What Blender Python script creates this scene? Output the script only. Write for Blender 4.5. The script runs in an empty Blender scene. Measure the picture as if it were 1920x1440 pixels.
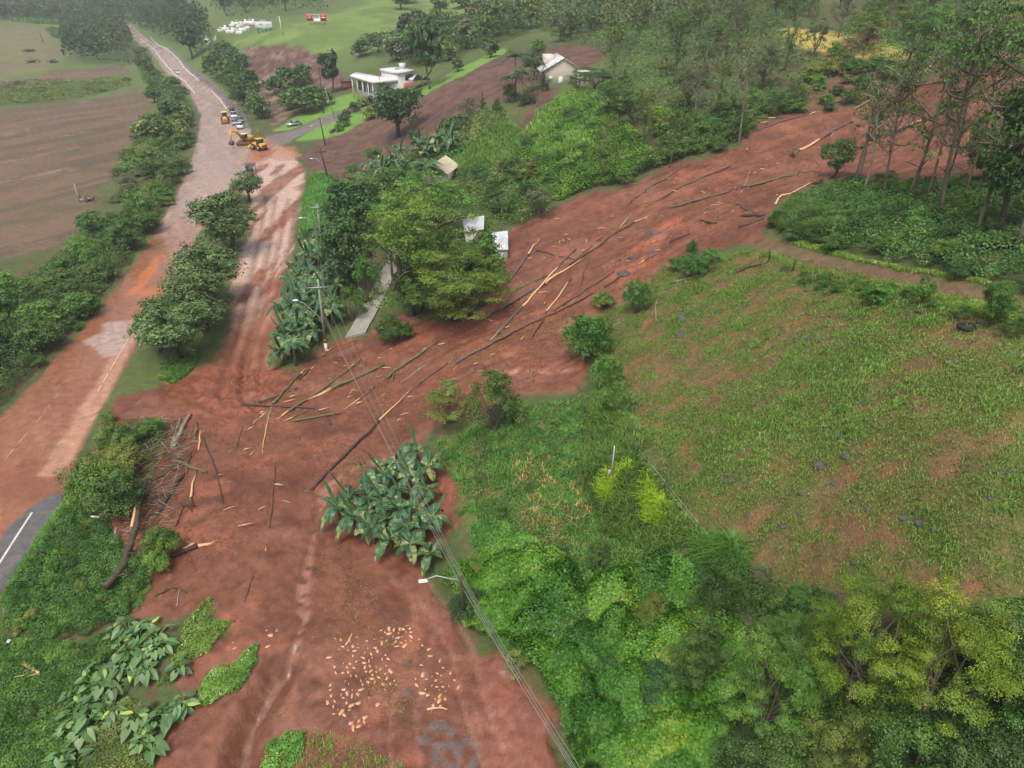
import bpy, math, random
import numpy as np
from mathutils import Vector

# ------------------------------------------------------------------ camera, sky, sun, exposure
S = bpy.context.scene
C = S.collection
R = math.radians
F_PX, PITCH, CAM_H = 1333.0, R(30), 40.0          # focal length in photo pixels (1920 wide), tilt below horizon, drone height
cd = bpy.data.cameras.new('camera'); cam = bpy.data.objects.new('camera', cd); C.objects.link(cam)
cd.sensor_fit = 'HORIZONTAL'; cd.sensor_width = 36; cd.lens = 36 * F_PX / 1920
cd.clip_start = 0.5; cd.clip_end = 6000
cam.location = (0, 0, CAM_H); cam.rotation_euler = (R(90) - PITCH, 0, 0)
S.camera = cam

SUN_EL, SUN_ROT = R(62), R(200)
W = bpy.data.worlds.new('World'); S.world = W; W.use_nodes = True
nt = W.node_tree
bg = nt.nodes['Background']
sky = nt.nodes.new('ShaderNodeTexSky'); sky.sky_type = 'NISHITA'; sky.sun_disc = False
sky.sun_elevation = SUN_EL; sky.sun_rotation = SUN_ROT
sky.air_density = 1.0; sky.dust_density = 9.0; sky.ozone_density = 0.6; sky.altitude = 300
hs = nt.nodes.new('ShaderNodeHueSaturation'); hs.inputs['Saturation'].default_value = .35      # overcast: nearly colourless sky
nt.links.new(sky.outputs[0], hs.inputs['Color']); nt.links.new(hs.outputs[0], bg.inputs[0]); bg.inputs[1].default_value = 0.085
sd = bpy.data.lights.new('sun', 'SUN'); sd.energy = 1.3; sd.angle = R(22); sd.color = (1, 0.95, 0.87)
so = bpy.data.objects.new('sun', sd); C.objects.link(so)
so.rotation_euler = (R(90) - SUN_EL, 0, math.pi - SUN_ROT)
S.view_settings.view_transform = 'Standard'; S.view_settings.look = 'None'
S.view_settings.exposure = 0.75; S.view_settings.gamma = 1.0
S.render.engine = 'CYCLES'
cy = S.cycles
cy.max_bounces = 5; cy.diffuse_bounces = 3; cy.glossy_bounces = 2; cy.transmission_bounces = 3
cy.volume_bounces = 0; cy.transparent_max_bounces = 4; cy.use_denoising = True; cy.adaptive_threshold = 0.02
cy.caustics_reflective = False; cy.caustics_refractive = False

rng = np.random.default_rng(7)
random.seed(7)

# ------------------------------------------------------------------ numeric helpers
cP, sP = math.cos(PITCH), math.sin(PITCH)
def ray(u, v):
    a = (np.asarray(u, float) - 960) / F_PX; b = (720 - np.asarray(v, float)) / F_PX
    return np.stack([a, b * sP + cP, b * cP - sP], -1)
def project(P):
    P = np.asarray(P, float); x, y, q = P[..., 0], P[..., 1], P[..., 2] - CAM_H
    zc = y * cP - q * sP; yc = y * sP + q * cP
    return 960 + F_PX * x / zc, 720 - F_PX * yc / zc, zc
def atz(u, v, z):
    d = ray(u, v); t = (z - CAM_H) / d[..., 2]
    return np.stack([d[..., 0] * t, d[..., 1] * t], -1)
def sstep(a, b, x):
    t = np.clip((x - a) / (b - a), 0, 1); return t * t * (3 - 2 * t)
def _hash(ix, iy, s):
    h = (ix.astype(np.int64) * 374761393 + iy.astype(np.int64) * 668265263 + s * 974634777) & 0xFFFFFFFF
    h = ((h ^ (h >> 13)) * 1274126177) & 0xFFFFFFFF
    return ((h ^ (h >> 16)) & 0xFFFFFF) / float(0xFFFFFF)
def vnoise(x, y, s=0):
    xi, yi = np.floor(x), np.floor(y); fx, fy = x - xi, y - yi
    fx = fx * fx * (3 - 2 * fx); fy = fy * fy * (3 - 2 * fy)
    a, b = _hash(xi, yi, s), _hash(xi + 1, yi, s); c, d = _hash(xi, yi + 1, s), _hash(xi + 1, yi + 1, s)
    return (a * (1 - fx) + b * fx) * (1 - fy) + (c * (1 - fx) + d * fx) * fy
def fbm(x, y, o=4, s=0):
    r = 0; a = 0.5
    for k in range(o):
        r = r + a * vnoise(x * 2 ** k + 17.3 * k, y * 2 ** k - 9.1 * k, s + k); a *= 0.5
    return r / (1 - 0.5 ** o)

# ------------------------------------------------------------------ terrain: control heights -> smooth surface
CP = [  # photo column, photo row, height above the highway
 (-200,1150,0),(0,1000,0),(110,800,0),(225,620,0),(320,470,0),(400,330,0),(418,215,0),(340,130,0),(270,78,0),
 (540,300,.4),(500,400,0),(470,560,0),(430,700,0),(600,900,.2),(700,1100,0),(750,1300,0),(850,1420,0),(520,800,.5),
 (100,1300,-1.6),(300,1250,-.6),(20,1150,-.8),(250,900,-.2),(0,1440,-1.8),(350,1060,-.2),(450,1150,0),(300,1440,-1.6),
 (0,450,-1),(100,300,-1.5),(200,200,-1.5),(0,200,-1.5),(100,130,-1),(-200,300,-1.5),(-100,620,-.8),(230,380,-.8),
 (300,230,-.8),(0,100,-.5),(610,660,.5),(670,620,1.2),(740,490,4.2),(700,420,3),(780,500,4.8),(560,480,.3),(585,380,.6),
 (700,760,1),(800,650,3),(900,620,4.6),(1000,560,6.6),(1100,480,9),(1250,420,12),(1400,330,15.5),(1550,260,18.5),
 (1700,240,20.5),(1880,185,23),(1440,415,15.5),(1700,380,20),(1900,400,22.2),(1500,470,17),(1920,570,22),(1700,520,19.7),
 (1200,620,8.8),(1100,640,6.2),(1180,765,8.5),(1400,600,13.5),(1600,700,16.8),(1900,700,21),(1900,900,20),(1600,900,16),
 (1350,900,11.5),(1300,1000,9.7),(1600,1080,14),(1850,1080,17.5),(1000,800,5),(1100,950,6.3),(950,1000,3.2),(880,1185,.3),
 (1020,1350,.3),(1200,1200,4.2),(1150,1400,2.2),(1400,1300,7.5),(1650,1350,11),(1900,1400,14),(850,760,3),(920,720,4.4),
 (1030,700,5.5),(830,960,1.2),(820,1060,.5),
 (640,215,3.2),(552,235,1.2),(735,165,9),(740,250,4),(805,168,12),(950,110,18),(1045,163,17),(880,200,12),(700,300,2.5),
 (640,335,1),(960,280,11),(850,300,7),(1100,300,14),(1050,370,11),(930,400,8.5),(1300,200,20.5),(1550,130,25),
 (1480,70,28.5),(1700,110,27.5),(1900,100,30),(1900,40,34)]
CW = [  # far hills and the land beyond the frame: x, y, z
 (-120,20,-1),(-300,150,-1.5),(-500,400,0),(-60,5,-1),(-20,0,-.5),(30,2,6),(60,10,18),(90,40,27),(140,80,34),(190,140,46),(250,220,60),
 (25,15,5.5),(-10,-40,0),(-120,-40,-1),(70,-40,22),(170,0,45),(300,60,70),
 (-115,317,5),(-115,335,9),(-105,352,15.5),(-95,378,20),(-60,345,15.6),(-75,425,23.5),(-50,442,25.5),(-30,305,17.5),(0,300,20.6),
 (15,330,25),(-25,430,26),(-160,405,9),(-150,400,12),(-190,430,4),(60,260,29),(110,190,31),(140,170,35),(150,230,50),(60,360,42),(0,520,52),
 (200,300,70),(100,480,70),(-330,622,0),(-360,660,5),(-340,760,16),(-480,640,3),(-560,760,20),(-440,900,40),(-800,900,40),
 (-250,560,3),(-200,520,10),(-150,560,26),(-100,640,42),(-200,760,50),(0,900,85),(-500,1300,90),(0,1350,120),(500,1350,140),
 (-1100,1300,90),(400,600,110),(700,700,130),(1000,1300,150),(-700,600,2),(500,300,100),(-420,540,-1),(-300,460,-1),(-150,250,-1),
 (-120,280,0),(-95,290,2.5)]
px = np.array(CP, float)
PW = np.concatenate([np.concatenate([atz(px[:, 0], px[:, 1], px[:, 2]), px[:, 2:]], 1), np.array(CW, float)])
def _phi(d2, y): return np.sqrt(d2 + 25.0)
def _warp(P):                                   # compress distance so far points do not dominate
    y = P[:, 1]; s = 60 * np.arcsinh((y + 40) / 60.0); w = 30 + np.maximum(y + 20, 0) * .35
    return np.stack([P[:, 0] / w * 45, s], 1)
QW = _warp(PW[:, :2])
n = len(PW)
A = np.zeros((n + 3, n + 3)); D2 = ((QW[:, None] - QW[None]) ** 2).sum(-1)
A[:n, :n] = _phi(D2, 0) - np.eye(n) * 0.35
A[:n, n] = A[n, :n] = 1; A[:n, n + 1:] = QW; A[n + 1:, :n] = QW.T
sol = np.linalg.solve(A, np.concatenate([PW[:, 2], [0, 0, 0]]))
def zsmooth(x, y):
    P = np.stack([np.ravel(x), np.ravel(y)], 1); out = np.empty(len(P)); Q = _warp(P)
    for i in range(0, len(P), 40000):
        q = Q[i:i + 40000]
        d2 = (q[:, None, 0] - QW[None, :, 0]) ** 2 + (q[:, None, 1] - QW[None, :, 1]) ** 2
        out[i:i + 40000] = _phi(d2, 0) @ sol[:n] + sol[n] + q @ sol[n + 1:]
    return out.reshape(np.shape(x))
# grid: rows get coarser with distance
ys = [-60.0]
while ys[-1] < 1350:
    y = ys[-1]
    ys.append(y + (1.2 if y < 10 else 0.5 if y < 18 else 0.22 if y < 62 else 0.22 + (y - 62) * .0118))
ys = np.array(ys); NC = 720
ss = np.linspace(-1, 1, NC)
def halfw(y): return 52 + 0.86 * np.maximum(y, 0)
GX = ss[None] * halfw(ys)[:, None]; GY = np.repeat(ys[:, None], NC, 1)
# smooth surface evaluated on a coarser lattice, then interpolated
si = np.unique(np.concatenate([np.arange(0, len(ys), 4), [len(ys) - 1]])); sj = np.linspace(0, NC - 1, 181)
Zc = zsmooth(halfw(ys[si])[:, None] * np.interp(sj, np.arange(NC), ss)[None], np.repeat(ys[si][:, None], 181, 1))
tmp = np.stack([np.interp(np.arange(NC), sj, r) for r in Zc])
GZ = np.stack([np.interp(np.arange(len(ys)), si, tmp[:, j]) for j in range(NC)], 1)
def H(x, y):
    x, y = np.asarray(x, float), np.asarray(y, float)
    fi = np.clip(np.interp(y, ys, np.arange(len(ys))), 0, len(ys) - 1.001)
    fj = np.clip((x / halfw(y) + 1) / 2 * (NC - 1), 0, NC - 1.001)
    i, j = fi.astype(int), fj.astype(int); a, b = fi - i, fj - j
    return (GZ[i, j] * (1 - b) + GZ[i, j + 1] * b) * (1 - a) + (GZ[i + 1, j] * (1 - b) + GZ[i + 1, j + 1] * b) * a
TT = np.geomspace(18, 1900, 900)
def gp(u, v):                                   # photo pixel -> point on the terrain
    u, v = np.atleast_1d(np.asarray(u, float)), np.atleast_1d(np.asarray(v, float))
    d = ray(u, v); d = d / np.linalg.norm(d, axis=-1, keepdims=True)
    P = d[:, None] * TT[None, :, None]; P[..., 2] += CAM_H
    g = P[..., 2] - H(P[..., 0], P[..., 1]); hit = g < 0
    k = np.where(hit.any(1), hit.argmax(1), len(TT) - 1); k = np.maximum(k, 1); r = np.arange(len(u))
    g0, g1 = g[r, k - 1], g[r, k]; w = np.clip(g0 / np.where(abs(g0 - g1) < 1e-9, 1, g0 - g1), 0, 1)
    t = TT[k - 1] + (TT[k] - TT[k - 1]) * w
    o = d * t[:, None]; o[:, 2] += CAM_H; o[:, 2] = H(o[:, 0], o[:, 1])
    return o
def g1(u, v): return gp([u], [v])[0]
def wpoly(pts): p = np.array(pts, float); return gp(p[:, 0], p[:, 1])[:, :2]
def inside(P, poly):
    x, y = P[:, 0], P[:, 1]; c = np.zeros(len(P), bool); q = np.roll(poly, -1, 0)
    for (ax, ay), (bx, by) in zip(poly, q):
        if ay == by: continue
        m = (ay > y) != (by > y)
        c ^= m & (x < (bx - ax) * (y - ay) / (by - ay) + ax)
    return c
def pdist(P, line):                              # distance to a polyline
    d = np.full(len(P), 1e9)
    for a, b in zip(line[:-1], line[1:]):
        ab = b - a; t = np.clip(((P - a) @ ab) / max(ab @ ab, 1e-9), 0, 1)
        d = np.minimum(d, np.hypot(*(P - a - t[:, None] * ab).T))
    return d
GP = np.stack([GX.ravel(), GY.ravel()], 1)
NZ1 = fbm(GP[:, 0] * .35, GP[:, 1] * .35, 4, 3) - .5     # edge raggedness
def mask(poly_px, soft=.5, rag=1.5, poly_w=None):
    poly = wpoly(poly_px) if poly_w is None else poly_w
    lo, hi = poly.min(0) - rag - soft - 1, poly.max(0) + rag + soft + 1
    m = (GP >= lo).all(1) & (GP <= hi).all(1); idx = np.nonzero(m)[0]; o = np.zeros(len(GP))
    if len(idx):
        Q = GP[idx]; d = pdist(Q, np.concatenate([poly, poly[:1]])); sg = np.where(inside(Q, poly), d, -d)
        o[idx] = sstep(-soft, soft, sg + NZ1[idx] * 2 * rag)
    return o
def line_mask(pts, w, soft=.4, rag=.4):
    L = wpoly(pts); lo, hi = L.min(0) - w - 3, L.max(0) + w + 3
    idx = np.nonzero((GP >= lo).all(1) & (GP <= hi).all(1))[0]; o = np.zeros(len(GP))
    if len(idx): o[idx] = 1 - sstep(w - soft, w + soft, pdist(GP[idx], L) + NZ1[idx] * 2 * rag)
    return o
# ------------------------------------------------------------------ ground cover regions (photo outlines laid on the terrain)
def srgb(r, g, b, k=1.0):
    c = np.array([r, g, b]) / 255.0
    return np.where(c <= .04045, c / 12.92, ((c + .055) / 1.055) ** 2.4) * k
P_SLIDE = [(2100,80),(1920,108),(1800,125),(1740,150),(1680,178),(1600,200),(1500,213),(1420,226),(1385,278),(1310,300),(1270,300),
 (1220,330),(1180,352),(1110,362),(1045,385),(1000,415),(970,420),(950,440),(930,540),(890,585),(830,610),(760,585),(700,610),(690,640),
 (640,636),(600,660),(560,700),(520,700),(470,690),(420,690),(370,690),(330,715),(270,735),(215,745),(185,790),(165,840),(150,880),(180,900),(200,960),
 (215,1040),(225,1100),(240,1160),(330,1165),(400,1120),(430,1190),(360,1215),(300,1265),
 (340,1330),(300,1400),(270,1500),(1100,1500),(1060,1440),(1025,1350),(960,1250),(880,1205),(830,1130),(800,1090),(800,1040),
 (850,985),(850,900),(800,830),(820,800),(870,790),(980,745),(1090,735),(1100,690),(1105,600),(1180,560),(1240,505),(1300,470),
 (1420,458),(1440,420),(1465,380),(1520,352),(1600,335),(1720,345),(1850,345),(2100,330)]
P_UPPER = [(560,290),(600,335),(700,325),(770,275),(850,232),(905,195),(960,185),(1000,190),(965,255),(935,285),(980,270),(1020,200),(1050,165),
 (1000,160),(985,180),(950,170),(1090,135),(1130,110),(1120,88),(1060,85),(950,102),(870,142),(800,176),(765,207),(690,218),(650,250),(600,262)]
P_MUD3 = [(455,92),(500,85),(560,88),(610,105),(640,135),(660,160),(620,165),(600,190),(565,175),(540,215),(512,240),(495,215),(490,180),(470,150)]
P_HWY = [(-120,900),(-20,805),(60,722),(120,655),(170,600),(235,520),(290,440),(330,370),(358,310),(371,260),(378,215),(360,185),(330,155),(300,120),(272,88),
 (240,60),(232,45),(244,45),(264,64),(300,85),(342,110),(385,145),(428,180),(452,205),(470,245),(470,300),(440,340),(408,380),(370,440),(330,520),(283,590),(258,640),(212,730),(175,800),
 (140,870),(112,940),(70,1010),(0,1112),(-120,1280)]
P_SIDE = [(440,330),(465,285),(500,262),(545,285),(572,320),(566,350),(552,410),(545,470),(528,560),(512,640),(522,705),(500,745),(420,780),(330,760),(300,720),(340,700),(400,690),
 (438,600),(432,520),(468,440),(478,380),(450,350)]
P_ASPH = [(-60,1230),(-60,1085),(0,1012),(55,952),(110,918),(124,935),(112,955),(75,1000),(40,1060),(0,1112)]
P_FIELD = [(-300,210),(0,205),(60,198),(150,192),(258,163),(282,190),(272,245),(245,300),(205,345),(150,420),(110,460),(0,490),(-300,560)]
P_FIELD2 = [(-300,165),(0,152),(60,148),(100,131),(225,122),(240,135),(150,150),(60,160),(0,166)]
P_BROWNG = [(-300,70),(0,48),(60,50),(110,60),(100,80),(130,100),(95,130),(0,150),(-300,160)]
P_LAWN = [(508,247),(560,215),(600,194),(645,178),(690,172),(695,182),(655,200),(600,220),(545,243)]
P_LAWN2 = [(552,263),(590,240),(640,222),(662,212),(690,214),(690,226),(640,252),(628,258),(590,262)]
P_LAWN3 = [(760,200),(795,165),(830,145),(890,115),(945,90),(955,97),(870,142),(800,177),(768,205),(720,216),(715,210)]
P_DRIVE = [(470,290),(500,255),(545,246),(600,221),(655,201),(668,206),(640,222),(592,241),(555,258),(530,275)]
P_HILL = [(430,82),(525,50),(640,22),(730,-20),(1000,-20),(905,45),(800,60),(720,95),(640,100),(560,112),(500,86)]
P_PAST = [(1100,640),(1130,580),(1180,572),(1250,500),(1430,470),(1600,505),(1750,545),(1920,580),(2500,730),(2500,1250),(1800,1130),(1560,1110),(1380,1070),(1290,970),(1195,800)]
P_YEL = [(1470,52),(1560,58),(1700,92),(1725,115),(1620,112),(1480,84)]
P_GRASS = [(820,830),(1000,760),(1110,745),(1180,760),(1200,860),(1300,1000),(1380,1070),(1200,1100),(900,1090),(880,960)]
P_SCAR = [(1560,110),(1640,40),(1700,30),(1660,70),(1640,100)]
P_SCAR2 = [(1470,215),(1520,150),(1560,105),(1640,115),(1730,125),(1700,170),(1600,200),(1520,212)]
LINE_PATH = [(1425,452),(1480,472),(1600,503),(1690,522),(1760,537),(1860,556),(2000,590)]
LINE_STREAM = [(900,700),(1010,702),(1070,700)]
LINE_RILL = [(735,868),(690,872),(650,888),(612,925),(598,960),(590,1000),(580,1050),(570,1120),(572,1170),(556,1220),(535,1250)]
LINE_GULLY = [(535,1250),(510,1285),(490,1320),(470,1350),(458,1390),(450,1445)]

M = {}
M['slide'] = np.maximum(mask(P_SLIDE, .5, 1.2), 0)
M['upper'] = mask(P_UPPER, 1, 2.5); M['mud3'] = mask(P_MUD3, 1.5, 4)
M['hwy'] = mask(P_HWY, .3, .5); M['side'] = mask(P_SIDE, .8, 1.2)
M['asph'] = mask(P_ASPH, .12, .5)
M['field'] = np.maximum(mask(P_FIELD, 1.5, 4), mask(P_FIELD2, 2, 5)); M['browng'] = mask(P_BROWNG, 3, 8)
M['lawn'] = np.maximum.reduce([mask(p, .4, .6) for p in (P_LAWN, P_LAWN2, P_LAWN3)])
M['drive'] = mask(P_DRIVE, .4, .5); M['hill'] = mask(P_HILL, 3, 7); M['past'] = mask(P_PAST, .6, 1)
M['yel'] = mask(P_YEL, 2, 3); M['grass'] = mask(P_GRASS, .6, 1.2); M['scar'] = np.maximum(mask(P_SCAR, 2, 4), mask(P_SCAR2, 2, 4) * .7)
M['path'] = line_mask(LINE_PATH, .95, .35, .5)
M['rill'] = np.maximum(line_mask(LINE_RILL, .3, .18, .5), line_mask(LINE_STREAM, .35, .2, .35))
M['gully'] = line_mask(LINE_GULLY, .9, .8, .5)
M['gwater'] = line_mask(LINE_GULLY, .22, .12, .25)
X, Y = GP[:, 0], GP[:, 1]
n1 = fbm(X * .12, Y * .12, 5, 11); n2 = fbm(X * .6, Y * .6, 4, 23); n3 = fbm(X * 2.2, Y * 2.2, 3, 37); n4 = fbm(X * .045, Y * .045, 4, 51)
M['slide'] = M['slide'] * (1 - M['past']) ; M['field'] *= (1 - M['hwy'])
# flow texture along the slide (down the slope towards the lower left)
ang = R(24); fl_u = X * math.cos(ang) + Y * math.sin(ang); fl_v = -X * math.sin(ang) + Y * math.cos(ang)
wlow = sstep(48, 72, Y + X * .3)                 # the lower flow turns down towards the foreground
flow = fbm(fl_u * .10 + n1, fl_v * .75, 5, 61) * wlow + fbm(X * .7 + n1 * 3, Y * .14 + n1 * 2, 5, 62) * (1 - wlow)
# ------------------------------------------------------------------ real relief of the mud, ruts and gully
mud = np.maximum.reduce([M['slide'], M['upper'] * .8, M['mud3'] * .6])
lowmud = .22 + .78 * wlow
dz = mud * ((flow - .5) * .75 * lowmud + (n2 - .5) * .35 + (n3 - .5) * .16) * np.clip(1 - M['side'] * .6 - M['hwy'] * .85, 0, 1)
fl2 = fbm(fl_u * .22 + n1 * 2, fl_v * 1.8, 4, 131) * wlow + fbm(X * 1.6 + n1 * 4, Y * .3 + n1 * 3, 4, 132) * (1 - wlow)
dz += -mud * .22 * lowmud * sstep(.54, .66, fl2) * (1 - M['side']) * (1 - M['hwy']) + mud * (fbm(X * 3.1, Y * 3.1, 3, 151) - .5) * .12 * (.6 + .4 * wlow) * (1 - M['hwy'])
dz += M['slide'] * .25 * (1 - M['side']) * (1 - M['hwy'])
dz += M['past'] * ((n1 - .5) * .8 + (n2 - .5) * .35) + M['grass'] * (n1 - .5) * .9 + M['field'] * (n1 - .5) * .5
dz += (1 - mud) * (1 - M['hwy']) * (1 - M['side']) * (1 - M['field']) * (1 - M['lawn']) * (1 - M['drive']) * ((n1 - .5) * 1.0 + (n2 - .5) * .3) * (Y < 250)
def ruts(pts, off, w, depth):
    L = wpoly(pts); t = np.gradient(L, axis=0); t /= np.linalg.norm(t, axis=1)[:, None]; nn = np.stack([-t[:, 1], t[:, 0]], 1)
    o = np.zeros(len(GP)); lo, hi = L.min(0) - 5, L.max(0) + 5
    idx = np.nonzero((GP >= lo).all(1) & (GP <= hi).all(1))[0]
    for s in off:
        d = pdist(GP[idx], L + nn * s) + (n3[idx] - .5) * w * .8
        o[idx] = np.maximum(o[idx], np.exp(-(d / w) ** 2))
    return o, -o * depth + 0
RL = None
rutA, dA = ruts([(432,740),(440,690),(452,640),(470,580),(482,520),(492,470),(500,420),(508,370)], (-.95, .95), .42, .42)
rutB, dB = ruts([(470,730),(478,660),(500,600),(515,540),(528,480),(540,420),(550,370)], (-.9, .9), .4, .34)
dz += dA + dB
churn = mask([(350,770),(360,690),(400,680),(520,690),(540,730),(500,780),(420,790)], 1, 1.5)
dz += churn * ((n2 - .5) * 1.0 + (n3 - .5) * .45)
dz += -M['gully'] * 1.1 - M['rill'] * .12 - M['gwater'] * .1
dz += -M['path'] * .12
tyr, _ = ruts([(930,1440),(900,1360),(880,1290),(868,1230),(830,1160),(790,1110)], (-.7, .7), .16, .1)
tyr2, _ = ruts([(760,1440),(755,1350),(775,1260),(800,1180),(790,1110),(750,1080)], (-.8, .8), .2, .1)
tyr = np.maximum(tyr, tyr2 * .8); dz += -tyr * .06
GZ = GZ + dz.reshape(GZ.shape)
# ------------------------------------------------------------------ what the ground is made of (albedo, with sky reflection painted into some wet patches)
def lerp(a, b, t): return a + (b - a) * np.clip(t, 0, 1)[:, None]
col = lerp(np.tile(srgb(78, 92, 46), (len(GP), 1)), srgb(98, 84, 58), sstep(.45, .7, n2))
col = lerp(col, srgb(92, 112, 52), sstep(.45, .65, n4) * .6)
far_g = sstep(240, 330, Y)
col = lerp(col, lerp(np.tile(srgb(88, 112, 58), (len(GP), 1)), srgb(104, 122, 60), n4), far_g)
col = lerp(col, lerp(np.tile(srgb(98, 124, 58), (len(GP), 1)), srgb(122, 146, 70), sstep(.3, .7, n1)), M['hill'])
col = lerp(col, lerp(np.tile(srgb(122, 122, 74), (len(GP), 1)), srgb(116, 108, 84), sstep(.4, .65, n1)), M['browng'])
fcol = lerp(np.tile(srgb(122, 98, 80), (len(GP), 1)), srgb(96, 88, 62), sstep(.48, .7, n1 * .6 + n4 * .4) * .8)
ua, va = X * math.cos(R(62)) + Y * math.sin(R(62)), -X * math.sin(R(62)) + Y * math.cos(R(62))
fst = fbm(ua * .02 + n4, va * .35, 4, 171)
fcol = lerp(fcol, srgb(84, 72, 56), sstep(.45, .62, fst) * .6); fcol = lerp(fcol, srgb(158, 132, 116), sstep(.6, .72, fst * .6 + n1 * .4) * .7)
fcol = lerp(fcol, srgb(104, 104, 66), sstep(.58, .74, n2 * .3 + n4 * .7) * .5)
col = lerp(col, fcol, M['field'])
col = lerp(col, lerp(np.tile(srgb(108, 160, 56), (len(GP), 1)), srgb(120, 150, 66), n2), M['lawn'])
col = lerp(col, lerp(np.tile(srgb(112, 104, 104), (len(GP), 1)), srgb(134, 122, 118), n2), M['drive'])
pcol = lerp(np.tile(srgb(140, 92, 68), (len(GP), 1)), srgb(118, 94, 62), sstep(.3, .6, n2))
pg = sstep(.40, .56, .55 * fbm(X * .8, Y * .8, 3, 401) + .3 * n1 + .15 * n3)
pcol = lerp(pcol, srgb(98, 104, 52), .15 + pg * .7); col = lerp(col, pcol, M['past'])
col = lerp(col, lerp(np.tile(srgb(118, 100, 66), (len(GP), 1)), srgb(98, 116, 52), sstep(.35, .6, n2)), M['grass'])
col = lerp(col, srgb(186, 168, 84), M['yel']); col = lerp(col, srgb(126, 84, 66), M['scar'])
col = lerp(col, lerp(np.tile(srgb(132, 96, 74), (len(GP), 1)), srgb(112, 92, 68), n2), M['path'] * .85)
red = lerp(np.tile(srgb(132, 80, 59), (len(GP), 1)), srgb(146, 92, 69), sstep(.35, .65, flow) * (.3 + .7 * lowmud))
red = lerp(red, srgb(106, 62, 46), sstep(.5, .68, n2 * .5 + n1 * .5) * .8)
red = lerp(red, srgb(108, 66, 50), sstep(.56, .7, fl2) * .55 * (.35 + .65 * lowmud)); red = lerp(red, srgb(156, 104, 84), sstep(.6, .72, fbm(X * .16 + 9, Y * .16, 5, 141)) * .6)
red = lerp(red, srgb(172, 104, 78), sstep(.58, .74, fbm(X * .3, Y * .3, 4, 71)) * .55)
brn = lerp(np.tile(srgb(86, 60, 50), (len(GP), 1)), srgb(116, 84, 70), sstep(.35, .65, flow * .5 + n2 * .5))
brn = lerp(brn, srgb(144, 118, 106), M['mud3'] * sstep(.5, .65, n1 * .5 + n2 * .5))
col = lerp(col, brn, np.maximum(M['upper'], M['mud3']))
col = lerp(col, red, M['slide'])
bright = line_mask([(1262,412),(1235,450),(1215,480),(1190,500),(1160,512)], .9, .5, 1.2) + line_mask([(1205,455),(1180,480),(1155,505)], .6, .4, 1.0)
col = lerp(col, srgb(178, 104, 76), bright * .8)
rock_bed = line_mask([(1240,435),(1222,440)], .6, .3, .6) + line_mask([(1190,485),(1178,492)], .7, .3, .7) + line_mask([(1225,468),(1218,475)], .4, .2, .5)
col = lerp(col, srgb(112, 98, 96), rock_bed)
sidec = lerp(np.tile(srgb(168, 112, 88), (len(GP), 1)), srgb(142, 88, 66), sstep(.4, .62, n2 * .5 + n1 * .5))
pool_sheen = sstep(.42, .56, fbm(X * .42, Y * .07, 4, 83)) * sstep(80, 100, Y)
sidec = lerp(sidec, srgb(214, 178, 162), pool_sheen)  # muddy water colour, lightened to carry the sky reflection as well
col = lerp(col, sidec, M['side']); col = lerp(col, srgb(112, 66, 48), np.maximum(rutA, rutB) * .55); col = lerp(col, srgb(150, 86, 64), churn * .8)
col = lerp(col, srgb(158, 100, 84), mask([(800,1110),(840,1160),(880,1215),(950,1265),(1015,1350),(1060,1460),(930,1480),(880,1330),(860,1240),(800,1170)], 1, 1.5) * .7)
grit = mask([(620,1180),(700,1170),(800,1160),(830,1240),(860,1300),(800,1400),(600,1370),(560,1300),(600,1220)], .8, 2)
col = lerp(col, srgb(122, 78, 60), grit * sstep(.45, .6, n2))
asp2 = mask([(790,1440),(795,1400),(830,1350),(860,1360),(900,1420),(910,1450)], .3, 1.2) + line_mask([(730,1330),(755,1310),(768,1290)], .3, .15, .5) + line_mask([(800,1385),(825,1345)], .3, .15, .5)
col = lerp(col, srgb(120, 104, 100), asp2 * sstep(.38, .5, n3))
col = lerp(col, srgb(170, 116, 98), tyr * .55)
# highway: mud film of several thicknesses over asphalt, plus one painted reflection
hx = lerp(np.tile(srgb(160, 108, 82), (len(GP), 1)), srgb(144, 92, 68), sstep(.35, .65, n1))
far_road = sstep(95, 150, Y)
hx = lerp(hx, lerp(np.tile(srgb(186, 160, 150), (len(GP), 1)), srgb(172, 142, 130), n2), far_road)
hx = lerp(hx, srgb(150, 98, 72), line_mask([(-60,880),(60,760),(150,650),(235,545),(300,450)], 2.2, 1.5, 2.0) * .7)
hx = lerp(hx, srgb(196, 116, 62), (line_mask([(300,480),(270,525),(250,550)], .9, .5, 1.0) + line_mask([(285,545),(275,550)], 1.2, .6, .8)) * .9)
wash = line_mask([(100,880),(150,800),(185,740),(225,670),(262,600)], 1.0, .4, .8)
hx = lerp(hx, srgb(196, 148, 122), wash * .8)
asc = lerp(np.tile(srgb(98, 96, 100), (len(GP), 1)), srgb(112, 106, 106), n3)
old = np.maximum.reduce([line_mask([(272,88),(300,125),(332,160),(362,190)], 1.0, .5, .8), line_mask([(318,92),(345,114),(385,150),(424,184),(446,210),(456,240)], 1.5, .5, .7)])
hx = lerp(hx, asc, old * .8)
hx = lerp(hx, srgb(190, 166, 158), mask([(170,640),(195,605),(240,600),(258,610),(222,668),(190,672)], .6, 1.5) * .8)  # pale grey patch: sky reflection on the wet road painted into the colour
strk = fbm(X * .9 + Y * .55, (Y * .9 - X * .55) * .08, 3, 91)
hx = hx * (1 + (strk - .5)[:, None] * .35)
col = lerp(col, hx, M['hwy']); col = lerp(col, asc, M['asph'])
orange = mask([(500,300),(520,272),(552,275),(565,292),(540,302),(510,298)], .8, 1.5) + mask([(455,300),(470,285),(490,300),(480,312)], .5, 1.2)
col = lerp(col, srgb(186, 122, 84), orange * .7)
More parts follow.
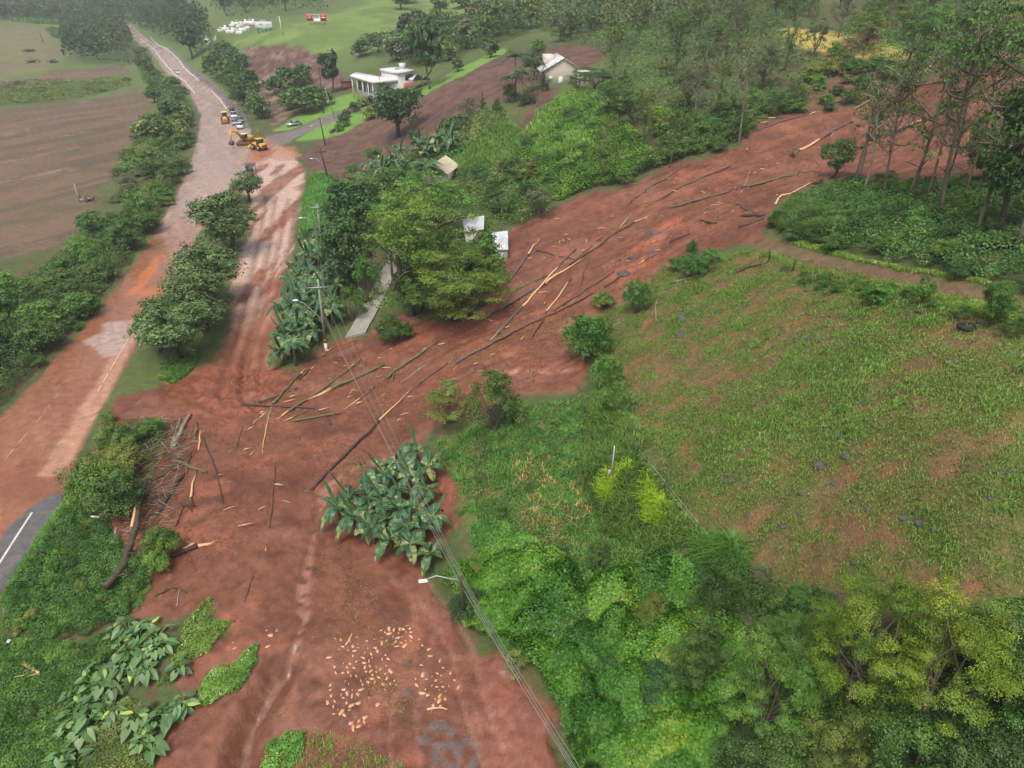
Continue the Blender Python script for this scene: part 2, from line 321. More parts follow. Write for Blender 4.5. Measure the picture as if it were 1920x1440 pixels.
col = lerp(col, srgb(186, 138, 118), M['rill'] * .62 * sstep(.3, .5, n3)); col = lerp(col, srgb(150, 120, 106), M['gwater'] * .5)
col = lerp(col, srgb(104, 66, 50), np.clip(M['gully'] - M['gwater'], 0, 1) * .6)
col = col * (1 + (n3 - .5)[:, None] * .22) * (.86 - .12 * M['slide'])[:, None]
# wetness: standing films of water are smooth, lumps are duller
puddle = sstep(.42, .56, fbm(X * .42, Y * .07, 4, 83))
wet = .30 * mud + M['side'] * (.35 + .62 * puddle * sstep(72, 95, Y)) * (1 - churn) + M['hwy'] * (.55 + .4 * puddle) + M['rill'] * .5 + M['gwater'] * .6
wet += M['hwy'] * .25 * sstep(.45, .58, fbm(X * .5 + Y * .3, Y * .06, 4, 181))
wet += mask([(150,650),(185,605),(240,600),(262,605),(225,665),(190,690)], 1, 2) * .6 + mask([(260,665),(335,640),(345,690),(300,720),(230,730)], 1, 2) * .45
wet += mask([(465,320),(500,312),(560,318),(570,345),(545,400),(500,440),(470,430),(480,380)], 1, 2.5) * .55
wet += mask([(800,1110),(840,1160),(880,1215),(950,1265),(1015,1350),(1060,1460),(930,1480),(880,1330),(860,1240),(800,1170)], 1, 1.5) * .35 + M['slide'] * .25 * sstep(.5, .6, fbm(X * .3 + 5, Y * .3, 4, 161))
wet = np.clip(wet * (1 - M['asph'] * .6), 0, 1)
# ------------------------------------------------------------------ ground sheets sharing one material
def N(t, ty, **kw):
    nd = t.nodes.new(ty)
    for k, v in kw.items():
        if hasattr(nd, k): setattr(nd, k, v)
    return nd
def new_mat(name):
    m = bpy.data.materials.new(name); m.use_nodes = True
    return m, m.node_tree, m.node_tree.nodes['Principled BSDF']
def ground_material():
    m, t, b = new_mat('wet_ground'); L = t.links.new
    co = N(t, 'ShaderNodeTexCoord')
    at = N(t, 'ShaderNodeAttribute', attribute_name='albedo'); aw = N(t, 'ShaderNodeAttribute', attribute_name='wet'); af = N(t, 'ShaderNodeAttribute', attribute_name='furrow')
    def noise(sc, det, ro=.6):
        nz = N(t, 'ShaderNodeTexNoise'); nz.inputs['Scale'].default_value = sc; nz.inputs['Detail'].default_value = det; nz.inputs['Roughness'].default_value = ro
        L(co.outputs['Object'], nz.inputs['Vector']); return nz
    na, nb = noise(1.1, 5, .7), noise(7, 3, .7)
    def mr(src, a, b_):
        r = N(t, 'ShaderNodeMapRange'); r.inputs[1].default_value = .25; r.inputs[2].default_value = .75; r.inputs[3].default_value = a; r.inputs[4].default_value = b_
        L(src, r.inputs[0]); return r.outputs[0]
    def mul(x, y, op='MULTIPLY'):
        q = N(t, 'ShaderNodeMath', operation=op); L(x, q.inputs[0])
        if isinstance(y, (int, float)): q.inputs[1].default_value = y
        else: L(y, q.inputs[1])
        return q.outputs[0]
    k = mul(mr(na.outputs[0], .66, 1.34), mr(nb.outputs[0], .78, 1.22))
    # furrows of the ploughed field
    mp = N(t, 'ShaderNodeMapping'); mp.inputs['Rotation'].default_value = (0, 0, R(-62)); L(co.outputs['Object'], mp.inputs[0])
    wv = N(t, 'ShaderNodeTexWave'); wv.inputs['Scale'].default_value = .26; wv.inputs['Distortion'].default_value = 9; wv.inputs['Detail'].default_value = 3; wv.inputs['Detail Scale'].default_value = .35
    L(mp.outputs[0], wv.inputs['Vector'])
    fk = mr(wv.outputs['Fac'], .95, 1.03)
    mx = N(t, 'ShaderNodeMix', data_type='FLOAT'); mx.inputs[2].default_value = 1; L(af.outputs['Fac'], mx.inputs[0]); L(fk, mx.inputs[3])
    k = mul(k, mx.outputs[0])
    vm = N(t, 'ShaderNodeVectorMath', operation='SCALE'); L(at.outputs['Color'], vm.inputs[0]); L(k, vm.inputs['Scale'])
    L(vm.outputs[0], b.inputs['Base Color'])
    rr = mul(mul(aw.outputs['Fac'], -.72), .88, 'ADD'); rr = mul(rr, mr(na.outputs[0], .85, 1.15)); L(rr, b.inputs['Roughness'])
    b.inputs['Specular IOR Level'].default_value = .5
    hs = mul(mul(na.outputs[0], .16), mul(nb.outputs[0], .05), 'ADD')
    inv = mul(mul(aw.outputs['Fac'], -.85), 1.0, 'ADD')
    bp = N(t, 'ShaderNodeBump'); bp.inputs['Distance'].default_value = 1; L(hs, bp.inputs['Height']); L(inv, bp.inputs['Strength']); L(bp.outputs[0], b.inputs['Normal'])
    return m
MAT_GROUND = ground_material()
gv = np.stack([GX, GY, GZ], -1)
tu, tv = np.gradient(gv, axis=1), np.gradient(gv, axis=0)
gn = np.cross(tu, tv).reshape(-1, 3); gn /= np.linalg.norm(gn, axis=1)[:, None]
gv = gv.reshape(-1, 3); NR = len(ys)
ii, jj = np.meshgrid(np.arange(NR - 1), np.arange(NC - 1), indexing='ij'); base = (ii * NC + jj).ravel()
GF = np.stack([base, base + 1, base + NC + 1, base + NC], 1)
cls = np.zeros(len(GP), int)
for k, key in enumerate(['field', 'lawn', 'drive', 'past', 'path', 'upper', 'mud3', 'slide', 'side', 'hwy'], 1): cls[M[key] > .5] = k
fc = cls[GF[:, 0]]
names = ['ground', 'ploughed_field', 'lawn', 'driveway', 'pasture', 'dirt_path', 'hillside_mud', 'hillside_mud', 'landslide_mud', 'side_road', 'highway']
fc[fc == 7] = 6
def quick_mesh(name, V, F, mats=(), smooth=False, attrs=None, mat_idx=None):
    me = bpy.data.meshes.new(name); me.vertices.add(len(V)); me.vertices.foreach_set('co', np.ascontiguousarray(V, np.float32).ravel())
    Fs = F if isinstance(F, list) else [F]; Fs = [f for f in Fs if len(f)]
    lens = np.concatenate([np.full(len(f), f.shape[1]) for f in Fs]); vi = np.concatenate([f.ravel() for f in Fs])
    me.loops.add(len(vi)); me.loops.foreach_set('vertex_index', vi.astype(np.int32)); me.polygons.add(len(lens))
    st = np.concatenate([[0], np.cumsum(lens)[:-1]]); me.polygons.foreach_set('loop_start', st.astype(np.int32))
    if mat_idx is not None: me.polygons.foreach_set('material_index', np.asarray(mat_idx, np.int32))
    for m in mats: me.materials.append(m)
    me.update(calc_edges=True)
    if smooth: me.polygons.foreach_set('use_smooth', np.ones(len(lens), bool))
    for k, a in (attrs or {}).items():
        a = np.asarray(a, np.float32)
        if a.ndim == 2:
            at = me.attributes.new(k, 'FLOAT_COLOR', 'POINT'); at.data.foreach_set('color', np.concatenate([a, np.ones((len(a), 1), np.float32)], 1).ravel())
        else:
            at = me.attributes.new(k, 'FLOAT', 'POINT'); at.data.foreach_set('value', a)
    return me
def tag(o, label=None, cat=None, group=None, kind=None):
    if label: o['label'] = label
    if cat: o['category'] = cat
    if group: o['group'] = group
    if kind: o['kind'] = kind
    return o
LBL = {'ground': 'uneven green and brown ground of the valley and hills', 'ploughed_field': 'flat brown ploughed field with faint furrows left of the highway',
 'lawn': 'bright green mown lawn in front of the white flat roofed house', 'driveway': 'grey gravel driveway curving up to the white flat roofed house',
 'pasture': 'sloping pasture of patchy grass and bare red soil with rocks', 'dirt_path': 'narrow brown dirt path between the pasture and the right hand wood',
 'hillside_mud': 'brown mud scars on the far slope around the white houses', 'landslide_mud': 'broad tongue of fresh red mud from the hillside to the highway',
 'side_road': 'mud covered side road with wheel ruts beside the row of trees', 'highway': 'two lane highway under a film of wet pinkish mud'}
def strip_normals(me, nr):
    me.normals_split_custom_set_from_vertices(nr.tolist())
for k in range(11):
    sel = GF[fc == k]
    if not len(sel) or k == 7: continue
    used, inv = np.unique(sel, return_inverse=True)
    me = quick_mesh(names[k], gv[used], inv.reshape(sel.shape), [MAT_GROUND], True,
                    {'albedo': np.clip(col[used], .01, .9), 'wet': wet[used], 'furrow': M['field'][used]})
    strip_normals(me, gn[used])
    o = bpy.data.objects.new(names[k], me); C.objects.link(o); tag(o, LBL[names[k]], 'terrain' if k in (0, 6, 8) else names[k].split('_')[-1], None, 'structure')
# ------------------------------------------------------------------ materials for plants and wood
def leaf_mat(name, dark, light, accent=None, acc=.12, rough=.5, trans=.22, objvar=.25, K=1.3):
    m, t, b = new_mat(name); L = t.links.new
    a = N(t, 'ShaderNodeAttribute', attribute_name='tint'); oi = N(t, 'ShaderNodeObjectInfo')
    rp = N(t, 'ShaderNodeValToRGB'); L(a.outputs['Fac'], rp.inputs[0]); e = rp.color_ramp.elements
    e[0].position = 0; e[0].color = (*srgb(*dark, k=K), 1); e[1].position = .8; e[1].color = (*srgb(*light, k=K), 1)
    if accent is not None:
        k = rp.color_ramp.elements.new(1 - acc * .5); k.color = (*srgb(*accent, k=K), 1)
    hs = N(t, 'ShaderNodeHueSaturation'); L(rp.outputs[0], hs.inputs['Color'])
    r1 = N(t, 'ShaderNodeMapRange'); r1.inputs[3].default_value = 1 - objvar; r1.inputs[4].default_value = 1 + objvar; L(oi.outputs['Random'], r1.inputs[0]); L(r1.outputs[0], hs.inputs['Value'])
    mm = N(t, 'ShaderNodeMath', operation='MULTIPLY'); mm.inputs[1].default_value = 7.31; L(oi.outputs['Random'], mm.inputs[0])
    fr = N(t, 'ShaderNodeMath', operation='FRACT'); L(mm.outputs[0], fr.inputs[0])
    r2 = N(t, 'ShaderNodeMapRange'); r2.inputs[3].default_value = .5 - objvar * .07; r2.inputs[4].default_value = .5 + objvar * .07; L(fr.outputs[0], r2.inputs[0]); L(r2.outputs[0], hs.inputs['Hue'])
    L(hs.outputs[0], b.inputs['Base Color']); b.inputs['Roughness'].default_value = rough; b.inputs['Specular IOR Level'].default_value = .35
    tr = N(t, 'ShaderNodeBsdfTranslucent'); L(hs.outputs[0], tr.inputs[0])
    mix = N(t, 'ShaderNodeMixShader'); mix.inputs[0].default_value = trans; L(b.outputs[0], mix.inputs[1]); L(tr.outputs[0], mix.inputs[2])
    L(mix.outputs[0], t.nodes['Material Output'].inputs[0]); return m
def rough_mat(name, c1, c2, scale=4, rough=.8, bump=.3, stretch=(1, 1, 1), metal=0, spec=.4, objvar=0):
    m, t, b = new_mat(name); L = t.links.new
    co = N(t, 'ShaderNodeTexCoord'); mp = N(t, 'ShaderNodeMapping'); mp.inputs['Scale'].default_value = stretch; L(co.outputs['Object'], mp.inputs[0])
    nz = N(t, 'ShaderNodeTexNoise'); nz.inputs['Scale'].default_value = scale; nz.inputs['Detail'].default_value = 5; nz.inputs['Roughness'].default_value = .65; L(mp.outputs[0], nz.inputs['Vector'])
    rp = N(t, 'ShaderNodeValToRGB'); rp.color_ramp.elements[0].position = .32; rp.color_ramp.elements[1].position = .68
    rp.color_ramp.elements[0].color = (*srgb(*c1), 1); rp.color_ramp.elements[1].color = (*srgb(*c2), 1); L(nz.outputs[0], rp.inputs[0])
    L(rp.outputs[0], b.inputs['Base Color'])
    if bump:
        bp = N(t, 'ShaderNodeBump'); bp.inputs['Strength'].default_value = bump; bp.inputs['Distance'].default_value = .05; L(nz.outputs[0], bp.inputs['Height']); L(bp.outputs[0], b.inputs['Normal'])
    b.inputs['Roughness'].default_value = rough; b.inputs['Metallic'].default_value = metal; b.inputs['Specular IOR Level'].default_value = spec
    return m
LM = {
 'dark': leaf_mat('leaf_dark', (38, 62, 34), (70, 100, 50), (92, 118, 58)),
 'mid': leaf_mat('leaf_mid', (50, 78, 38), (88, 122, 56), (120, 142, 68)),
 'row': leaf_mat('leaf_row', (66, 92, 54), (104, 130, 76), (130, 148, 88)),
 'bright': leaf_mat('leaf_bright', (60, 94, 40), (98, 140, 58), (138, 160, 70), K=1.22),
 'olive': leaf_mat('leaf_olive', (78, 96, 44), (118, 136, 62), (150, 146, 72)),
 'feather': leaf_mat('leaf_feathery', (72, 100, 42), (112, 142, 56), (148, 152, 66), trans=.3, K=1.55),
 'yellow': leaf_mat('leaf_yellow_green', (82, 112, 38), (126, 150, 50), (168, 168, 56), acc=.3, trans=.3, K=1.35),
 'grey': leaf_mat('leaf_grey_green', (80, 92, 62), (112, 122, 86), (136, 138, 98)),
 'banana': leaf_mat('leaf_banana', (48, 88, 60), (88, 132, 88), (170, 178, 112), acc=.14, rough=.36, trans=.18, objvar=.2, K=.9),
 'taro': leaf_mat('leaf_elephant_ear', (74, 106, 64), (118, 148, 96), (170, 186, 90), acc=.2, rough=.38, trans=.2, objvar=.25, K=1.15),
 'vine': leaf_mat('leaf_vine', (52, 96, 34), (98, 152, 50), (142, 160, 62), acc=.14, rough=.45, K=.95),
 'creeper': leaf_mat('leaf_creeper', (72, 112, 44), (120, 164, 64), (176, 192, 120), acc=.3, rough=.42),
 'grass': leaf_mat('blade_grass', (72, 108, 42), (118, 152, 62), (158, 164, 84), acc=.2, trans=.3),
 'pasture': leaf_mat('blade_pasture', (76, 96, 42), (114, 130, 60), (138, 140, 80), acc=.2, trans=.3, K=1.55),
 'tallgrass': leaf_mat('blade_tall_grass', (70, 112, 46), (112, 152, 68), (152, 168, 90), acc=.2, trans=.3, K=1.2),
 'limegrass': leaf_mat('blade_lime_grass', (120, 160, 40), (160, 188, 52), (190, 190, 60), acc=.2, trans=.3),
 'dry': leaf_mat('blade_dry', (150, 118, 76), (186, 152, 100), (200, 170, 120), trans=.15),
 'cypress': leaf_mat('leaf_cypress', (34, 58, 36), (58, 84, 48), None),
 'palm': leaf_mat('leaf_palm', (54, 84, 54), (92, 122, 78), (120, 140, 90)),
 'reddry': leaf_mat('leaf_muddy_litter', (110, 84, 56), (140, 112, 72), None)}
BARK = rough_mat('bark_grey', (78, 70, 58), (122, 112, 96), 5, .85, .5, (1, 1, .25))
BARKD = rough_mat('bark_dark', (58, 50, 42), (92, 82, 70), 5, .8, .5, (1, 1, .3))
BARKG = rough_mat('bark_green', (86, 90, 58), (118, 112, 80), 5, .75, .4, (1, 1, .3))
BARKL = rough_mat('bark_pale', (128, 122, 106), (162, 154, 138), 5, .85, .4, (1, 1, .3))
WOOD = rough_mat('broken_wood', (206, 158, 112), (228, 190, 148), 6, .75, .4, (1, 1, 1))
STEMB = rough_mat('banana_stem', (86, 92, 52), (124, 112, 72), 5, .6, .2)
# ------------------------------------------------------------------ mesh collecting
class MB:
    def __init__(s): s.V = []; s.Q = []; s.T = []; s.tint = []; s.n = 0; s.qm = []; s.tm = []
    def add(s, V, Q=None, T=None, tint=.5, mi=0):
        V = np.asarray(V, float)
        if Q is not None and len(Q): s.Q.append(np.asarray(Q, int) + s.n); s.qm.append(np.full(len(Q), mi))
        if T is not None and len(T): s.T.append(np.asarray(T, int) + s.n); s.tm.append(np.full(len(T), mi))
        s.V.append(V); s.tint.append(np.broadcast_to(np.asarray(tint, float), (len(V),))); s.n += len(V)
    def mesh(s, name, mats, smooth=False):
        if not isinstance(mats, (list, tuple)): mats = [mats]
        F = []; mi = []
        if s.Q: F.append(np.concatenate(s.Q)); mi.append(np.concatenate(s.qm))
        if s.T: F.append(np.concatenate(s.T)); mi.append(np.concatenate(s.tm))
        return quick_mesh(name, np.concatenate(s.V), F, mats, smooth, {'tint': np.concatenate(s.tint)}, np.concatenate(mi))
    def obj(s, name, mats, parent=None, smooth=False):
        o = bpy.data.objects.new(name, s.mesh(name, mats, smooth)); C.objects.link(o); o.parent = parent; return o
    def tube(s, P, rad, k=6, mi=0, cap=True, tint=.5):
        P = np.asarray(P, float); rad = np.broadcast_to(np.asarray(rad, float), (len(P),))
        T = np.gradient(P, axis=0); T /= np.linalg.norm(T, axis=1)[:, None] + 1e-9
        ref = np.array([0, 0, 1.]) if abs(T[:, 2]).mean() < .8 else np.array([1., 0, 0])
        u = np.cross(T, ref); u /= np.linalg.norm(u, axis=1)[:, None] + 1e-9; w = np.cross(T, u)
        a = np.arange(k) * 2 * math.pi / k
        V = (P[:, None] + rad[:, None, None] * (np.cos(a)[None, :, None] * u[:, None] + np.sin(a)[None, :, None] * w[:, None])).reshape(-1, 3)
        i, j = np.meshgrid(np.arange(len(P) - 1), np.arange(k), indexing='ij'); j2 = (j + 1) % k
        Q = np.stack([i * k + j, i * k + j2, (i + 1) * k + j2, (i + 1) * k + j], -1).reshape(-1, 4)
        Tt = None
        if cap:
            V = np.concatenate([V, P[:1], P[-1:]]); c0, c1 = len(V) - 2, len(V) - 1; l = (len(P) - 1) * k; kk = np.arange(k); k2 = (kk + 1) % k
            Tt = np.concatenate([np.stack([kk * 0 + c0, k2, kk], 1), np.stack([kk * 0 + c1, l + kk, l + k2], 1)])
        s.add(V, Q, Tt, tint, mi)
    def box(s, c, d, rz=0, mi=0, tint=.5, bev=0):
        c, d = np.asarray(c, float), np.asarray(d, float) / 2
        if bev:
            e = min(bev, *(d * .9)); V = []
            for z, q in ((-d[2], e), (-d[2] + e, 0), (d[2] - e, 0), (d[2], e)):
                X, Y_ = d[0] - q, d[1] - q; f = e if q == 0 else e * .5
                V += [(-X + f, -Y_, z), (X - f, -Y_, z), (X, -Y_ + f, z), (X, Y_ - f, z), (X - f, Y_, z), (-X + f, Y_, z), (-X, Y_ - f, z), (-X, -Y_ + f, z)]
            V = np.array(V); k = np.arange(8); k2 = (k + 1) % 8
            Q = np.concatenate([np.stack([l * 8 + k, l * 8 + k2, l * 8 + 8 + k2, l * 8 + 8 + k], 1) for l in range(3)])
            Q = np.concatenate([Q, [[24, 25, 28, 29], [25, 26, 27, 28], [24, 29, 30, 31], [5, 4, 1, 0], [4, 3, 2, 1], [7, 6, 5, 0]]])
        else:
            V = np.array([(x, y, z) for z in (-1, 1) for x, y in ((-1, -1), (1, -1), (1, 1), (-1, 1))]) * d
            Q = np.array([[0, 3, 2, 1], [4, 5, 6, 7], [0, 1, 5, 4], [1, 2, 6, 5], [2, 3, 7, 6], [3, 0, 4, 7]])
        if rz: V = V @ np.array([[math.cos(rz), math.sin(rz), 0], [-math.sin(rz), math.cos(rz), 0], [0, 0, 1]])
        s.add(V + c, Q, None, tint, mi)
    def leaves(s, P, Nn, size, asp=.55, tint=None, g=None, fold=.18):
        """one kite-shaped leaf per point, facing Nn"""
        g = g or rng; n = len(P); Nn = Nn / (np.linalg.norm(Nn, axis=1)[:, None] + 1e-9)
        r = g.normal(size=(n, 3)); u = np.cross(Nn, r); u /= np.linalg.norm(u, axis=1)[:, None] + 1e-9; w = np.cross(Nn, u)
        L = (size * g.uniform(.7, 1.3, n))[:, None]; Wd = L * asp * .5
        V = np.stack([P - u * L * .5, P + w * Wd + Nn * L * fold * .5, P + u * L * .5 - Nn * L * fold * .4, P - w * Wd + Nn * L * fold * .5], 1).reshape(-1, 3)
        if tint is None: tint = g.uniform(0, 1, n)
        s.add(V, np.arange(4 * n).reshape(n, 4), None, np.repeat(tint, 4))
def rdir(n, g): d = g.normal(size=(n, 3)); return d / np.linalg.norm(d, axis=1)[:, None]
def crown(mb, clumps, n, size, g, flat=.8, asp=.55, up=.35):
    """leaves on the shells of many clumps (centre, radius)"""
    c = np.array([q[0] for q in clumps]); r = np.array([q[1] for q in clumps]); w = r ** 2; k = g.choice(len(c), n, p=w / w.sum())
    tw = 13; td = rdir(len(c) * tw, g); td[:, 2] = np.where(td[:, 2] < -.35, -td[:, 2], td[:, 2]); td *= g.uniform(.55, 1.12, len(td))[:, None]
    d = td[k * tw + g.integers(0, tw, n)] + g.normal(size=(n, 3)) * .2
    P = c[k] + d * r[k][:, None] * np.array([1, 1, flat]); nn = d + np.array([0, 0, up]) + g.normal(size=(n, 3)) * .45
    t = np.clip(g.normal(.42, .2, n) + (_hash(k, k * 0, 5) - .5) * .6, 0, 1)
    mb.leaves(P, nn, size, asp, t, g)
def limb(a, b, g, sag=.1, k=5):
    t = np.linspace(0, 1, k)[:, None]; return a + (b - a) * t + np.sin(t * math.pi) * g.normal(size=3) * np.linalg.norm(b - a) * sag
PROTO = {}
LODN = {-1: (19000, .13), 0: (9000, .20), 1: (4600, .27), 2: (900, .75)}
def proto(kind, mat, lod, var):
    """trunk and crown meshes of a plant about 6 m tall and 5 m wide; x, y and z are scaled per plant"""
    key = (kind, mat, lod, var)
    if key in PROTO: return PROTO[key]
    g = np.random.default_rng(abs(hash((len(kind) * 31 + ord(kind[0]) * 7 + ord(kind[-1]), lod, var, 5))) % 2 ** 31)
    n, sz = LODN[lod]; T, Cr = MB(), MB(); ks = 6 if lod <= 0 else 4
    def dressed(clumps, n, sz, flat, asp=.55, up=.35): crown(Cr, clumps, n, sz, g, flat, asp, up)
    if kind in ('broad', 'round', 'tall', 'column'):
        cz, rz, rx, K = {'broad': (3.55, 2.3, 2.35, 32), 'round': (3.1, 2.7, 2.2, 34), 'tall': (3.9, 2.3, 1.9, 24), 'column': (3.5, 2.5, 1.7, 26)}[kind]
        cl = []
        for q in range(K):
            d = rdir(1, g)[0]; rad = g.uniform(.45, 1) ** .5; cc = np.array([d[0] * rx * rad * .8, d[1] * rx * rad * .8, cz + d[2] * rz * rad * .8])
            cl.append((cc, g.uniform(.55, 1.05) * (1 if kind != 'tall' else .8)))
        dressed(cl, n, sz, .8)
        top = np.array([g.normal(0, .2), g.normal(0, .2), cz + .6]); tr = limb(np.zeros(3), top, g, .05, 6); T.tube(tr, np.linspace(.22, .07, 6), ks)
        for cc, r in cl[:10 if lod < 2 else 4]: T.tube(limb(tr[2 + int(g.integers(0, 3))], cc, g, .12), np.linspace(.09, .025, 5), 4, cap=False)
    elif kind == 'feather':                        # open crown of flat layers on several rising limbs
        cl = []; base = np.zeros(3)
        fk = [np.array([g.normal(0, .5), g.normal(0, .5), g.uniform(1.2, 2.0)]) for _ in range(3)]
        T.tube(limb(base, np.array([0, 0, 1.1]), g, .05), np.linspace(.22, .16, 5), ks)
        for q in range(52):
            a = g.uniform(0, 2 * math.pi); rad = g.uniform(.1, 1) ** .6 * 2.5; zz = 5.6 - .28 * rad ** 2 + g.normal(0, .35) - (g.uniform(0, 1) ** 2) * 2.6
            cc = np.array([math.cos(a) * rad, math.sin(a) * rad, max(zz, 1.3)]); cl.append((cc, g.uniform(.4, .8)))
            if q < 18: T.tube(limb(fk[q % 3], cc, g, .12), np.linspace(.08, .02, 5), 4, cap=False)
        for f in fk: T.tube(limb(np.array([0, 0, 1.0]), f, g, .05), np.linspace(.16, .1, 5), 5, cap=False)
        dressed(cl, int(n * 1.9), sz * .62, .5, .4, .8)
    elif kind == 'sparse':                         # tall thin wood with twigs and little leaf
        top = np.array([g.normal(0, .3), g.normal(0, .3), 5.6]); tr = limb(np.zeros(3), top, g, .05, 8); T.tube(tr, np.linspace(.13, .04, 8), ks); cl = []
        for q in range(15):
            i = int(g.integers(2, 8)); a = g.uniform(0, 6.28); ln = g.uniform(.7, 1.9); e = tr[i] + np.array([math.cos(a) * ln, math.sin(a) * ln, g.uniform(.3, 1.3)])
            lb = limb(tr[i], e, g, .12); T.tube(lb, np.linspace(.05, .018, 5), 3, cap=False)
            for _ in range(4 if lod < 2 else 1):
                k = int(g.integers(2, 5)); e2 = lb[k] + g.normal(size=3) * .42 + np.array([0, 0, .3]); T.tube(limb(lb[k], e2, g, .15, 4), np.linspace(.022, .010, 4), 3, cap=False)
                cl.append((e2, g.uniform(.25, .5)))
            cl.append((e, g.uniform(.3, .6)))
        dressed(cl, int(n * .34), sz * .72, .7)
    elif kind in ('bare', 'snag'):                           # tall open tree, lichen grey limbs and thin tufts of leaf
        top = np.array([g.normal(0, .5), g.normal(0, .5), 5.6]); tr = limb(np.zeros(3), top, g, .06, 10); T.tube(tr, np.linspace(.12, .03, 10), ks); cl = []
        for q in range(15):
            i = int(g.integers(5, 10)); a = g.uniform(0, 6.28); ln = g.uniform(.5, 2.2); e = tr[i] + np.array([math.cos(a) * ln, math.sin(a) * ln, g.uniform(.3, 1.3)])
            lb = limb(tr[i], e, g, .2, 6); T.tube(lb, np.linspace(.05, .014, 6), 4, cap=False)
            for _ in range(6):
                k = int(g.integers(2, 6)); e2 = lb[k] + g.normal(size=3) * .5 + np.array([0, 0, .15]); T.tube(limb(lb[k], e2, g, .2, 4), np.linspace(.018, .008, 4), 3, cap=False)
                if g.uniform() < .6: cl.append((e2, g.uniform(.18, .42)))
            if i > 6: cl.append((e, g.uniform(.3, .6)))
        for q in range(7):                         # dead snags low on the trunk
            i = int(g.integers(2, 6)); e = tr[i] + np.array([g.normal(0, .6), g.normal(0, .6), g.uniform(.1, .6)]); T.tube(limb(tr[i], e, g, .2, 4), np.linspace(.03, .008, 4), 3, cap=False)
        dressed(cl, int(n * (.2 if kind == 'bare' else .07)), sz * .8, .5, .5, .7)
    elif kind == 'bush':                           # mound resting on the ground, height 6 units stands for full height
        cl = []
        for q in range(26):
            d = rdir(1, g)[0]; rad = g.uniform(.2, 1) ** .5; cc = np.array([d[0] * 2.0 * rad, d[1] * 2.0 * rad, 1.6 + abs(d[2]) * 3.2 * rad]); cl.append((cc, g.uniform(.6, 1.15)))
        dressed(cl, n, sz, 1.1)
        for cc, r in cl[:8]: T.tube(limb(np.array([g.normal(0, .2), g.normal(0, .2), 0]), cc, g, .1), np.linspace(.07, .02, 5), 4, cap=False)
    elif kind == 'wispy':                          # open shrub of many thin stems
        cl = []
        for q in range(30):
            a = g.uniform(0, 6.28); rad = g.uniform(0, 1) ** .6 * 2.3; cc = np.array([math.cos(a) * rad, math.sin(a) * rad, 5.4 - .5 * rad ** 2 * g.uniform(.6, 1.2) - g.uniform(0, 2.2)]); cl.append((cc, g.uniform(.4, .75)))
            T.tube(limb(np.array([g.normal(0, .3), g.normal(0, .3), 0]), cc, g, .08), np.linspace(.045, .014, 5), 3, cap=False)
        dressed(cl, int(n * .8), sz * .7, .9)
    elif kind == 'cypress':
        cl = [(np.array([g.normal(0, .25), g.normal(0, .25), z]), max(.25, 1.0 * (1 - z / 6.4))) for z in np.linspace(.5, 6, 16)]
        dressed(cl, n, sz * .6, 1.2); T.tube([(0, 0, 0), (0, 0, 4)], [.12, .04], 5)
    PROTO[key] = (T.mesh('trunk', BARKD if kind in ('broad', 'round') else BARKL if kind in ('sparse', 'snag') and var == 1 else BARK, True), Cr.mesh('crown', LM[mat]))
    return PROTO[key]
def thing(name, loc, label, cat, group=None, rz=0, sc=(1, 1, 1)):
    o = bpy.data.objects.new(name, None); C.objects.link(o); o.empty_display_size = .2
    o.location = loc; o.rotation_euler = (0, 0, rz); o.scale = sc; return tag(o, label, cat, group)
def part(name, me, parent):
    o = bpy.data.objects.new(name, me); C.objects.link(o); o.parent = parent; return o
PLANTS = []
def plant(P, h, w, kind, mat, label, name='tree', group=None, tilt=0, lod=None):
    zc = project(P)[2]
    lod = (-1 if zc < 46 else 0 if zc < 85 else 1 if zc < 190 else 2) if lod is None else lod
    T, Cr = proto(kind, mat, lod, int(rng.integers(0, 3)))
    o = thing(name, P, label, {'tree': 'tree', 'bush': 'bush', 'shrub': 'shrub', 'cypress': 'tree', 'sapling': 'tree'}[name], group, rng.uniform(0, 6.28), (w / 5, w / 5, h / 6))
    if tilt: o.rotation_euler = (rng.normal(0, tilt), rng.normal(0, tilt), o.rotation_euler[2])
    part('trunk' if name in ('tree', 'cypress', 'sapling') else 'stem', T, o); part('crown' if name in ('tree', 'cypress', 'sapling') else 'foliage', Cr, o)
    PLANTS.append((P[0], P[1], w / 2)); return o
def sized(u, vb, vt, wpx):
    """ground point, height and width of something whose foot, top and width show at these photo pixels"""
    P = g1(u, vb); x, y, z = P; k = (720 - vt) / F_PX; q = (k * y * cP - y * sP) / (cP + k * sP)
    h = q + CAM_H - z; zc = (y * cP - (z + h * .5 - CAM_H) * sP); return P, max(h, .2), wpx * zc / F_PX
def pt(u, vb, vt, wpx, kind, mat, label, name='tree', group=None, tilt=0):
    P, h, w = sized(u, vb, vt, wpx); return plant(P, h, w, kind, mat, label, name, group, tilt)
def scatter(poly_px, n, mind, g, poly_w=None, dens=None):
    poly = wpoly(poly_px) if poly_w is None else poly_w; lo, hi = poly.min(0), poly.max(0); out = []
    tries = 0
    while len(out) < n and tries < 60:
        tries += 1; Q = g.uniform(lo, hi, (400, 2)); Q = Q[inside(Q, poly)]
        if dens is not None and len(Q): Q = Q[g.uniform(0, 1, len(Q)) < dens(Q)]
        for q in Q:
            if len(out) >= n: break
            if mind <= 0 or all((q[0] - a[0]) ** 2 + (q[1] - a[1]) ** 2 > mind ** 2 for a in out): out.append(q)
    P = np.array(out).reshape(-1, 2)
    return np.concatenate([P, H(P[:, 0], P[:, 1])[:, None]], 1)
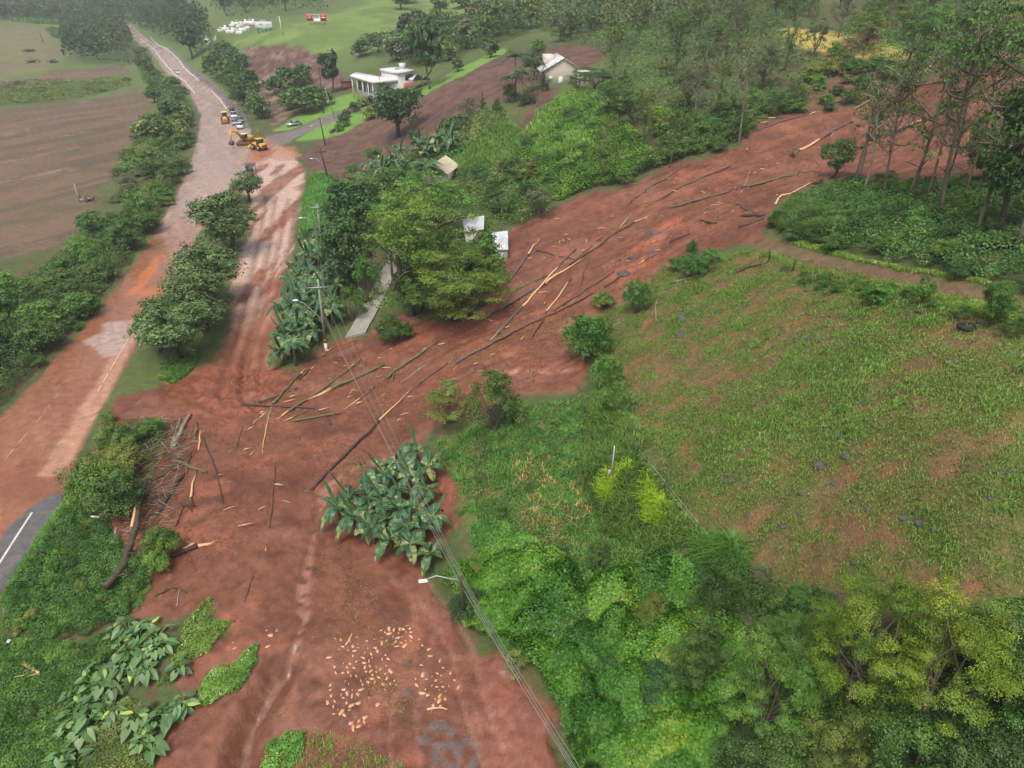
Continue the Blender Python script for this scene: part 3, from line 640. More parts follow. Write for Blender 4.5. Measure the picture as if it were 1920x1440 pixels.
def fast_scatter(poly_px, n, g, dens=None, poly_w=None):
    poly = wpoly(poly_px) if poly_w is None else poly_w; lo, hi = poly.min(0), poly.max(0); out = []; c = 0
    for _ in range(80):
        Q = g.uniform(lo, hi, (max(2000, n), 2)); Q = Q[inside(Q, poly)]
        if dens is not None and len(Q): Q = Q[g.uniform(0, 1, len(Q)) < dens(Q)]
        out.append(Q); c += len(Q)
        if c >= n: break
    P = np.concatenate(out)[:n]; return np.concatenate([P, H(P[:, 0], P[:, 1])[:, None]], 1)
def wood(poly_px, n, mind, hr, wr, kinds, mats, label, name='tree', group=None, seed=1, tilt=.04, poly_w=None):
    g = np.random.default_rng(seed)
    for P in scatter(poly_px, n, mind, g, poly_w):
        h = g.uniform(*hr); i = int(g.integers(0, len(kinds))); j = int(g.integers(0, len(mats)))
        plant(P - np.array([0, 0, .15]), h, g.uniform(*wr), kinds[i], mats[j], label, name, group or label, tilt)
# ------------------------------------------------------------------ trees and shrubs that stand out one by one
# the row between highway and side road
for u, vb, vt, w, lab in [
 (342,672,560,160,'rounded tree at the near end of the row, above a grass strip'),
 (385,622,508,140,'second tree of the row between highway and side road, behind the nearest one'),
 (398,568,456,136,'middle tree of the row between highway and side road'),
 (432,478,358,132,'broad open crowned tree of the row, fourth from the near end'),
 (468,378,318,66,'small tree at the far end of the row beside the grey shelter roof')]:
    pt(u, vb, vt, w, 'broad', 'row', lab, 'tree', 'trees in the row between highway and side road')
pt(300, 660, 580, 84, 'broad', 'row', 'low spreading tree leaning over the highway edge at the near end of the row', 'tree', 'trees in the row between highway and side road')
# centre
pt(668, 470, 330, 130, 'broad', 'dark', 'dark dense tree behind the banana grove, the larger of two', 'tree')
pt(662, 545, 398, 125, 'round', 'dark', 'dark round crowned tree at the left edge of the concrete ramp', 'tree')
pt(735, 395, 320, 90, 'broad', 'mid', 'green tree left of the beige tent roof', 'tree')
for u, vb, vt, w, k, m, lab in [
 (785,585,365,190,'feather','feather','tall feathery yellow green tree right of the concrete ramp'),
 (862,600,462,180,'feather','feather','wide feathery tree at the edge of the mud below the white sheet roof'),
 (800,470,328,170,'feather','feather','feathery tree behind the others, in front of the beige tent roof'),
 (770,500,360,130,'feather','feather','pale feathery tree whose crown hangs over the top of the concrete ramp'),
 (778,592,488,95,'round','dark','dark leafy round tree at the right side of the concrete ramp'),
 (902,545,438,105,'round','bright','leafy tree covering the lower part of the white sheet roof'),
 (850,600,530,120,'broad','olive','low olive green tree at the edge of the mud')]:
    pt(u, vb, vt, w, k, m, lab, 'tree')
pt(735, 640, 585, 66, 'bush', 'mid', 'leafy bush standing in the mud at the foot of the concrete ramp', 'bush')
pt(762, 635, 600, 34, 'bush', 'mid', 'little bush beside the leafy bush in the mud', 'bush')
pt(690, 570, 470, 60, 'wispy', 'bright', 'light green shrub on the left bank of the concrete ramp', 'shrub')
pt(662, 600, 530, 60, 'wispy', 'bright', 'low bright shrub under the bananas left of the concrete ramp', 'shrub')
# edge of the mud
for u, vb, vt, w, k, m, lab, nm in [
 (1100,672,578,106,'bush','bright','large round leafy bush at the corner of mud and pasture','bush'),
 (1192,588,510,58,'bush','mid','upright round bush on the pasture edge below the rock outcrop','bush'),
 (1130,578,543,48,'bush','olive','small pale leaved bush between two larger bushes at the mud edge','bush'),
 (1135,730,655,62,'bush','bright','bright bush below the large round bush along the fence line','bush'),
 (1150,770,710,60,'wispy','bright','loose bush on the fence line above the dark post','bush'),
 (925,805,690,118,'wispy','mid','tall loose shrub on the slope below the mud','shrub'),
 (845,790,715,112,'wispy','olive','yellowish loose shrub at the lower mud edge','shrub'),
 (960,790,735,60,'bush','mid','green shrub right of the tall loose shrub','shrub'),
 (1015,405,340,62,'wispy','grey','grey twiggy round shrub above the mud tongue','shrub'),
 (965,400,362,42,'bush','mid','dark green shrub beside the grey twiggy shrub','shrub'),
 (1300,520,470,60,'bush','mid','bush with bent stems on the upper edge of the pasture','bush'),
 (1330,500,462,50,'wispy','bright','leafy branchy bush beside fallen branches on the pasture edge','bush'),
 (1270,505,478,44,'bush','bright','low bright bush under the leaning stem at the pasture edge','bush'),
 (1295,482,445,26,'bush','mid','narrow dark bush at the mud edge above the pasture','bush')]:
    pt(u, vb, vt, w, k, m, lab, nm)
# upper centre
pt(748, 258, 150, 105, 'broad', 'dark', 'big spreading tree alone in the brown mud below the white flat roofed house', 'tree')
pt(806, 167, 40, 66, 'tall', 'dark', 'tall dark tree with a bare trunk right of the white flat roofed house', 'tree')
pt(622, 175, 95, 54, 'tall', 'dark', 'slender dark tree left of the white flat roofed house', 'tree')
pt(858, 134, 105, 26, 'round', 'mid', 'small round tree on the grass ridge above the brown mud', 'tree')
pt(920, 108, 70, 36, 'round', 'mid', 'round tree higher up on the grass ridge', 'tree')
for u, vb, vt, w, lab in [(572,212,152,70,'broad bush clump left of the lawn, the largest'), (545,205,160,44,'bush behind the lawn near the tall wooden pole'), (600,200,155,48,'bush beside the upper lawn'),
  (515,178,135,36,'bush at the edge of the brown mud flat'), (540,168,120,52,'leafy tree like bush on the brown mud flat'), (568,160,115,40,'bush on the brown mud flat nearest the white house')]:
    pt(u, vb, vt, w, 'bush', 'mid', lab, 'bush')
for u, vb, vt, w, m, lab in [(663,210,188,18,'dark','clipped dark round shrub on the driveway edge, upper of two'), (651,222,203,20,'dark','clipped dark round shrub on the driveway edge, lower of two'),
  (645,238,212,24,'mid','shrub at the lower end of the driveway hedge'), (636,246,230,18,'bright','bright yellowish shrub by the small wall'), (696,222,196,40,'olive','loose shrub on the yellow grass bank'), (680,200,180,24,'olive','shrub near the front corner of the white house')]:
    pt(u, vb, vt, w, 'bush', m, lab, 'shrub')
for u, vb, vt, w, k, m, lab in [(776,268,243,25,'round','mid','round dark shrub in the brown mud beside the banana grove'), (880,222,180,46,'wispy','grey','pale twiggy shrub at the upper mud edge'), (905,205,175,24,'cypress','dark','narrow dark conifer shrub at the upper mud edge'),
  (845,252,215,54,'bush','mid','green shrub by the brown mud'), (865,240,208,46,'bush','grey','grey green shrub by the brown mud'), (932,215,182,22,'bush','mid','small shrub below the palms')]:
    pt(u, vb, vt, w, k, m, lab, 'shrub')
pt(1018, 171, 118, 26, 'cypress', 'cypress', 'dark pointed conifer at the left corner of the gabled house', 'cypress')
pt(1026, 171, 142, 18, 'cypress', 'cypress', 'short dark conifer in front of the gabled house wall', 'cypress')
pt(1082, 168, 128, 40, 'wispy', 'mid', 'thin shrub in front of the gabled house wall', 'shrub')
# bamboo-like clump, thin trees of the middle slope
for u, vb, vt, w, k, m, lab in [(1128,345,238,60,'sparse','olive','slender tree with reddish leaves alone on the vine covered slope'), (1205,280,185,62,'sparse','olive','slender tree with yellow tufts on the middle slope'),
  (1255,315,200,50,'sparse','mid','thin white stemmed tree at the wood edge above the mud'), (1385,270,110,70,'sparse','grey','tall thin tree at the very edge of the mud'), (1235,250,195,60,'feather','yellow','yellow topped small tree among the thin trees'),
  (1150,215,150,90,'feather','mid','flat topped green tree below the gabled house'), (1185,235,165,70,'feather','bright','bright flat topped tree on the middle slope'), (1115,170,125,70,'feather','dark','dark spreading tree right of the gabled house')]:
    pt(u, vb, vt, w, k, m, lab, 'tree')
# right hand wood: big dark trunks in front of the slide
for u, vb, vt, w, k, m, lab in [
 (1600,352,190,120,'snag','mid','twin stemmed lichen grey tree leftmost in the right hand wood'),
 (1618,362,150,110,'snag','mid','pale barked tree next to the twin stemmed tree'),
 (1655,372,150,130,'snag','mid','dark thin tree in front of the slide'),
 (1700,372,90,190,'bare','mid','largest dark tree of the right hand wood with forked limbs'),
 (1735,380,120,120,'snag','mid','leaning dark tree right of the largest tree'),
 (1762,412,60,200,'bare','mid','straight dark trunked tree in the middle of the right hand wood'),
 (1800,395,110,110,'snag','mid','thin leaning tree behind the straight trunk'),
 (1830,440,60,210,'bare','mid','near dark tree with a green vine on its trunk'),
 (1872,440,140,160,'broad','mid','leafy tree at the right edge, half behind the near dark tree'),
 (1905,470,120,180,'bare','dark','near dark tree cut by the right edge of the picture'),
 (1560,335,255,70,'broad','mid','small dark green tree bending over the mud'),
 (1845,330,170,120,'snag','mid','thin forked tree over the mud at the right'),
 (1890,300,150,120,'snag','mid','thin tree over the mud at the right edge')]:
    pt(u, vb, vt, w, k, m, lab, 'tree', tilt=.03)
for u, vb, vt, w, k, m, lab in [(1850,350,230,110,'broad','dark','dense dark green tree behind the near dark trunks')]: pt(u, vb, vt, w, k, m, lab, 'tree')
for u, vb, vt, w, lab in [(1640,572,532,60,'leafy sapling under the dirt path, left of three'), (1727,573,520,40,'leafy sapling under the dirt path, middle of three'), (1856,612,522,70,'taller leafy sapling on the pasture below the path, right of three')]:
    pt(u, vb, vt, w, 'broad', 'bright', lab, 'sapling')
# bottom right
for u, vb, vt, w, k, m, lab in [
 (1585,1330,1100,200,'feather','yellow','yellow green feathery tree on the lower right bank, left of two'),
 (1725,1370,1140,235,'feather','yellow','larger yellow green feathery tree on the lower right bank, right of two'),
 (1420,1400,1215,170,'feather','bright','fresh green young tree with drooping sprays at the bottom'),
 (1490,1260,1155,120,'feather','bright','soft green young tree left of the yellow green trees'),
 (1330,1200,1045,130,'wispy','mid','feathery green shrub tree with seed heads on the bank'),
 (1290,1290,1180,110,'wispy','mid','dark shrub tree inside the vine bank'),
 (1560,1470,1330,170,'wispy','olive','shrubby olive tree at the bottom edge'),
 (1680,1500,1360,180,'broad','mid','green leafy tree at the bottom edge'),
 (1840,1300,1150,190,'wispy','dark','twiggy dark tree at the right edge'),
 (1890,1420,1270,170,'broad','mid','blue green leafy tree in the lower right corner'),
 (1820,1500,1380,190,'broad','dark','dark leafy tree at the bottom right edge'),
 (1480,1500,1380,170,'bush','mid','dense bush at the bottom edge under the young trees'),
 (1380,1490,1390,150,'bush','dark','dark bush at the bottom edge beside the vine bank')]:
    pt(u, vb, vt, w, k, m, lab, 'tree' if k not in ('bush',) else 'bush')
# lower left pile
for u, vb, vt, w, k, m, lab in [
 (190,955,850,110,'bush','bright','vine smothered mound of a bush left of the broken trunks, nearer the highway'),
 (228,965,880,110,'bush','mid','vine smothered bush touching the thick dark broken trunk'),
 (225,850,790,80,'bush','mid','flattened leafy bush at the upper end of the debris pile'),
 (285,820,782,62,'bush','bright','bright low bush among broken stems'),
 (225,890,835,110,'bush','olive','muddy green bush in the middle of the debris pile'),
 (310,1045,985,76,'bush','bright','round bright bush between the two thick broken trunks'),
 (300,1075,1030,50,'bush','creeper','small glossy bush beside the lower thick broken trunk'),
 (205,790,772,34,'bush','mid','loose leafy branch lying on the mud above the debris pile')]:
    pt(u, vb, vt, w, k, m, lab, 'bush')

# ------------------------------------------------------------------ woods: every tree a copy
belt = [(-140,830),(0,772),(60,706),(120,640),(168,586),(233,508),(288,428),(328,356),(352,312),(330,330),(255,400),(215,420),(150,470),(70,520),(0,560),(-140,640)]
wood(belt, 28, 4.0, (3.4, 5.8), (4.5, 6.8), ['bush', 'round', 'broad'], ['mid', 'bright', 'mid'], 'leafy roadside tree in the dense belt along the left edge of the highway', 'tree', 'trees of the belt left of the highway', 3)
wood(belt, 34, 3.0, (1.8, 3.4), (3.2, 4.8), ['bush', 'wispy'], ['mid', 'bright', 'olive'], 'low bush filling the belt along the left edge of the highway', 'bush', 'bushes of the belt left of the highway', 4)
belt2 = [(300,335),(345,312),(360,262),(368,215),(350,188),(320,158),(292,128),(262,98),(255,130),(280,172),(300,215),(268,262),(225,300),(215,330)]
wood(belt2, 28, 4.5, (3.5, 7), (5, 8), ['bush', 'round', 'broad'], ['mid', 'mid', 'olive', 'dark'], 'tree of the far belt between the ploughed field and the highway', 'tree', 'trees of the far belt left of the highway', 5)
wood([(125,118),(238,122),(258,110),(252,80),(240,56),(200,38),(150,30),(120,66),(128,92)], 8, 8, (9, 16), (9, 14), ['broad', 'round', 'tall'], ['dark', 'mid', 'dark', 'olive'], 'large tree of the far wood left of where the highway disappears', 'tree', 'far trees left of the highway end', 6)
wood([(-40,38),(115,52),(150,28),(200,36),(240,46),(250,30),(240,8),(120,2),(0,6),(-60,10)], 8, 12, (8, 15), (10, 18), ['broad', 'round'], ['dark', 'mid'], 'distant dark tree of the wooded hillside in the top left corner', 'tree', 'distant trees in the top left corner', 7)
wood([(262,52),(290,70),(325,92),(372,118),(398,112),(408,84),(372,52),(340,24),(300,6),(255,10),(248,38)], 12, 8, (11, 18), (10, 15), ['broad', 'round', 'tall'], ['dark', 'dark', 'mid'], 'big dark tree of the far wood right of the highway bend', 'tree', 'far trees right of the highway end', 8)
wood([(385,150),(415,168),(450,197),(468,222),(500,236),(494,200),(478,165),(462,120),(440,92),(405,96),(392,118)], 24, 4.5, (4, 8), (5, 8), ['bush', 'round', 'broad'], ['mid', 'dark', 'mid'], 'tree of the strip between the far highway and the brown mud flat', 'tree', 'trees right of the far highway', 9)
wood([(460,36),(520,34),(600,26),(628,8),(590,-16),(470,-16),(380,-10),(400,20)], 10, 8, (12, 20), (8, 13), ['tall', 'broad'], ['dark', 'dark', 'mid'], 'tall dark tree of the grove behind the two billboards', 'tree', 'grove behind the billboards', 10)
wood([(650,120),(700,108),(780,128),(835,118),(900,92),(955,72),(1000,60),(985,30),(905,46),(850,62),(790,62),(745,96),(690,95)], 30, 5.5, (6, 12), (6, 10), ['broad', 'round', 'tall'], ['dark', 'mid', 'grey', 'olive'], 'hazy tree of the wood behind the white flat roofed house', 'tree', 'wood behind the white flat roofed house', 11)
wood([(740,20),(820,30),(900,40),(1000,25),(1000,-12),(900,-8),(740,-8)], 10, 10, (7, 13), (8, 13), ['broad', 'round'], ['grey', 'mid'], 'scattered hazy tree on the far green hillside at the top', 'tree', 'far hillside trees at the top', 12)
big_slope = [(1000,55),(1060,84),(1125,95),(1135,150),(1190,190),(1225,270),(1260,298),(1320,292),(1384,270),(1420,222),(1500,206),(1570,182),(1560,130),(1490,88),(1470,50),(1560,-10),(1000,-10)]
wood(big_slope, 84, 3.6, (6.5, 11), (4, 7), ['sparse', 'sparse', 'sparse', 'feather'], ['grey', 'olive', 'mid'], 'thin grey twigged tree of the sparse wood above the landslide', 'tree', 'sparse wood above the landslide', 13)
wood(big_slope, 26, 3.5, (2, 4), (3, 5.5), ['bush', 'wispy'], ['mid', 'dark', 'olive'], 'dark undergrowth bush of the sparse wood above the landslide', 'bush', 'undergrowth of the sparse wood', 14)
wood([(1230,280),(1270,296),(1320,292),(1384,268),(1420,220),(1500,208),(1480,180),(1400,190),(1330,240),(1240,250)], 22, 2.6, (2, 4), (3, 5), ['bush', 'wispy'], ['mid', 'bright'], 'leafy bush along the upper edge of the landslide', 'bush', 'bushes along the upper edge of the landslide', 15)
wood([(1590,120),(1700,132),(1800,120),(1960,104),(1960,20),(1850,-10),(1640,-10),(1700,60),(1620,80)], 26, 3.8, (6, 10), (5, 8), ['feather', 'sparse', 'feather'], ['mid', 'olive', 'feather'], 'feathery green tree of the steep wood at the top right', 'tree', 'steep wood at the top right', 16)
under = [(1450,440),(1476,392),(1540,352),(1600,345),(1700,352),(1800,348),(1960,340),(1960,550),(1860,535),(1760,516),(1690,502),(1600,482),(1500,452)]
wood(under, 72, 1.6, (1.0, 2.4), (1.8, 3.2), ['bush', 'bush', 'wispy'], ['mid', 'dark', 'bright'], 'leafy bush of the dense undergrowth between the dirt path and the landslide', 'bush', 'undergrowth above the dirt path', 17)
wood([(960,380),(1000,330),(960,290),(985,260),(1060,230),(1120,190),(1180,210),(1220,270),(1240,300),(1180,345),(1110,356),(1050,372)], 24, 3.2, (1.4, 3), (2.5, 4.5), ['bush', 'wispy'], ['bright', 'mid', 'mid'], 'low bush on the vine covered slope below the gabled house', 'shrub', 'bushes on the vine covered slope', 18)
wood([(880,330),(940,330),(990,345),(1000,400),(955,410),(920,400),(890,370)], 13, 2.2, (2, 4.5), (3, 5), ['bush', 'round', 'wispy'], ['mid', 'dark', 'olive'], 'green tree or shrub between the beige roof and the mud tongue', 'bush', 'bushes behind the feathery trees', 19)
wood([(1480,1180),(1600,1240),(1760,1200),(1900,1180),(1960,1200),(1960,1500),(1380,1500),(1440,1300)], 42, 1.5, (1.2, 2.6), (1.8, 3.2), ['bush', 'wispy', 'broad'], ['dark', 'mid', 'olive'], 'low dark green bush under the yellow green trees in the lower right corner', 'bush', 'bushes in the lower right corner', 20)
wood([(640,300),(760,300),(840,330),(800,360),(700,370),(640,345)], 12, 3.2, (2, 4), (3, 5), ['bush', 'broad'], ['mid', 'grey', 'bright'], 'green shrub of the thicket left of the beige tent roof', 'bush', 'thicket left of the beige roof', 21)
wood([(-60,150),(0,158),(70,150),(150,152),(240,140),(230,160),(150,185),(60,194),(-60,205)], 14, 7, (1.0, 2.0), (5, 8), ['bush', 'wispy'], ['grey', 'olive'], 'brownish shrub of the weedy hollow between the two fields', 'shrub', 'shrubs of the weedy hollow', 22)
wood([(205,345),(240,300),(262,262),(288,216),(300,240),(270,300),(262,370),(225,380)], 12, 4, (1.6, 3), (4, 6), ['wispy', 'bush'], ['olive', 'grey'], 'weedy shrub at the edge of the ploughed field', 'shrub', 'weedy shrubs at the field edge', 23)

wood([(1540,350),(1620,358),(1700,368),(1800,385),(1930,420),(1930,330),(1800,320),(1680,335),(1580,335)], 7, 3.2, (10, 15), (3.5, 6), ['snag', 'snag', 'sparse'], ['mid', 'mid', 'grey'], 'thin pale tree among the dark trunks of the right hand wood', 'tree', 'thin trees of the right hand wood', 24)
wood([(850,1110),(900,1050),(1000,1040),(1150,1060),(1260,1050),(1340,1120),(1400,1220),(1400,1400),(1300,1480),(1130,1480),(1080,1380),(1000,1270),(920,1200)], 30, 1.8, (1.2, 3.2), (1.6, 3.4), ['bush', 'wispy', 'bush'], ['mid', 'bright', 'olive', 'dark'], 'bush poking through the vines on the bank above the lower side road', 'shrub', 'bushes in the vine bank', 25)
wood([(10,1120),(70,1050),(130,975),(190,985),(250,1050),(290,1090),(240,1150),(150,1195),(60,1195)], 24, 1.0, (.6, 1.5), (1.3, 2.4), ['bush', 'wispy'], ['bright', 'mid', 'olive'], 'flattened leafy bush in the broken greenery beside the clean asphalt', 'bush', 'bushes of the debris beside the asphalt', 26)
wood([(-20,1210),(80,1210),(170,1210),(190,1260),(140,1380),(120,1460),(-20,1460)], 14, 1.2, (.4, .9), (1.2, 2.2), ['bush', 'wispy'], ['bright', 'olive', 'mid'], 'low leafy clump among the creepers at the lower left', 'bush', 'low clumps at the lower left', 27)
wood([(960,790),(1090,760),(1150,800),(1120,900),(1000,1000),(880,1020),(850,960),(900,860)], 12, 1.4, (.5, 1.2), (1.0, 2.0), ['bush', 'wispy'], ['bright', 'mid'], 'small leafy weed bush on the bank left of the fence line', 'bush', 'weed bushes left of the fence line', 28)
wood([(1460,500),(1600,520),(1750,560),(1930,610),(1930,650),(1800,600),(1650,560),(1500,530)], 16, 1.4, (.5, 1.1), (1.0, 2.0), ['bush', 'wispy'], ['bright', 'mid'], 'low leafy bush on the pasture edge below the dirt path', 'bush', 'bushes below the dirt path', 29)

wood([(1470,218),(1520,150),(1560,105),(1640,118),(1740,128),(1700,168),(1600,200),(1520,214)], 26, 3.0, (1.5, 3.5), (2.5, 4.5), ['bush', 'wispy', 'bush'], ['mid', 'bright', 'olive'], 'shrub on the reddish slope below the yellow grass field', 'shrub', 'shrubs below the yellow field', 30)
wood([(1440,60),(1480,90),(1560,120),(1700,125),(1740,60),(1640,-10),(1480,-10)], 18, 4, (7, 11), (3.5, 6), ['sparse', 'sparse', 'feather'], ['grey', 'mid', 'olive'], 'thin tree standing around the yellow grass field', 'tree', 'thin trees round the yellow field', 31)
for u, vb, vt, w, k, m, lab in [(955,192,150,34,'bush','mid','green bush at the foot of the shorter palm'),(985,196,172,40,'bush','dark','low dark bush between the palms'),(1000,150,92,44,'broad','dark','dark leafy tree behind the palm nearest the gabled house'),(1010,120,72,34,'feather','bright','bright green tree on the wood edge above the palms')]: pt(u, vb, vt, w, k, m, lab, 'bush' if k == 'bush' else 'tree')

wood([(1370,1080),(1470,1090),(1600,1115),(1560,1180),(1480,1190),(1400,1190)], 10, 1.2, (.8, 1.8), (1.2, 2.2), ['bush', 'wispy'], ['mid', 'olive', 'grey'], 'loose bush where the pasture meets the lower right trees', 'shrub', 'bushes at the foot of the pasture', 33)

# ------------------------------------------------------------------ ground cover nobody could count
def smooth_edge(P, poly, w): d = pdist(P[:, :2], np.concatenate([poly, poly[:1]])); return sstep(0, w, d)
def domes(x, y, s, seed):
    """dome shaped crowns on a jittered grid: height and a value per crown"""
    x, y = x / s, y / s; xi, yi = np.floor(x), np.floor(y); best = np.full(np.shape(x), -9.); val = np.zeros(np.shape(x))
    for dx in (-1, 0, 1):
        for dy in (-1, 0, 1):
            cx, cy_ = xi + dx, yi + dy; px_, py_ = cx + .15 + .7 * _hash(cx, cy_, seed), cy_ + .15 + .7 * _hash(cx, cy_, seed + 1); hh = .45 + .55 * _hash(cx, cy_, seed + 2); rr = .55 + .35 * _hash(cx, cy_, seed + 3)
            h = hh * (1 - ((x - px_) ** 2 + (y - py_) ** 2) / rr ** 2); m = h > best; best = np.where(m, h, best); val = np.where(m, _hash(cx, cy_, seed + 4), val)
    return np.clip(best, 0, 1), val
def lumps(x, y, s, seed): return .65 * vnoise(x / s, y / s, seed) + .35 * vnoise(x / s * 2.3, y / s * 2.3, seed + 9)
def canopy(name, label, poly_px, n, h0, h1, lump, size, mat, cat, seed=1, asp=.8, edge=1.2, depth=.35, thin=0., up=.5, poly_w=None, holes=0.):
    g = np.random.default_rng(seed); poly = wpoly(poly_px) if poly_w is None else poly_w
    dens = None
    if holes: dens = lambda Q: 1 - holes * sstep(.5, .62, fbm(Q[:, 0] / lump / .8, Q[:, 1] / lump / .8, 3, seed + 77))
    P = fast_scatter(poly_px, n, g, dens, poly)
    def hf(x, y): return h0 + (h1 - h0) * np.clip(.72 * domes(x, y, lump, seed)[0] ** .7 + .28 * lumps(x, y, lump * .4, seed), 0, 1)
    e = smooth_edge(P, poly, edge); ke = smooth_edge(P, poly, max(edge * 1.2, lump * .35)) > .9 * vnoise(P[:, 0] / lump * 1.3, P[:, 1] / lump * 1.3, seed + 31) - .12; P, e = P[ke], e[ke]; h = hf(P[:, 0], P[:, 1]) * (.25 + .75 * e); d = .25
    sx = (hf(P[:, 0] + d, P[:, 1]) - hf(P[:, 0] - d, P[:, 1])) / (2 * d); sy = (hf(P[:, 0], P[:, 1] + d) - hf(P[:, 0], P[:, 1] - d)) / (2 * d)
    nn = np.stack([-sx, -sy, np.ones(len(P)) * up * 2], 1) + g.normal(size=(len(P), 3)) * .38
    Q = P.copy(); Q[:, 2] += h * (1 - depth * g.uniform(0, 1, len(P)) ** 2) + .03
    Q[:, :2] += g.normal(size=(len(P), 2)) * size * .3
    t = np.clip(g.normal(.4, .17, len(P)) + (fbm(P[:, 0] / 2.2, P[:, 1] / 2.2, 3, seed + 5) - .5) * .7 + (domes(P[:, 0], P[:, 1], lump, seed)[1] - .5) * .55, 0, 1)
    mb = MB(); mb.leaves(Q, nn, size, asp, t, g)
    return tag(mb.obj(name, LM[mat]), label, cat, None, 'stuff')
def blades(mb, P, k, ln, w, g, lean=.5, tint=None, spread=.12):
    n = len(P) * k; B = np.repeat(P, k, 0) + np.concatenate([g.normal(size=(n, 2)) * spread, np.zeros((n, 1))], 1)
    a = g.uniform(0, 6.283, n); L = ln * g.uniform(.55, 1.25, n); dx = np.stack([np.cos(a), np.sin(a)], 1); s = np.stack([-dx[:, 1], dx[:, 0]], 1) * (w * .5)
    ll = lean * g.uniform(.3, 1.3, n)
    m = np.concatenate([B[:, :2] + dx * (L * ll * .4)[:, None], (B[:, 2] + L * .62)[:, None]], 1); tp = np.concatenate([B[:, :2] + dx * (L * ll)[:, None], (B[:, 2] + L * (.95 - .35 * ll))[:, None]], 1)
    z0 = np.zeros((n, 1)); S3 = np.concatenate([s, z0], 1)
    V = np.stack([B - S3, B + S3, m + S3 * .8, m - S3 * .8, tp], 1).reshape(-1, 3); i = np.arange(n) * 5
    t = np.repeat(np.clip(g.normal(.45, .22, len(P)) if tint is None else tint, 0, 1), k) + g.normal(size=n) * .08
    mb.add(V, np.stack([i, i + 1, i + 2, i + 3], 1), np.stack([i + 3, i + 2, i + 4], 1), np.repeat(np.clip(t, 0, 1), 5))
def grass(name, label, poly_px, n, k, ln, w, mat, seed, lean=.5, dens=None, spread=.12, poly_w=None):
    g = np.random.default_rng(seed); P = fast_scatter(poly_px, n, g, dens, poly_w); mb = MB()
    t = np.clip(.15 + .6 * fbm(P[:, 0] / 2.5, P[:, 1] / 2.5, 3, seed) + g.normal(size=len(P)) * .15, 0, 1)
    P[:, 2] -= .02; blades(mb, P, k, ln, w, g, lean, t, spread)
    return tag(mb.obj(name, LM[mat]), label, 'grass', None, 'stuff')
def pgd(Q):
    x, y = Q[:, 0], Q[:, 1]
    v = fbm(x * .8, y * .8, 3, 401) * .55 + fbm(x * .12, y * .12, 5, 11) * .3 + fbm(x * 2.2, y * 2.2, 3, 37) * .15
    return .2 + .8 * sstep(.40, .55, v)
in_past = [p for p in P_PAST]
grass('grass', 'patchy green grass tufts on the red soil of the sloping pasture', in_past, 60000, 5, .15, .045, 'pasture', 31, .85, pgd, .2)
def pgd2(Q): return sstep(.52, .66, fbm(Q[:, 0] * .35, Q[:, 1] * .35, 3, 29)) * pgd(Q)
grass('grass', 'taller brighter grass clumps scattered over the sloping pasture', in_past, 1500, 14, .34, .05, 'grass', 32, .85, pgd2, .22)
grass('grass', 'low green weeds on the bank between the bananas and the fence line', P_GRASS, 6500, 8, .36, .06, 'tallgrass', 33, .8, pgd, .18)
canopy('ground_cover', 'low leafy weeds covering the bank left of the fence line', P_GRASS, 13000, .1, .6, 1.5, .15, 'mid', 'weeds', 34, .7, holes=.9)
grass('grass', 'tall lime green grass in the strip along the fence line', [(1110,745),(1165,700),(1185,760),(1205,860),(1290,980),(1330,1010),(1240,1040),(1130,1000),(1090,900),(1100,800)], 1900, 12, .8, .07, 'tallgrass', 35, .7)
grass('grass', 'yellow tinted patches of tall grass along the fence line', [(1160,860),(1200,870),(1250,950),(1240,1000),(1180,990),(1120,930)], 420, 13, .9, .07, 'limegrass', 135, .7, lambda Q: sstep(.5, .6, fbm(Q[:, 0] * .6, Q[:, 1] * .6, 3, 9)))
grass('grass', 'dry brown stalks on the bank left of the fence line', [(960,860),(1060,840),(1100,900),(1110,1010),(1050,1060),(960,960)], 110, 8, .6, .05, 'dry', 36, .8)
grass('grass', 'grass strip under the nearest tree of the row beside the highway', [(300,712),(335,660),(372,650),(365,690),(325,720)], 900, 12, .4, .07, 'grass', 37, .7)
grass('grass', 'tall bright grass along the right side of the puddled side road', [(570,445),(575,380),(588,335),(620,335),(625,400),(610,440)], 1500, 14, 1.7, .14, 'tallgrass', 38, .5, None, .35)
grass('grass', 'tall grass on the slope behind the beige tent roof', [(845,315),(900,275),(950,235),(985,262),(960,330),(900,345)], 1700, 14, 1.7, .16, 'tallgrass', 39, .5, None, .4)
grass('grass', 'long grass on the slope below the gabled house', [(985,262),(1020,205),(1075,172),(1130,178),(1160,220),(1100,270),(1040,310)], 2300, 14, 1.2, .16, 'grass', 40, .7, None, .4)
grass('grass', 'bent tall grass at the left end of the undergrowth above the dirt path', [(1445,425),(1490,385),(1560,400),(1570,445),(1500,450)], 900, 16, 1.4, .09, 'tallgrass', 41, .9, None, .2)
grass('grass', 'fringe of grass along both sides of the dirt path', [(1440,476),(1500,450),(1600,482),(1700,505),(1900,545),(1920,610),(1850,600),(1750,565),(1600,525),(1480,500)], 3600, 9, .22, .05, 'grass', 42, .7, lambda Q: (pdist(Q, wpoly(LINE_PATH)) > .9) * 1.0)
grass('grass', 'big tuft of long arching grass at the lower end of the fence line', [(1310,1040),(1370,1030),(1390,1080),(1330,1090)], 120, 24, 1.5, .07, 'tallgrass', 43, .9)
grass('grass', 'weeds on the muddy verge at the bottom of the picture', [(480,1440),(520,1390),(600,1360),(700,1400),(780,1450),(700,1490),(500,1490)], 240, 7, .25, .05, 'grass', 44, .8, pgd)
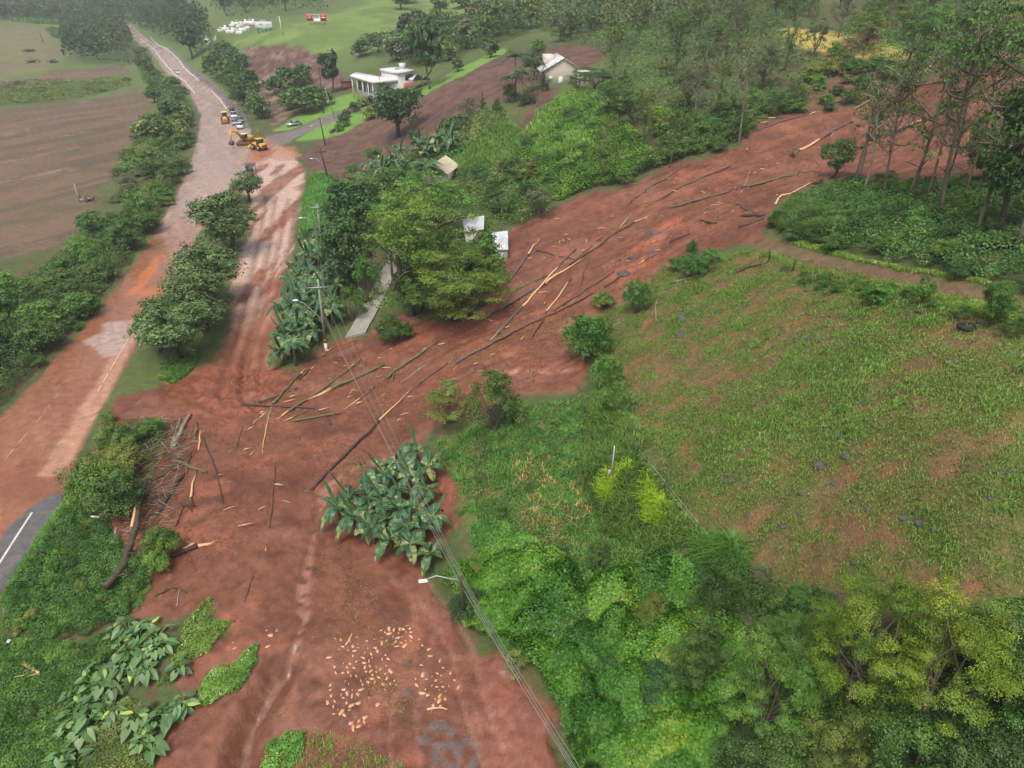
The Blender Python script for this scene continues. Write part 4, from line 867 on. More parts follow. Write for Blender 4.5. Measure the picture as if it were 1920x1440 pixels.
canopy('vines', 'thick heart leaved vines covering the bank above the lower side road', [(800,1085),(845,1080),(880,1060),(940,1000),(1010,1020),(1120,1080),(1250,1040),(1330,1090),(1400,1160),(1420,1300),(1390,1440),(1380,1520),(1090,1520),(1060,1430),(1035,1350),(980,1270),(925,1225),(880,1195),(835,1125)], 115000, .3, 3.2, 2.4, .17, 'vine', 'vines', 51, .95, 1.0, .4, holes=.6)
canopy('vines', 'bright vine mounds hanging down to the muddy road edge', [(985,1270),(1040,1210),(1100,1230),(1180,1290),(1230,1380),(1180,1440),(1080,1440),(1045,1360)], 26000, .8, 3.4, 2.2, .19, 'vine', 'vines', 52, .95, .8, .5)
canopy('undergrowth', 'leafy undergrowth filling the bank under the right hand wood', under, 42000, .3, 1.5, 2.0, .22, 'mid', 'undergrowth', 53, .6, .8, .4, holes=.5)
canopy('vines', 'bright vines smothering the slope below the gabled house', [(985,375),(960,300),(990,268),(1050,310),(1110,270),(1170,225),(1230,290),(1180,346),(1110,358),(1040,380)], 26000, .3, 1.4, 3.2, .34, 'vine', 'vines', 54, .8, 1, .4, holes=.4)
canopy('undergrowth', 'leaf litter and low growth on the floor of the sparse wood', big_slope, 34000, .3, 2.2, 4.5, .5, 'mid', 'undergrowth', 55, .6, 1.5, .5, holes=.5)
canopy('undergrowth', 'low growth under the feathery trees and beside the mud', [(640,420),(700,380),(800,330),(900,360),(960,410),(930,520),(880,580),(770,590),(750,500),(700,470),(660,540)], 15000, .2, 1.0, 2.0, .3, 'mid', 'undergrowth', 56, .6, 1, .4, holes=.5)
canopy('undergrowth', 'mixed low green growth under the small thicket left of the beige roof', [(600,450),(625,360),(650,335),(760,300),(870,270),(900,275),(840,330),(720,370),(650,440)], 12000, .3, 1.6, 2.6, .4, 'bright', 'undergrowth', 57, .6, 1, .4, holes=.35)
canopy('undergrowth', 'dense green growth closing the floor of the belt left of the highway', belt, 26000, .6, 2.4, 3.2, .36, 'mid', 'undergrowth', 58, .6, .8, .5, holes=.25)
canopy('undergrowth', 'green growth closing the floor of the far belt along the highway', belt2, 20000, .6, 3.0, 5, .6, 'mid', 'undergrowth', 59, .6, 1, .5, holes=.25)
canopy('undergrowth', 'leafy debris of broken branches beside the clean strip of asphalt', [(0,1120),(60,1050),(110,965),(150,945),(205,985),(255,1040),(295,1085),(245,1150),(215,1175),(150,1205),(70,1205),(0,1190)], 34000, .15, 1.4, 1.3, .15, 'bright', 'undergrowth', 60, .55, .6, .5, holes=.45)
canopy('undergrowth', 'muddy leafy debris between the vine mounds and the broken trunks', [(190,850),(230,790),(310,785),(325,830),(300,900),(285,960),(200,960)], 6000, .1, .9, 1.3, .17, 'mid', 'undergrowth', 61, .5, .5, .6, holes=.6)
canopy('ground_cover', 'low creeping plants over the ditch at the lower left', [(-40,1190),(80,1200),(170,1200),(220,1175),(240,1200),(180,1290),(150,1380),(150,1500),(-40,1500)], 36000, .1, .9, 1.1, .13, 'bright', 'creepers', 62, .6, .6, .5, holes=.45)
canopy('ground_cover', 'muddy olive creepers between the elephant ear plants', [(150,1390),(200,1330),(250,1300),(300,1370),(290,1440),(220,1500),(150,1500)], 6000, .1, .6, 1.0, .13, 'olive', 'creepers', 63, .6, .5, .5)
canopy('ground_cover', 'bright glossy creeper patch on the mud, the lower and larger', [(355,1325),(372,1288),(402,1250),(440,1240),(470,1208),(490,1203),(484,1240),(472,1272),(452,1292),(425,1308),(385,1332)], 5200, .05, .35, .8, .12, 'creeper', 'creepers', 64, .7, .25, .5, holes=.5)
canopy('ground_cover', 'bright glossy creeper patch on the mud, the upper and ragged', [(285,1295),(315,1250),(335,1205),(345,1165),(385,1125),(398,1118),(408,1135),(400,1160),(448,1165),(420,1190),(398,1222),(360,1240),(330,1280)], 4600, .05, .35, .8, .12, 'creeper', 'creepers', 65, .7, .25, .5, holes=.6)
canopy('ground_cover', 'bright creeper patch at the bottom edge beside the gully', [(465,1470),(500,1400),(540,1372),(582,1368),(570,1410),(540,1470)], 2200, .05, .5, .8, .13, 'creeper', 'creepers', 66, .6, .3, .5, holes=.7)
grass('grass', 'weedy grass verge between the clean asphalt and the debris pile', [(0,1130),(50,1045),(90,985),(120,945),(145,900),(165,890),(150,940),(110,970),(60,1055)], 1500, 10, .3, .06, 'grass', 67, .8)
grass('grass', 'bright crop strip beyond the far fields, upper', [(45,32),(110,38),(113,46),(70,44),(25,40)], 1300, 8, 3, .9, 'tallgrass', 68, .4, None, 1.2)
grass('grass', 'bright crop strip beyond the far fields, lower', [(95,56),(130,62),(132,76),(105,70)], 900, 8, 3, .9, 'tallgrass', 69, .4, None, 1.2)
canopy('undergrowth', 'brown green weeds in the hollow between the two left hand fields', [(-60,152),(0,160),(70,152),(150,154),(232,142),(250,160),(150,186),(60,195),(-60,205)], 15000, .2, 1.8, 5, .6, 'olive', 'weeds', 70, .5, 1.5, .5, holes=.3)
canopy('undergrowth', 'dark growth at the feet of the trees along the upper edge of the mud', [(1160,348),(1220,325),(1300,296),(1380,268),(1420,222),(1500,206),(1520,190),(1440,190),(1360,240),(1250,270),(1200,310)], 14000, .4, 2.0, 2.6, .34, 'mid', 'undergrowth', 71, .6, .8, .5, holes=.2)
canopy('undergrowth', 'green growth of the steep top right wood', [(1590,128),(1700,138),(1800,124),(1990,106),(1990,10),(1850,-10),(1640,-10),(1560,60)], 15000, .4, 2.6, 3.5, .45, 'bright', 'undergrowth', 72, .6, 1, .5, holes=.5)
canopy('undergrowth', 'dark growth under the trees in the lower right corner', [(1400,1180),(1500,1140),(1600,1200),(1760,1170),(1900,1130),(1990,1120),(1990,1520),(1370,1520),(1400,1300)], 42000, .3, 2.0, 2.2, .2, 'mid', 'undergrowth', 73, .6, .8, .5, holes=.4)
for k, (nm, poly, n, h0, h1, lp, sz, mt, hl) in enumerate([
 ('far wood closing the valley left of the highway end', [(118,120),(240,124),(262,112),(254,82),(242,54),(205,36),(150,26),(112,60)], 15000, 6, 17, 13, 1.5, 'dark', .1),
 ('wooded hillside across the top left corner', [(-60,42),(0,40),(110,46),(150,28),(205,36),(248,48),(262,30),(250,2),(-80,2)], 17000, 4, 17, 18, 2.0, 'dark', .35),
 ('dark wood on the right of the highway bend', [(256,56),(290,74),(330,96),(375,120),(400,112),(410,84),(375,50),(345,24),(300,4),(250,8),(244,36)], 17000, 7, 19, 13, 1.4, 'dark', .05),
 ('dark grove on the hill behind the two billboards', [(380,0),(400,26),(470,40),(530,33),(600,25),(632,6),(600,-20),(380,-20)], 12000, 4, 18, 11, 1.2, 'dark', .2),
 ('hazy wood behind the white flat roofed house', [(645,122),(700,110),(780,132),(840,120),(905,92),(1000,62),(1000,26),(900,44),(850,58),(790,58),(740,92),(690,92)], 17000, 2, 10, 8, .9, 'mid', .3),
 ('scrub between the far highway and the brown mud flat', [(380,142),(412,170),(448,200),(466,224),(502,238),(497,200),(480,165),(466,120),(440,90),(402,92),(386,118)], 12000, 1, 5, 6, .8, 'mid', .2),
 ('hazy wood climbing to the top edge of the picture', [(880,50),(1000,60),(1140,60),(1560,-10),(1560,-40),(880,-40)], 15000, 2, 9, 8, 1.0, 'grey', .4)]):
    canopy('far_wood', nm, poly, n, h0, h1, lp, sz, mt, 'wood', 80 + k, .7, 3, .6, up=.5, holes=hl)
# ------------------------------------------------------------------ banana plants, elephant ears, palms
def blade_leaf(mb, base, az, length, width, rise, droop, g, seg=9, torn=.5, age=0):
    t = np.linspace(0, 1, seg + 1); d = np.array([math.cos(az), math.sin(az)]); s = np.array([-d[1], d[0], 0])
    r = length * (t * .9 - .12 * t ** 3); z = rise * t * length - droop * length * t ** 2.2
    M_ = base + np.concatenate([d[None] * r[:, None], z[:, None]], 1)
    wd = width * .5 * np.sin(np.clip(t * .93 + .05, 0, 1) * math.pi) ** .55; wd[0] = .03; wd[-1] = .02
    tilt = g.normal(0, .3)
    for sg in (-1, 1):
        q = wd * (1 - torn * .35 * g.uniform(0, 1, seg + 1)); e = M_ + s[None] * (sg * q)[:, None] + np.stack([t * 0, t * 0, -q * .28 + sg * q * tilt], 1)
        for k in range(seg):                        # separate torn segments along the midrib
            e1 = e[k + 1] + (e[k] - e[k + 1]) * (g.uniform(0, .35) if g.uniform() < torn else 0)
            tt = np.clip(g.normal(.4, .2) + age, 0, .97)
            mb.add(np.array([M_[k], M_[k + 1], e1, e[k]]), [[0, 1, 2, 3]] if sg > 0 else [[3, 2, 1, 0]], None, tt)
    mb.tube(M_ + np.array([0, 0, .012]), np.linspace(.035, .01, seg + 1) * width * 1.1, 3, cap=False, tint=.95)
BAN = []
for v in range(6):
    g = np.random.default_rng(310 + v); st, lf = MB(), MB(); hh = g.uniform(1.5, 2.3)
    st.tube([(0, 0, -.3), (0, 0, hh * .5), (g.normal(0, .1), g.normal(0, .1), hh)], [.13, .11, .07], 8, tint=.5)
    for k in range(9 + v % 3): blade_leaf(lf, np.array([0, 0, hh - .1]), k * 2.4 + g.normal(0, .35), g.uniform(1.4, 2.3), g.uniform(.62, .9), g.uniform(.3, 1.2), g.uniform(.45, 1.3), g, torn=g.uniform(.3, .95), age=g.uniform(-.25, .25) if k > 2 else g.uniform(.3, .6))
    blade_leaf(lf, np.array([0, 0, hh]), g.uniform(0, 6), 1.5, .3, 1.6, .2, g, torn=0)
    BAN.append((st.mesh('stem', STEMB, True), lf.mesh('leaves', LM['banana'])))
def banana(P, s, label, group):
    a, b = BAN[int(rng.integers(0, 6))]; o = thing('banana_plant', P, label, 'banana plant', group, rng.uniform(0, 6.28), (s, s, s * rng.uniform(.9, 1.15))); part('stem', a, o); part('leaves', b, o)
g = np.random.default_rng(91)
for P in scatter([(528,695),(560,695),(592,662),(632,612),(642,545),(640,490),(606,452),(572,470),(548,540),(530,625)], 66, 1.0, g): banana(P, g.uniform(1.0, 1.35), 'banana plant of the long grove between the side road and the concrete ramp', 'banana grove by the side road')
for u, v, lb in [(745,895,'banana plant at the upper left of the foreground clump'),(785,880,'banana plant at the top of the foreground clump under the power lines'),(805,905,'banana plant at the upper right of the foreground clump'),(772,920,None),(722,912,None),(640,990,'leftmost banana plant of the foreground clump leaning over the muddy rill'),(668,1005,None),(692,965,None),(702,1020,None),(735,1035,None),(752,992,None),
  (772,1052,'banana plant at the lower front of the foreground clump'),(792,1025,None),(808,1062,'banana plant at the lower right corner of the foreground clump'),(722,975,None),(782,985,None),(815,1005,None),(690,1000,None),(750,945,None),(800,950,None),(660,970,None),(725,1000,None),(765,1015,None),(700,940,None)]:
    P = g1(u, v); banana(P, rng.uniform(.85, 1.1), lb or 'banana plant inside the foreground clump on the red mud', 'banana clump on the foreground mud')
for P in scatter([(765,312),(800,302),(852,292),(866,278),(825,272),(780,286)], 16, 1.6, g): banana(P, g.uniform(1.2, 1.6), 'banana plant of the clump beside the beige tent roof', 'banana clump by the beige roof')
for P in scatter([(690,330),(760,300),(770,320),(720,350)], 8, 1.8, g): banana(P, g.uniform(1.1, 1.5), 'banana plant at the foot of the brown mud slope', 'bananas below the brown mud')
TAR = []
for v in range(5):
    g = np.random.default_rng(400 + v); st, lf = MB(), MB()
    for k in range(8):
        a = k * .8 + g.normal(0, .3); r = g.uniform(.35, .8); hz = g.uniform(.45, 1.0); e = np.array([math.cos(a) * r, math.sin(a) * r, hz])
        st.tube(np.array([[0, 0, -.1], [e[0] * .4, e[1] * .4, hz * .75], e]), [.03, .025, .015], 5)
        L_ = g.uniform(.46, .7); ax = np.array([math.cos(a), math.sin(a), -g.uniform(.1, .7)]); ax /= np.linalg.norm(ax); sx = np.array([-math.sin(a), math.cos(a), g.normal(0, .2)]); up = np.cross(sx, ax); up *= np.sign(up[2] + 1e-6)
        out = [(-.42, .22), (-.2, .42), (.15, .44), (.5, .3), (.8, .12), (1.0, 0)]; V = [e]; mid = [e + ax * L_ * x for x in (.0, .35, .7, 1.0)]
        for sg in (-1, 1):
            rim = np.array([e + ax * L_ * x + sx * sg * L_ * y + up * L_ * (.16 * y - .12 * x * x) for x, y in out]); c0 = e + up * 0
            VV = np.concatenate([[c0], rim]); T_ = np.array([[0, i, i + 1] for i in range(1, 6)]); lf.add(VV, None, T_ if sg > 0 else T_[:, ::-1], np.clip(g.normal(.4, .2), 0, 1))
    TAR.append((st.mesh('stalks', LM['creeper'], True), lf.mesh('leaves', LM['taro'])))
ELE = [(225,1200),(245,1190),(262,1200),(280,1185),(296,1205),(230,1230),(250,1235),(272,1240),(292,1232),(310,1222),(195,1265),(215,1262),(235,1270),(258,1266),(278,1270),(180,1290),(200,1300),(220,1305),(148,1310),(165,1325),(190,1335),(152,1345),(175,1355),(140,1375),(160,1385),(125,1395),(120,1430),(145,1440),(262,1360),(280,1370),(300,1355),(320,1350),(338,1340),(350,1330),(270,1395),(285,1410),(340,1262),(205,1350),(220,1340)]
for k, (u, v) in enumerate(ELE):
    P = g1(u, v); a, b = TAR[k % 5]; s = rng.uniform(.8, 1.15)
    lab = {36: 'single elephant ear plant standing alone on the mud beside the ragged creepers', 35: 'elephant ear plant at the right end of the lower clump'}.get(k, 'broad leaved elephant ear plant in the ditch clump at the lower left')
    o = thing('elephant_ear_plant', P, lab, 'plant', 'elephant ear plants in the lower left ditch', rng.uniform(0, 6.28), (s, s, s)); part('stalks', a, o); part('leaves', b, o)
def palm(P, h, lab, seed):
    g = np.random.default_rng(seed); o = thing('palm_tree', P, lab, 'palm', 'palms beside the gabled house'); t = MB(); t.tube(limb(np.zeros(3), np.array([0, 0, h]), g, .03, 6), np.linspace(.22, .13, 6), 7); t.obj('trunk', BARKL, o, True)
    f = MB()
    for k in range(26):
        a = k * 2.4; el = g.uniform(.1, 1.3); L_ = g.uniform(3.2, 4.2); n_ = 10; t_ = np.linspace(0, 1, n_); r = L_ * t_ * math.cos(el * .6); z = L_ * (math.sin(el) * t_ - .75 * t_ ** 2.2); d = np.array([math.cos(a), math.sin(a), 0]); s = np.array([-d[1], d[0], 0])
        rib = np.array([0, 0, h]) + d * r[:, None] + np.array([0, 0, 1]) * z[:, None]; f.tube(rib, np.linspace(.05, .02, n_), 3, cap=False, tint=.6)
        for i in range(1, n_):
            for sg in (-1, 1):
                l_ = .75 * math.sin(math.pi * (.15 + .8 * t_[i])); tip = rib[i] + s * sg * l_ + d * l_ * .4 - np.array([0, 0, .3 * l_]); w_ = d * .17
                f.add(np.array([rib[i] - w_, rib[i] + w_, tip]), None, [[0, 1, 2]], np.clip(g.normal(.45, .2), 0, 1))
    f.obj('fronds', LM['palm'], o)
palm(g1(966, 190), 9.5, 'tallest palm left of the gabled house', 1); palm(g1(978, 192), 6.2, 'middle palm left of the gabled house', 2); palm(g1(960, 192), 5.2, 'shorter palm at the edge of the brown mud', 3); palm(g1(998, 172), 6.6, 'palm nearest the gabled house', 4); palm(g1(800, 360), 4.5, 'small palm beside the beige tent roof', 5)

# loose leaf litter and clods strewn over the mud
g = np.random.default_rng(611); LITD = lambda Q: sstep(.5, .66, fbm(Q[:, 0] * .25, Q[:, 1] * .25, 4, 201)) * sstep(.35, .6, fbm(Q[:, 0] * 1.1, Q[:, 1] * 1.1, 3, 203))
lit = [(560,1240),(600,1050),(650,840),(720,740),(800,660),(960,600),(1060,590),(1100,700),(990,740),(860,780),(790,830),(700,900),(690,1100),(760,1180),(840,1280),(820,1420),(620,1420),(480,1330)]
P = fast_scatter(lit, 7000, g, LITD); mb = MB(); mb.leaves(P + [0, 0, .03], np.array([0, 0, 1.]) + g.normal(size=P.shape) * .4, .16, .4, None, g); tag(mb.obj('leaf_litter', LM['reddry']), 'brown leaf and twig litter strewn over the red mud', 'litter', None, 'stuff')
cl_poly = [(340,760),(420,690),(520,700),(640,650),(900,600),(1100,480),(1300,360),(1500,250),(1560,330),(1420,440),(1240,500),(1100,580),(990,730),(800,790),(600,900),(480,1000),(400,1100),(330,1050),(370,900)]
P = fast_scatter(cl_poly, 20000, g, lambda Q: .15 + .85 * sstep(.5, .62, fbm(Q[:, 0] * .4, Q[:, 1] * .4, 4, 207))); mb = MB()
oc = np.array([(1, 0, 0), (0, 1, 0), (-1, 0, 0), (0, -1, 0), (0, 0, .9)]); s = (g.uniform(.04, .11, len(P)) * (1 + 1.2 * (g.uniform(0, 1, len(P)) > .95)))[:, None, None]; V = (P[:, None] + (oc[None] * g.uniform(.6, 1.3, (len(P), 5, 1))) * s); i = np.arange(len(P))[:, None] * 5
mb.add(V.reshape(-1, 3), None, np.concatenate([i + np.array([[0, 1, 4]]), i + np.array([[1, 2, 4]]), i + np.array([[2, 3, 4]]), i + np.array([[3, 0, 4]])]), .5)
tag(mb.obj('mud_clods', rough_mat('mud_clod', (94, 56, 42), (124, 78, 58), 4, .85, .3)), 'small clods of red earth scattered over the landslide mud', 'clods', None, 'stuff')

# twiggy brushwood caught in the debris pile
g = np.random.default_rng(77); mb = MB(); P = fast_scatter([(215,800),(330,780),(370,810),(350,900),(330,960),(290,1060),(250,1090),(235,980),(270,900)], 420, g)
for p in P:
    a = g.normal(.9, .8); L_ = g.uniform(.6, 2.4); d = np.array([math.cos(a), math.sin(a), g.normal(.05, .25)]); m_ = p + [0, 0, g.uniform(.1, .8)]; mb.tube([m_ - d * L_ / 2, m_ + g.normal(size=3) * .15, m_ + d * L_ / 2], [.035, .03, .012], 4, cap=False, mi=int(g.integers(0, 3)))
tag(mb.obj('brushwood', [BARK, BARKL, rough_mat('bark_reddish', (120, 78, 56), (156, 110, 80), 5, .8, .2)]), 'tangle of thin broken branches through the debris pile', 'brushwood', None, 'stuff')

canopy('undergrowth', 'weedy growth where the pasture meets the lower right trees', [(1370,1060),(1470,1090),(1600,1110),(1560,1170),(1480,1190),(1400,1190),(1350,1120)], 14000, .15, 1.0, 1.4, .13, 'mid', 'weeds', 174, .5, .8, .5, holes=.4)

canopy('undergrowth', 'green thicket between the beige roof and the upper edge of the mud tongue', [(850,330),(930,320),(1010,335),(1040,392),(985,425),(955,432),(900,400),(860,380)], 12000, .3, 2.0, 2.2, .3, 'mid', 'undergrowth', 181, .6, .8, .5, holes=.3)
canopy('undergrowth', 'scrubby growth at the upper right side of the brown hillside mud', [(840,262),(880,225),(910,205),(950,205),(960,250),(930,285),(870,285)], 7000, .2, 1.6, 2.4, .4, 'olive', 'undergrowth', 182, .6, .8, .5, holes=.45)
canopy('undergrowth', 'low growth along both feet of the row of trees beside the highway', [(330,700),(365,640),(400,560),(445,470),(470,400),(458,390),(425,440),(385,520),(345,590),(300,650),(300,700)], 7000, .1, .5, 1.4, .2, 'mid', 'undergrowth', 183, .6, .5, .5, holes=.4)
# ------------------------------------------------------------------ fallen trunks
BK = {'dark': BARKD, 'grey': BARK, 'green': BARKG, 'pale': BARKL, 'wood': WOOD}
MUDB = rough_mat('bark_muddy', (92, 64, 50), (128, 92, 74), 5, .75, .4, (1, 1, .3)); BK['mud'] = MUDB
LOGN = 0
def log(label, bark, r, pts, pale=None, name='fallen_trunk', root=False, lift=0, twigs=0):
    global LOGN; LOGN += 1; g = np.random.default_rng(700 + LOGN)
    p = gp([q[0] for q in pts], [q[1] for q in pts]); seg = np.concatenate([[0], np.cumsum(np.linalg.norm(np.diff(p, axis=0), axis=1))]); n = max(6, int(seg[-1] / .9)); s = np.linspace(0, seg[-1], n)
    Q = np.stack([np.interp(s, seg, p[:, k]) for k in range(3)], 1); Hq = H(Q[:, 0], Q[:, 1]); Q[:, 2] = np.maximum(Q[:, 2], Hq) + r * .7 + lift
    Q[:, :2] += g.normal(size=(n, 2)) * r * .35; Q[:, 2] += np.abs(g.normal(size=n)) * r * .25
    org = Q[n // 2].copy(); Q = Q - org; o = thing(name, org, label, {'fallen_trunk': 'fallen trunk', 'branch': 'branch', 'splinter': 'wood piece'}[name], 'trunks and branches left by the landslide')
    rad = r * 1.12 * np.linspace(1.05, .62, n) * (1 + g.normal(size=n) * .06)
    a, b = pale if pale else (2, 2); i0, i1 = int(round(a * (n - 1))), int(round(b * (n - 1)))
    if pale and a <= 0 and b >= 1: bark = 'wood'; pale = None
    mb = MB()
    if pale:
        if i0 >= 1: mb.tube(Q[:i0 + 1], rad[:i0 + 1], 7)
        if i1 < n - 1:
            m2 = mb if mb.n == 0 else MB(); m2.tube(Q[i1:], rad[i1:], 7)
            if m2 is not mb: m2.obj('bark', BK[bark], o, True)
        if mb.n == 0: mb.tube(Q[:2], rad[:2], 7)
    else: mb.tube(Q, rad, 7)
    d = Q[-1] - Q[0]; d /= np.linalg.norm(d) + 1e-9; sd = np.array([-d[1], d[0], 0])
    for _ in range(int(g.integers(0, 3)) + twigs):
        k = int(g.integers(1, n - 1)) if not pale else int(g.integers(1, max(2, i0))) if i0 > 1 else int(g.integers(min(i1, n - 2), n - 1)); e = Q[k] + sd * g.choice([-1, 1]) * g.uniform(.25, .8) * (1 + 3 * r) + d * g.normal(0, .5) + np.array([0, 0, g.uniform(.05, .35)]); mb.tube([Q[k], (Q[k] + e) / 2 + g.normal(size=3) * .06, e], [r * .35, r * .25, r * .12], 4, cap=False)
    mb.obj('bark' if name != 'splinter' else 'wood', BK[bark], o, True)
    if pale:
        w = MB(); qq = Q[i0:i1 + 1]
        if len(qq) < 2: qq = Q[max(0, i0 - 1):i0 + 1]
        rr = np.interp(np.arange(len(qq)), [0, len(qq) - 1], [rad[min(i0, n - 1)], rad[min(i1, n - 1)]]) * 1.02
        if b >= 1: rr = rr * np.linspace(1, .35, len(qq))
        if a <= 0: rr = rr * np.linspace(.35, 1, len(qq))
        w.tube(qq, rr, 6)
        e = qq[-1] if b >= 1 else qq[0]; dd = d if b >= 1 else -d
        for _ in range(4): w.tube([e - dd * r * 2 + g.normal(size=3) * r * .4, e + dd * g.uniform(.2, .7) + g.normal(size=3) * r * .5], [r * .3, .012], 4)
        w.obj('broken_wood', WOOD, o, True)
    if root:
        w = MB(); e = Q[0]
        for _ in range(16): w.tube([e, e - d * g.uniform(.1, .5) + g.normal(size=3) * .3, e - d * g.uniform(.2, .8) + g.normal(size=3) * .6], [.07, .05, .02], 4)
        w.obj('root', MUDB, o, True)
    return o
# across the middle of the mud tongue
log('long trunk with a splintered pale top near the white sheet roof', 'grey', .16, [(954,529),(981,492),(1010,452)], (.62, 1))
log('short thin trunk lying against the trunk with splintered top near the white roof', 'grey', .07, [(961,511),(981,488)])
log('thin dark pole lying across the flow between two pale trunks', 'dark', .07, [(1006,470),(1050,482),(1086,491)])
log('long bent trunk with a pale bare middle crossing the mud tongue', 'grey', .13, [(935,626),(972,585),(1005,548),(1040,508),(1079,467)], (.3, .75))
log('thick trunk whose upper half is bright peeled wood in the middle of the mud', 'grey', .17, [(935,583),(980,556),(1022,533),(1087,492)], (.52, 1))
log('straight grey trunk just left of the bent pale trunk crossing', 'grey', .12, [(966,545),(1028,517)])
log('thin stem beside the feathery tree, pointing into the mud', 'pale', .05, [(942,497),(980,534)], None, 'branch')
log('pale broken trunk in pieces leaning towards the round bush', 'mud', .11, [(994,638),(1022,589),(1047,559),(1071,522)], (.45, .95))
log('thin pole running straight downhill right of the peeled trunk', 'mud', .06, [(1086,541),(1095,510),(1107,485)])
log('very long dark trunk with a pale upper tip along the upper flow line', 'dark', .14, [(1069,497),(1128,459),(1165,432),(1212,408)], (.86, 1))
log('thin pale stem touching the upper end of the very long dark trunk', 'pale', .08, [(1165,423),(1184,402)], (0, .5))
log('short pole above the very long dark trunk', 'mud', .07, [(1119,452),(1139,437)])
log('pole below the short pole with a leafy tuft beside it', 'grey', .07, [(1081,486),(1111,460)])
log('long mud smeared trunk along the lower flow edge above the bushes', 'mud', .15, [(1034,586),(1084,554),(1118,533),(1150,511)])
log('dark trunk half buried beside the small outcrop', 'mud', .13, [(1133,539),(1172,512)])
log('trunk lying along the bright red streak under the outcrop', 'grey', .09, [(1201,493),(1232,477)], (0, .25))
log('dark trunk on the mud edge leading to the leaning bushes', 'dark', .12, [(1255,456),(1294,439)])
log('thick muddy trunk along the lower edge above the large round bush', 'mud', .19, [(940,634),(1017,599),(1060,578),(1109,552)])
log('crooked pale branch standing on the pasture edge', 'pale', .06, [(1230,602),(1229,575),(1237,550)], None, 'branch')
log('dead forked branch right of the large round bush', 'pale', .05, [(1146,616),(1165,603),(1200,588)], None, 'branch', twigs=4)
log('long dark trunk on the upper mud under the wood edge', 'grey', .15, [(1255,391),(1310,376),(1370,360)])
log('muddy trunk parallel to the wood edge, left of the long dark one', 'mud', .1, [(1210,390),(1262,360)])
log('short muddy stem left of the parallel trunks', 'mud', .08, [(1182,379),(1212,360)])
log('short pole pointing right above the trunk heap at the path end', 'grey', .07, [(1382,384),(1415,400)])
log('short pole pointing left above the trunk heap at the path end', 'grey', .07, [(1345,406),(1377,390)])
log('thick dark trunk lying flat at the end of the dirt path', 'dark', .18, [(1390,407),(1435,405)])
log('stubby thick log alone on the mud left of the path end', 'grey', .16, [(1312,414),(1343,420)])
log('slanting trunk below the thick flat one at the path end', 'dark', .11, [(1385,428),(1432,411)])
log('long trunk closest to the thin white stemmed trees', 'grey', .12, [(1210,358),(1250,334),(1290,312)])
log('second long trunk near the thin white stemmed trees', 'grey', .12, [(1260,359),(1315,334),(1370,312)])
log('dark trunk right of the two long trunks by the wood edge', 'dark', .12, [(1365,360),(1405,349),(1440,340)])
log('thin upright looking pole on the upper mud', 'pale', .05, [(1395,350),(1410,314)], None, 'branch')
log('muddy trunk hugging the wood edge higher up', 'mud', .13, [(1390,263),(1440,233)])
log('long uprooted trunk with its root ball pointing downhill', 'grey', .17, [(1486,292),(1520,273),(1562,247),(1600,230)], (.1, .5), root=True)
log('short pale piece stuck beside the uprooted trunk', 'pale', .08, [(1557,257),(1567,240)])
log('green grey trunk lying nearly level at the right of the mud', 'green', .14, [(1400,351),(1450,338),(1496,328)])
log('thin dark stick at the bending dark green tree', 'dark', .06, [(1495,325),(1532,323)], None, 'branch')
log('long trunk along the upper mud margin', 'grey', .14, [(1400,254),(1460,230),(1507,217)])
log('fallen stem with one bright peeled stretch at the upper mud margin', 'grey', .09, [(1400,222),(1437,222),(1483,222)], (.42, .64))
log('thin trunk climbing out of the upper mud margin', 'grey', .07, [(1478,215),(1503,204)])
log('pale splinter on the upper mud margin', 'wood', .08, [(1519,215),(1529,210)], None, 'splinter')
log('reddish splinter under the upper mud margin', 'wood', .1, [(1426,232),(1438,229)], None, 'splinter')
log('long pale trunk behind the forked dark trunks', 'pale', .12, [(1600,207),(1640,183),(1670,162)], (.75, 1))
log('second long trunk behind the forked dark trunks', 'grey', .12, [(1637,205),(1685,170)])
log('bent white barked trunk high on the mud', 'pale', .12, [(1717,157),(1737,132),(1760,110)], (0, .6))
log('very long trunk with peeled patches crossing behind the wood', 'grey', .17, [(1627,265),(1715,232),(1760,214),(1802,197)], (.3, .62))
log('grey trunk lying just under the very long peeled one', 'grey', .12, [(1635,265),(1690,242),(1782,212)])
log('bright peeled trunk lying level at the top right edge', 'grey', .2, [(1782,124),(1865,119),(1930,116)], (.5, 1))
log('white stem at the right edge of the upper mud', 'pale', .1, [(1897,151),(1940,156)])
log('trunk on the left side of the upper mud under green shrubs', 'grey', .1, [(1557,197),(1620,172)])
log('short pale stick on the mud between dark trunks', 'pale', .06, [(1736,202),(1760,204)], None, 'branch')
log('pale bank edge log curving at the left end of the undergrowth', 'wood', .12, [(1453,385),(1461,369),(1483,364),(1521,344)])
# lower part of the mud tongue
log('thick mossy trunk running down towards the bananas, widest of the lower mud', 'green', .19, [(726,711),(770,678),(820,643)])
log('bark stripped upper piece in line with the thick mossy trunk', 'grey', .15, [(855,682),(905,655),(960,625)])
log('thin pale pole between the two parallel trunks of the lower mud', 'pale', .06, [(752,718),(814,674)])
log('green barked trunk with a long splintered pale lower end', 'green', .18, [(587,748),(621,731),(670,708),(722,686)], (0, .27))
log('long thin green trunk above the splintered one', 'green', .12, [(527,782),(591,741),(640,705),(677,675)], (0, .06))
log('green trunk tip leaving the end of the banana grove', 'green', .13, [(512,759),(545,722),(571,694)], (.85, 1))
log('slender peeled stem hanging below the green trunk tip', 'pale', .08, [(493,844),(500,800),(511,760)], (.0, .65))
log('short split trunk beside the end of the banana grove', 'dark', .1, [(561,712),(587,690)], (.7, 1))
log('pale split piece at the foot of the concrete utility pole', 'green', .11, [(606,668),(626,651)], (.3, 1))
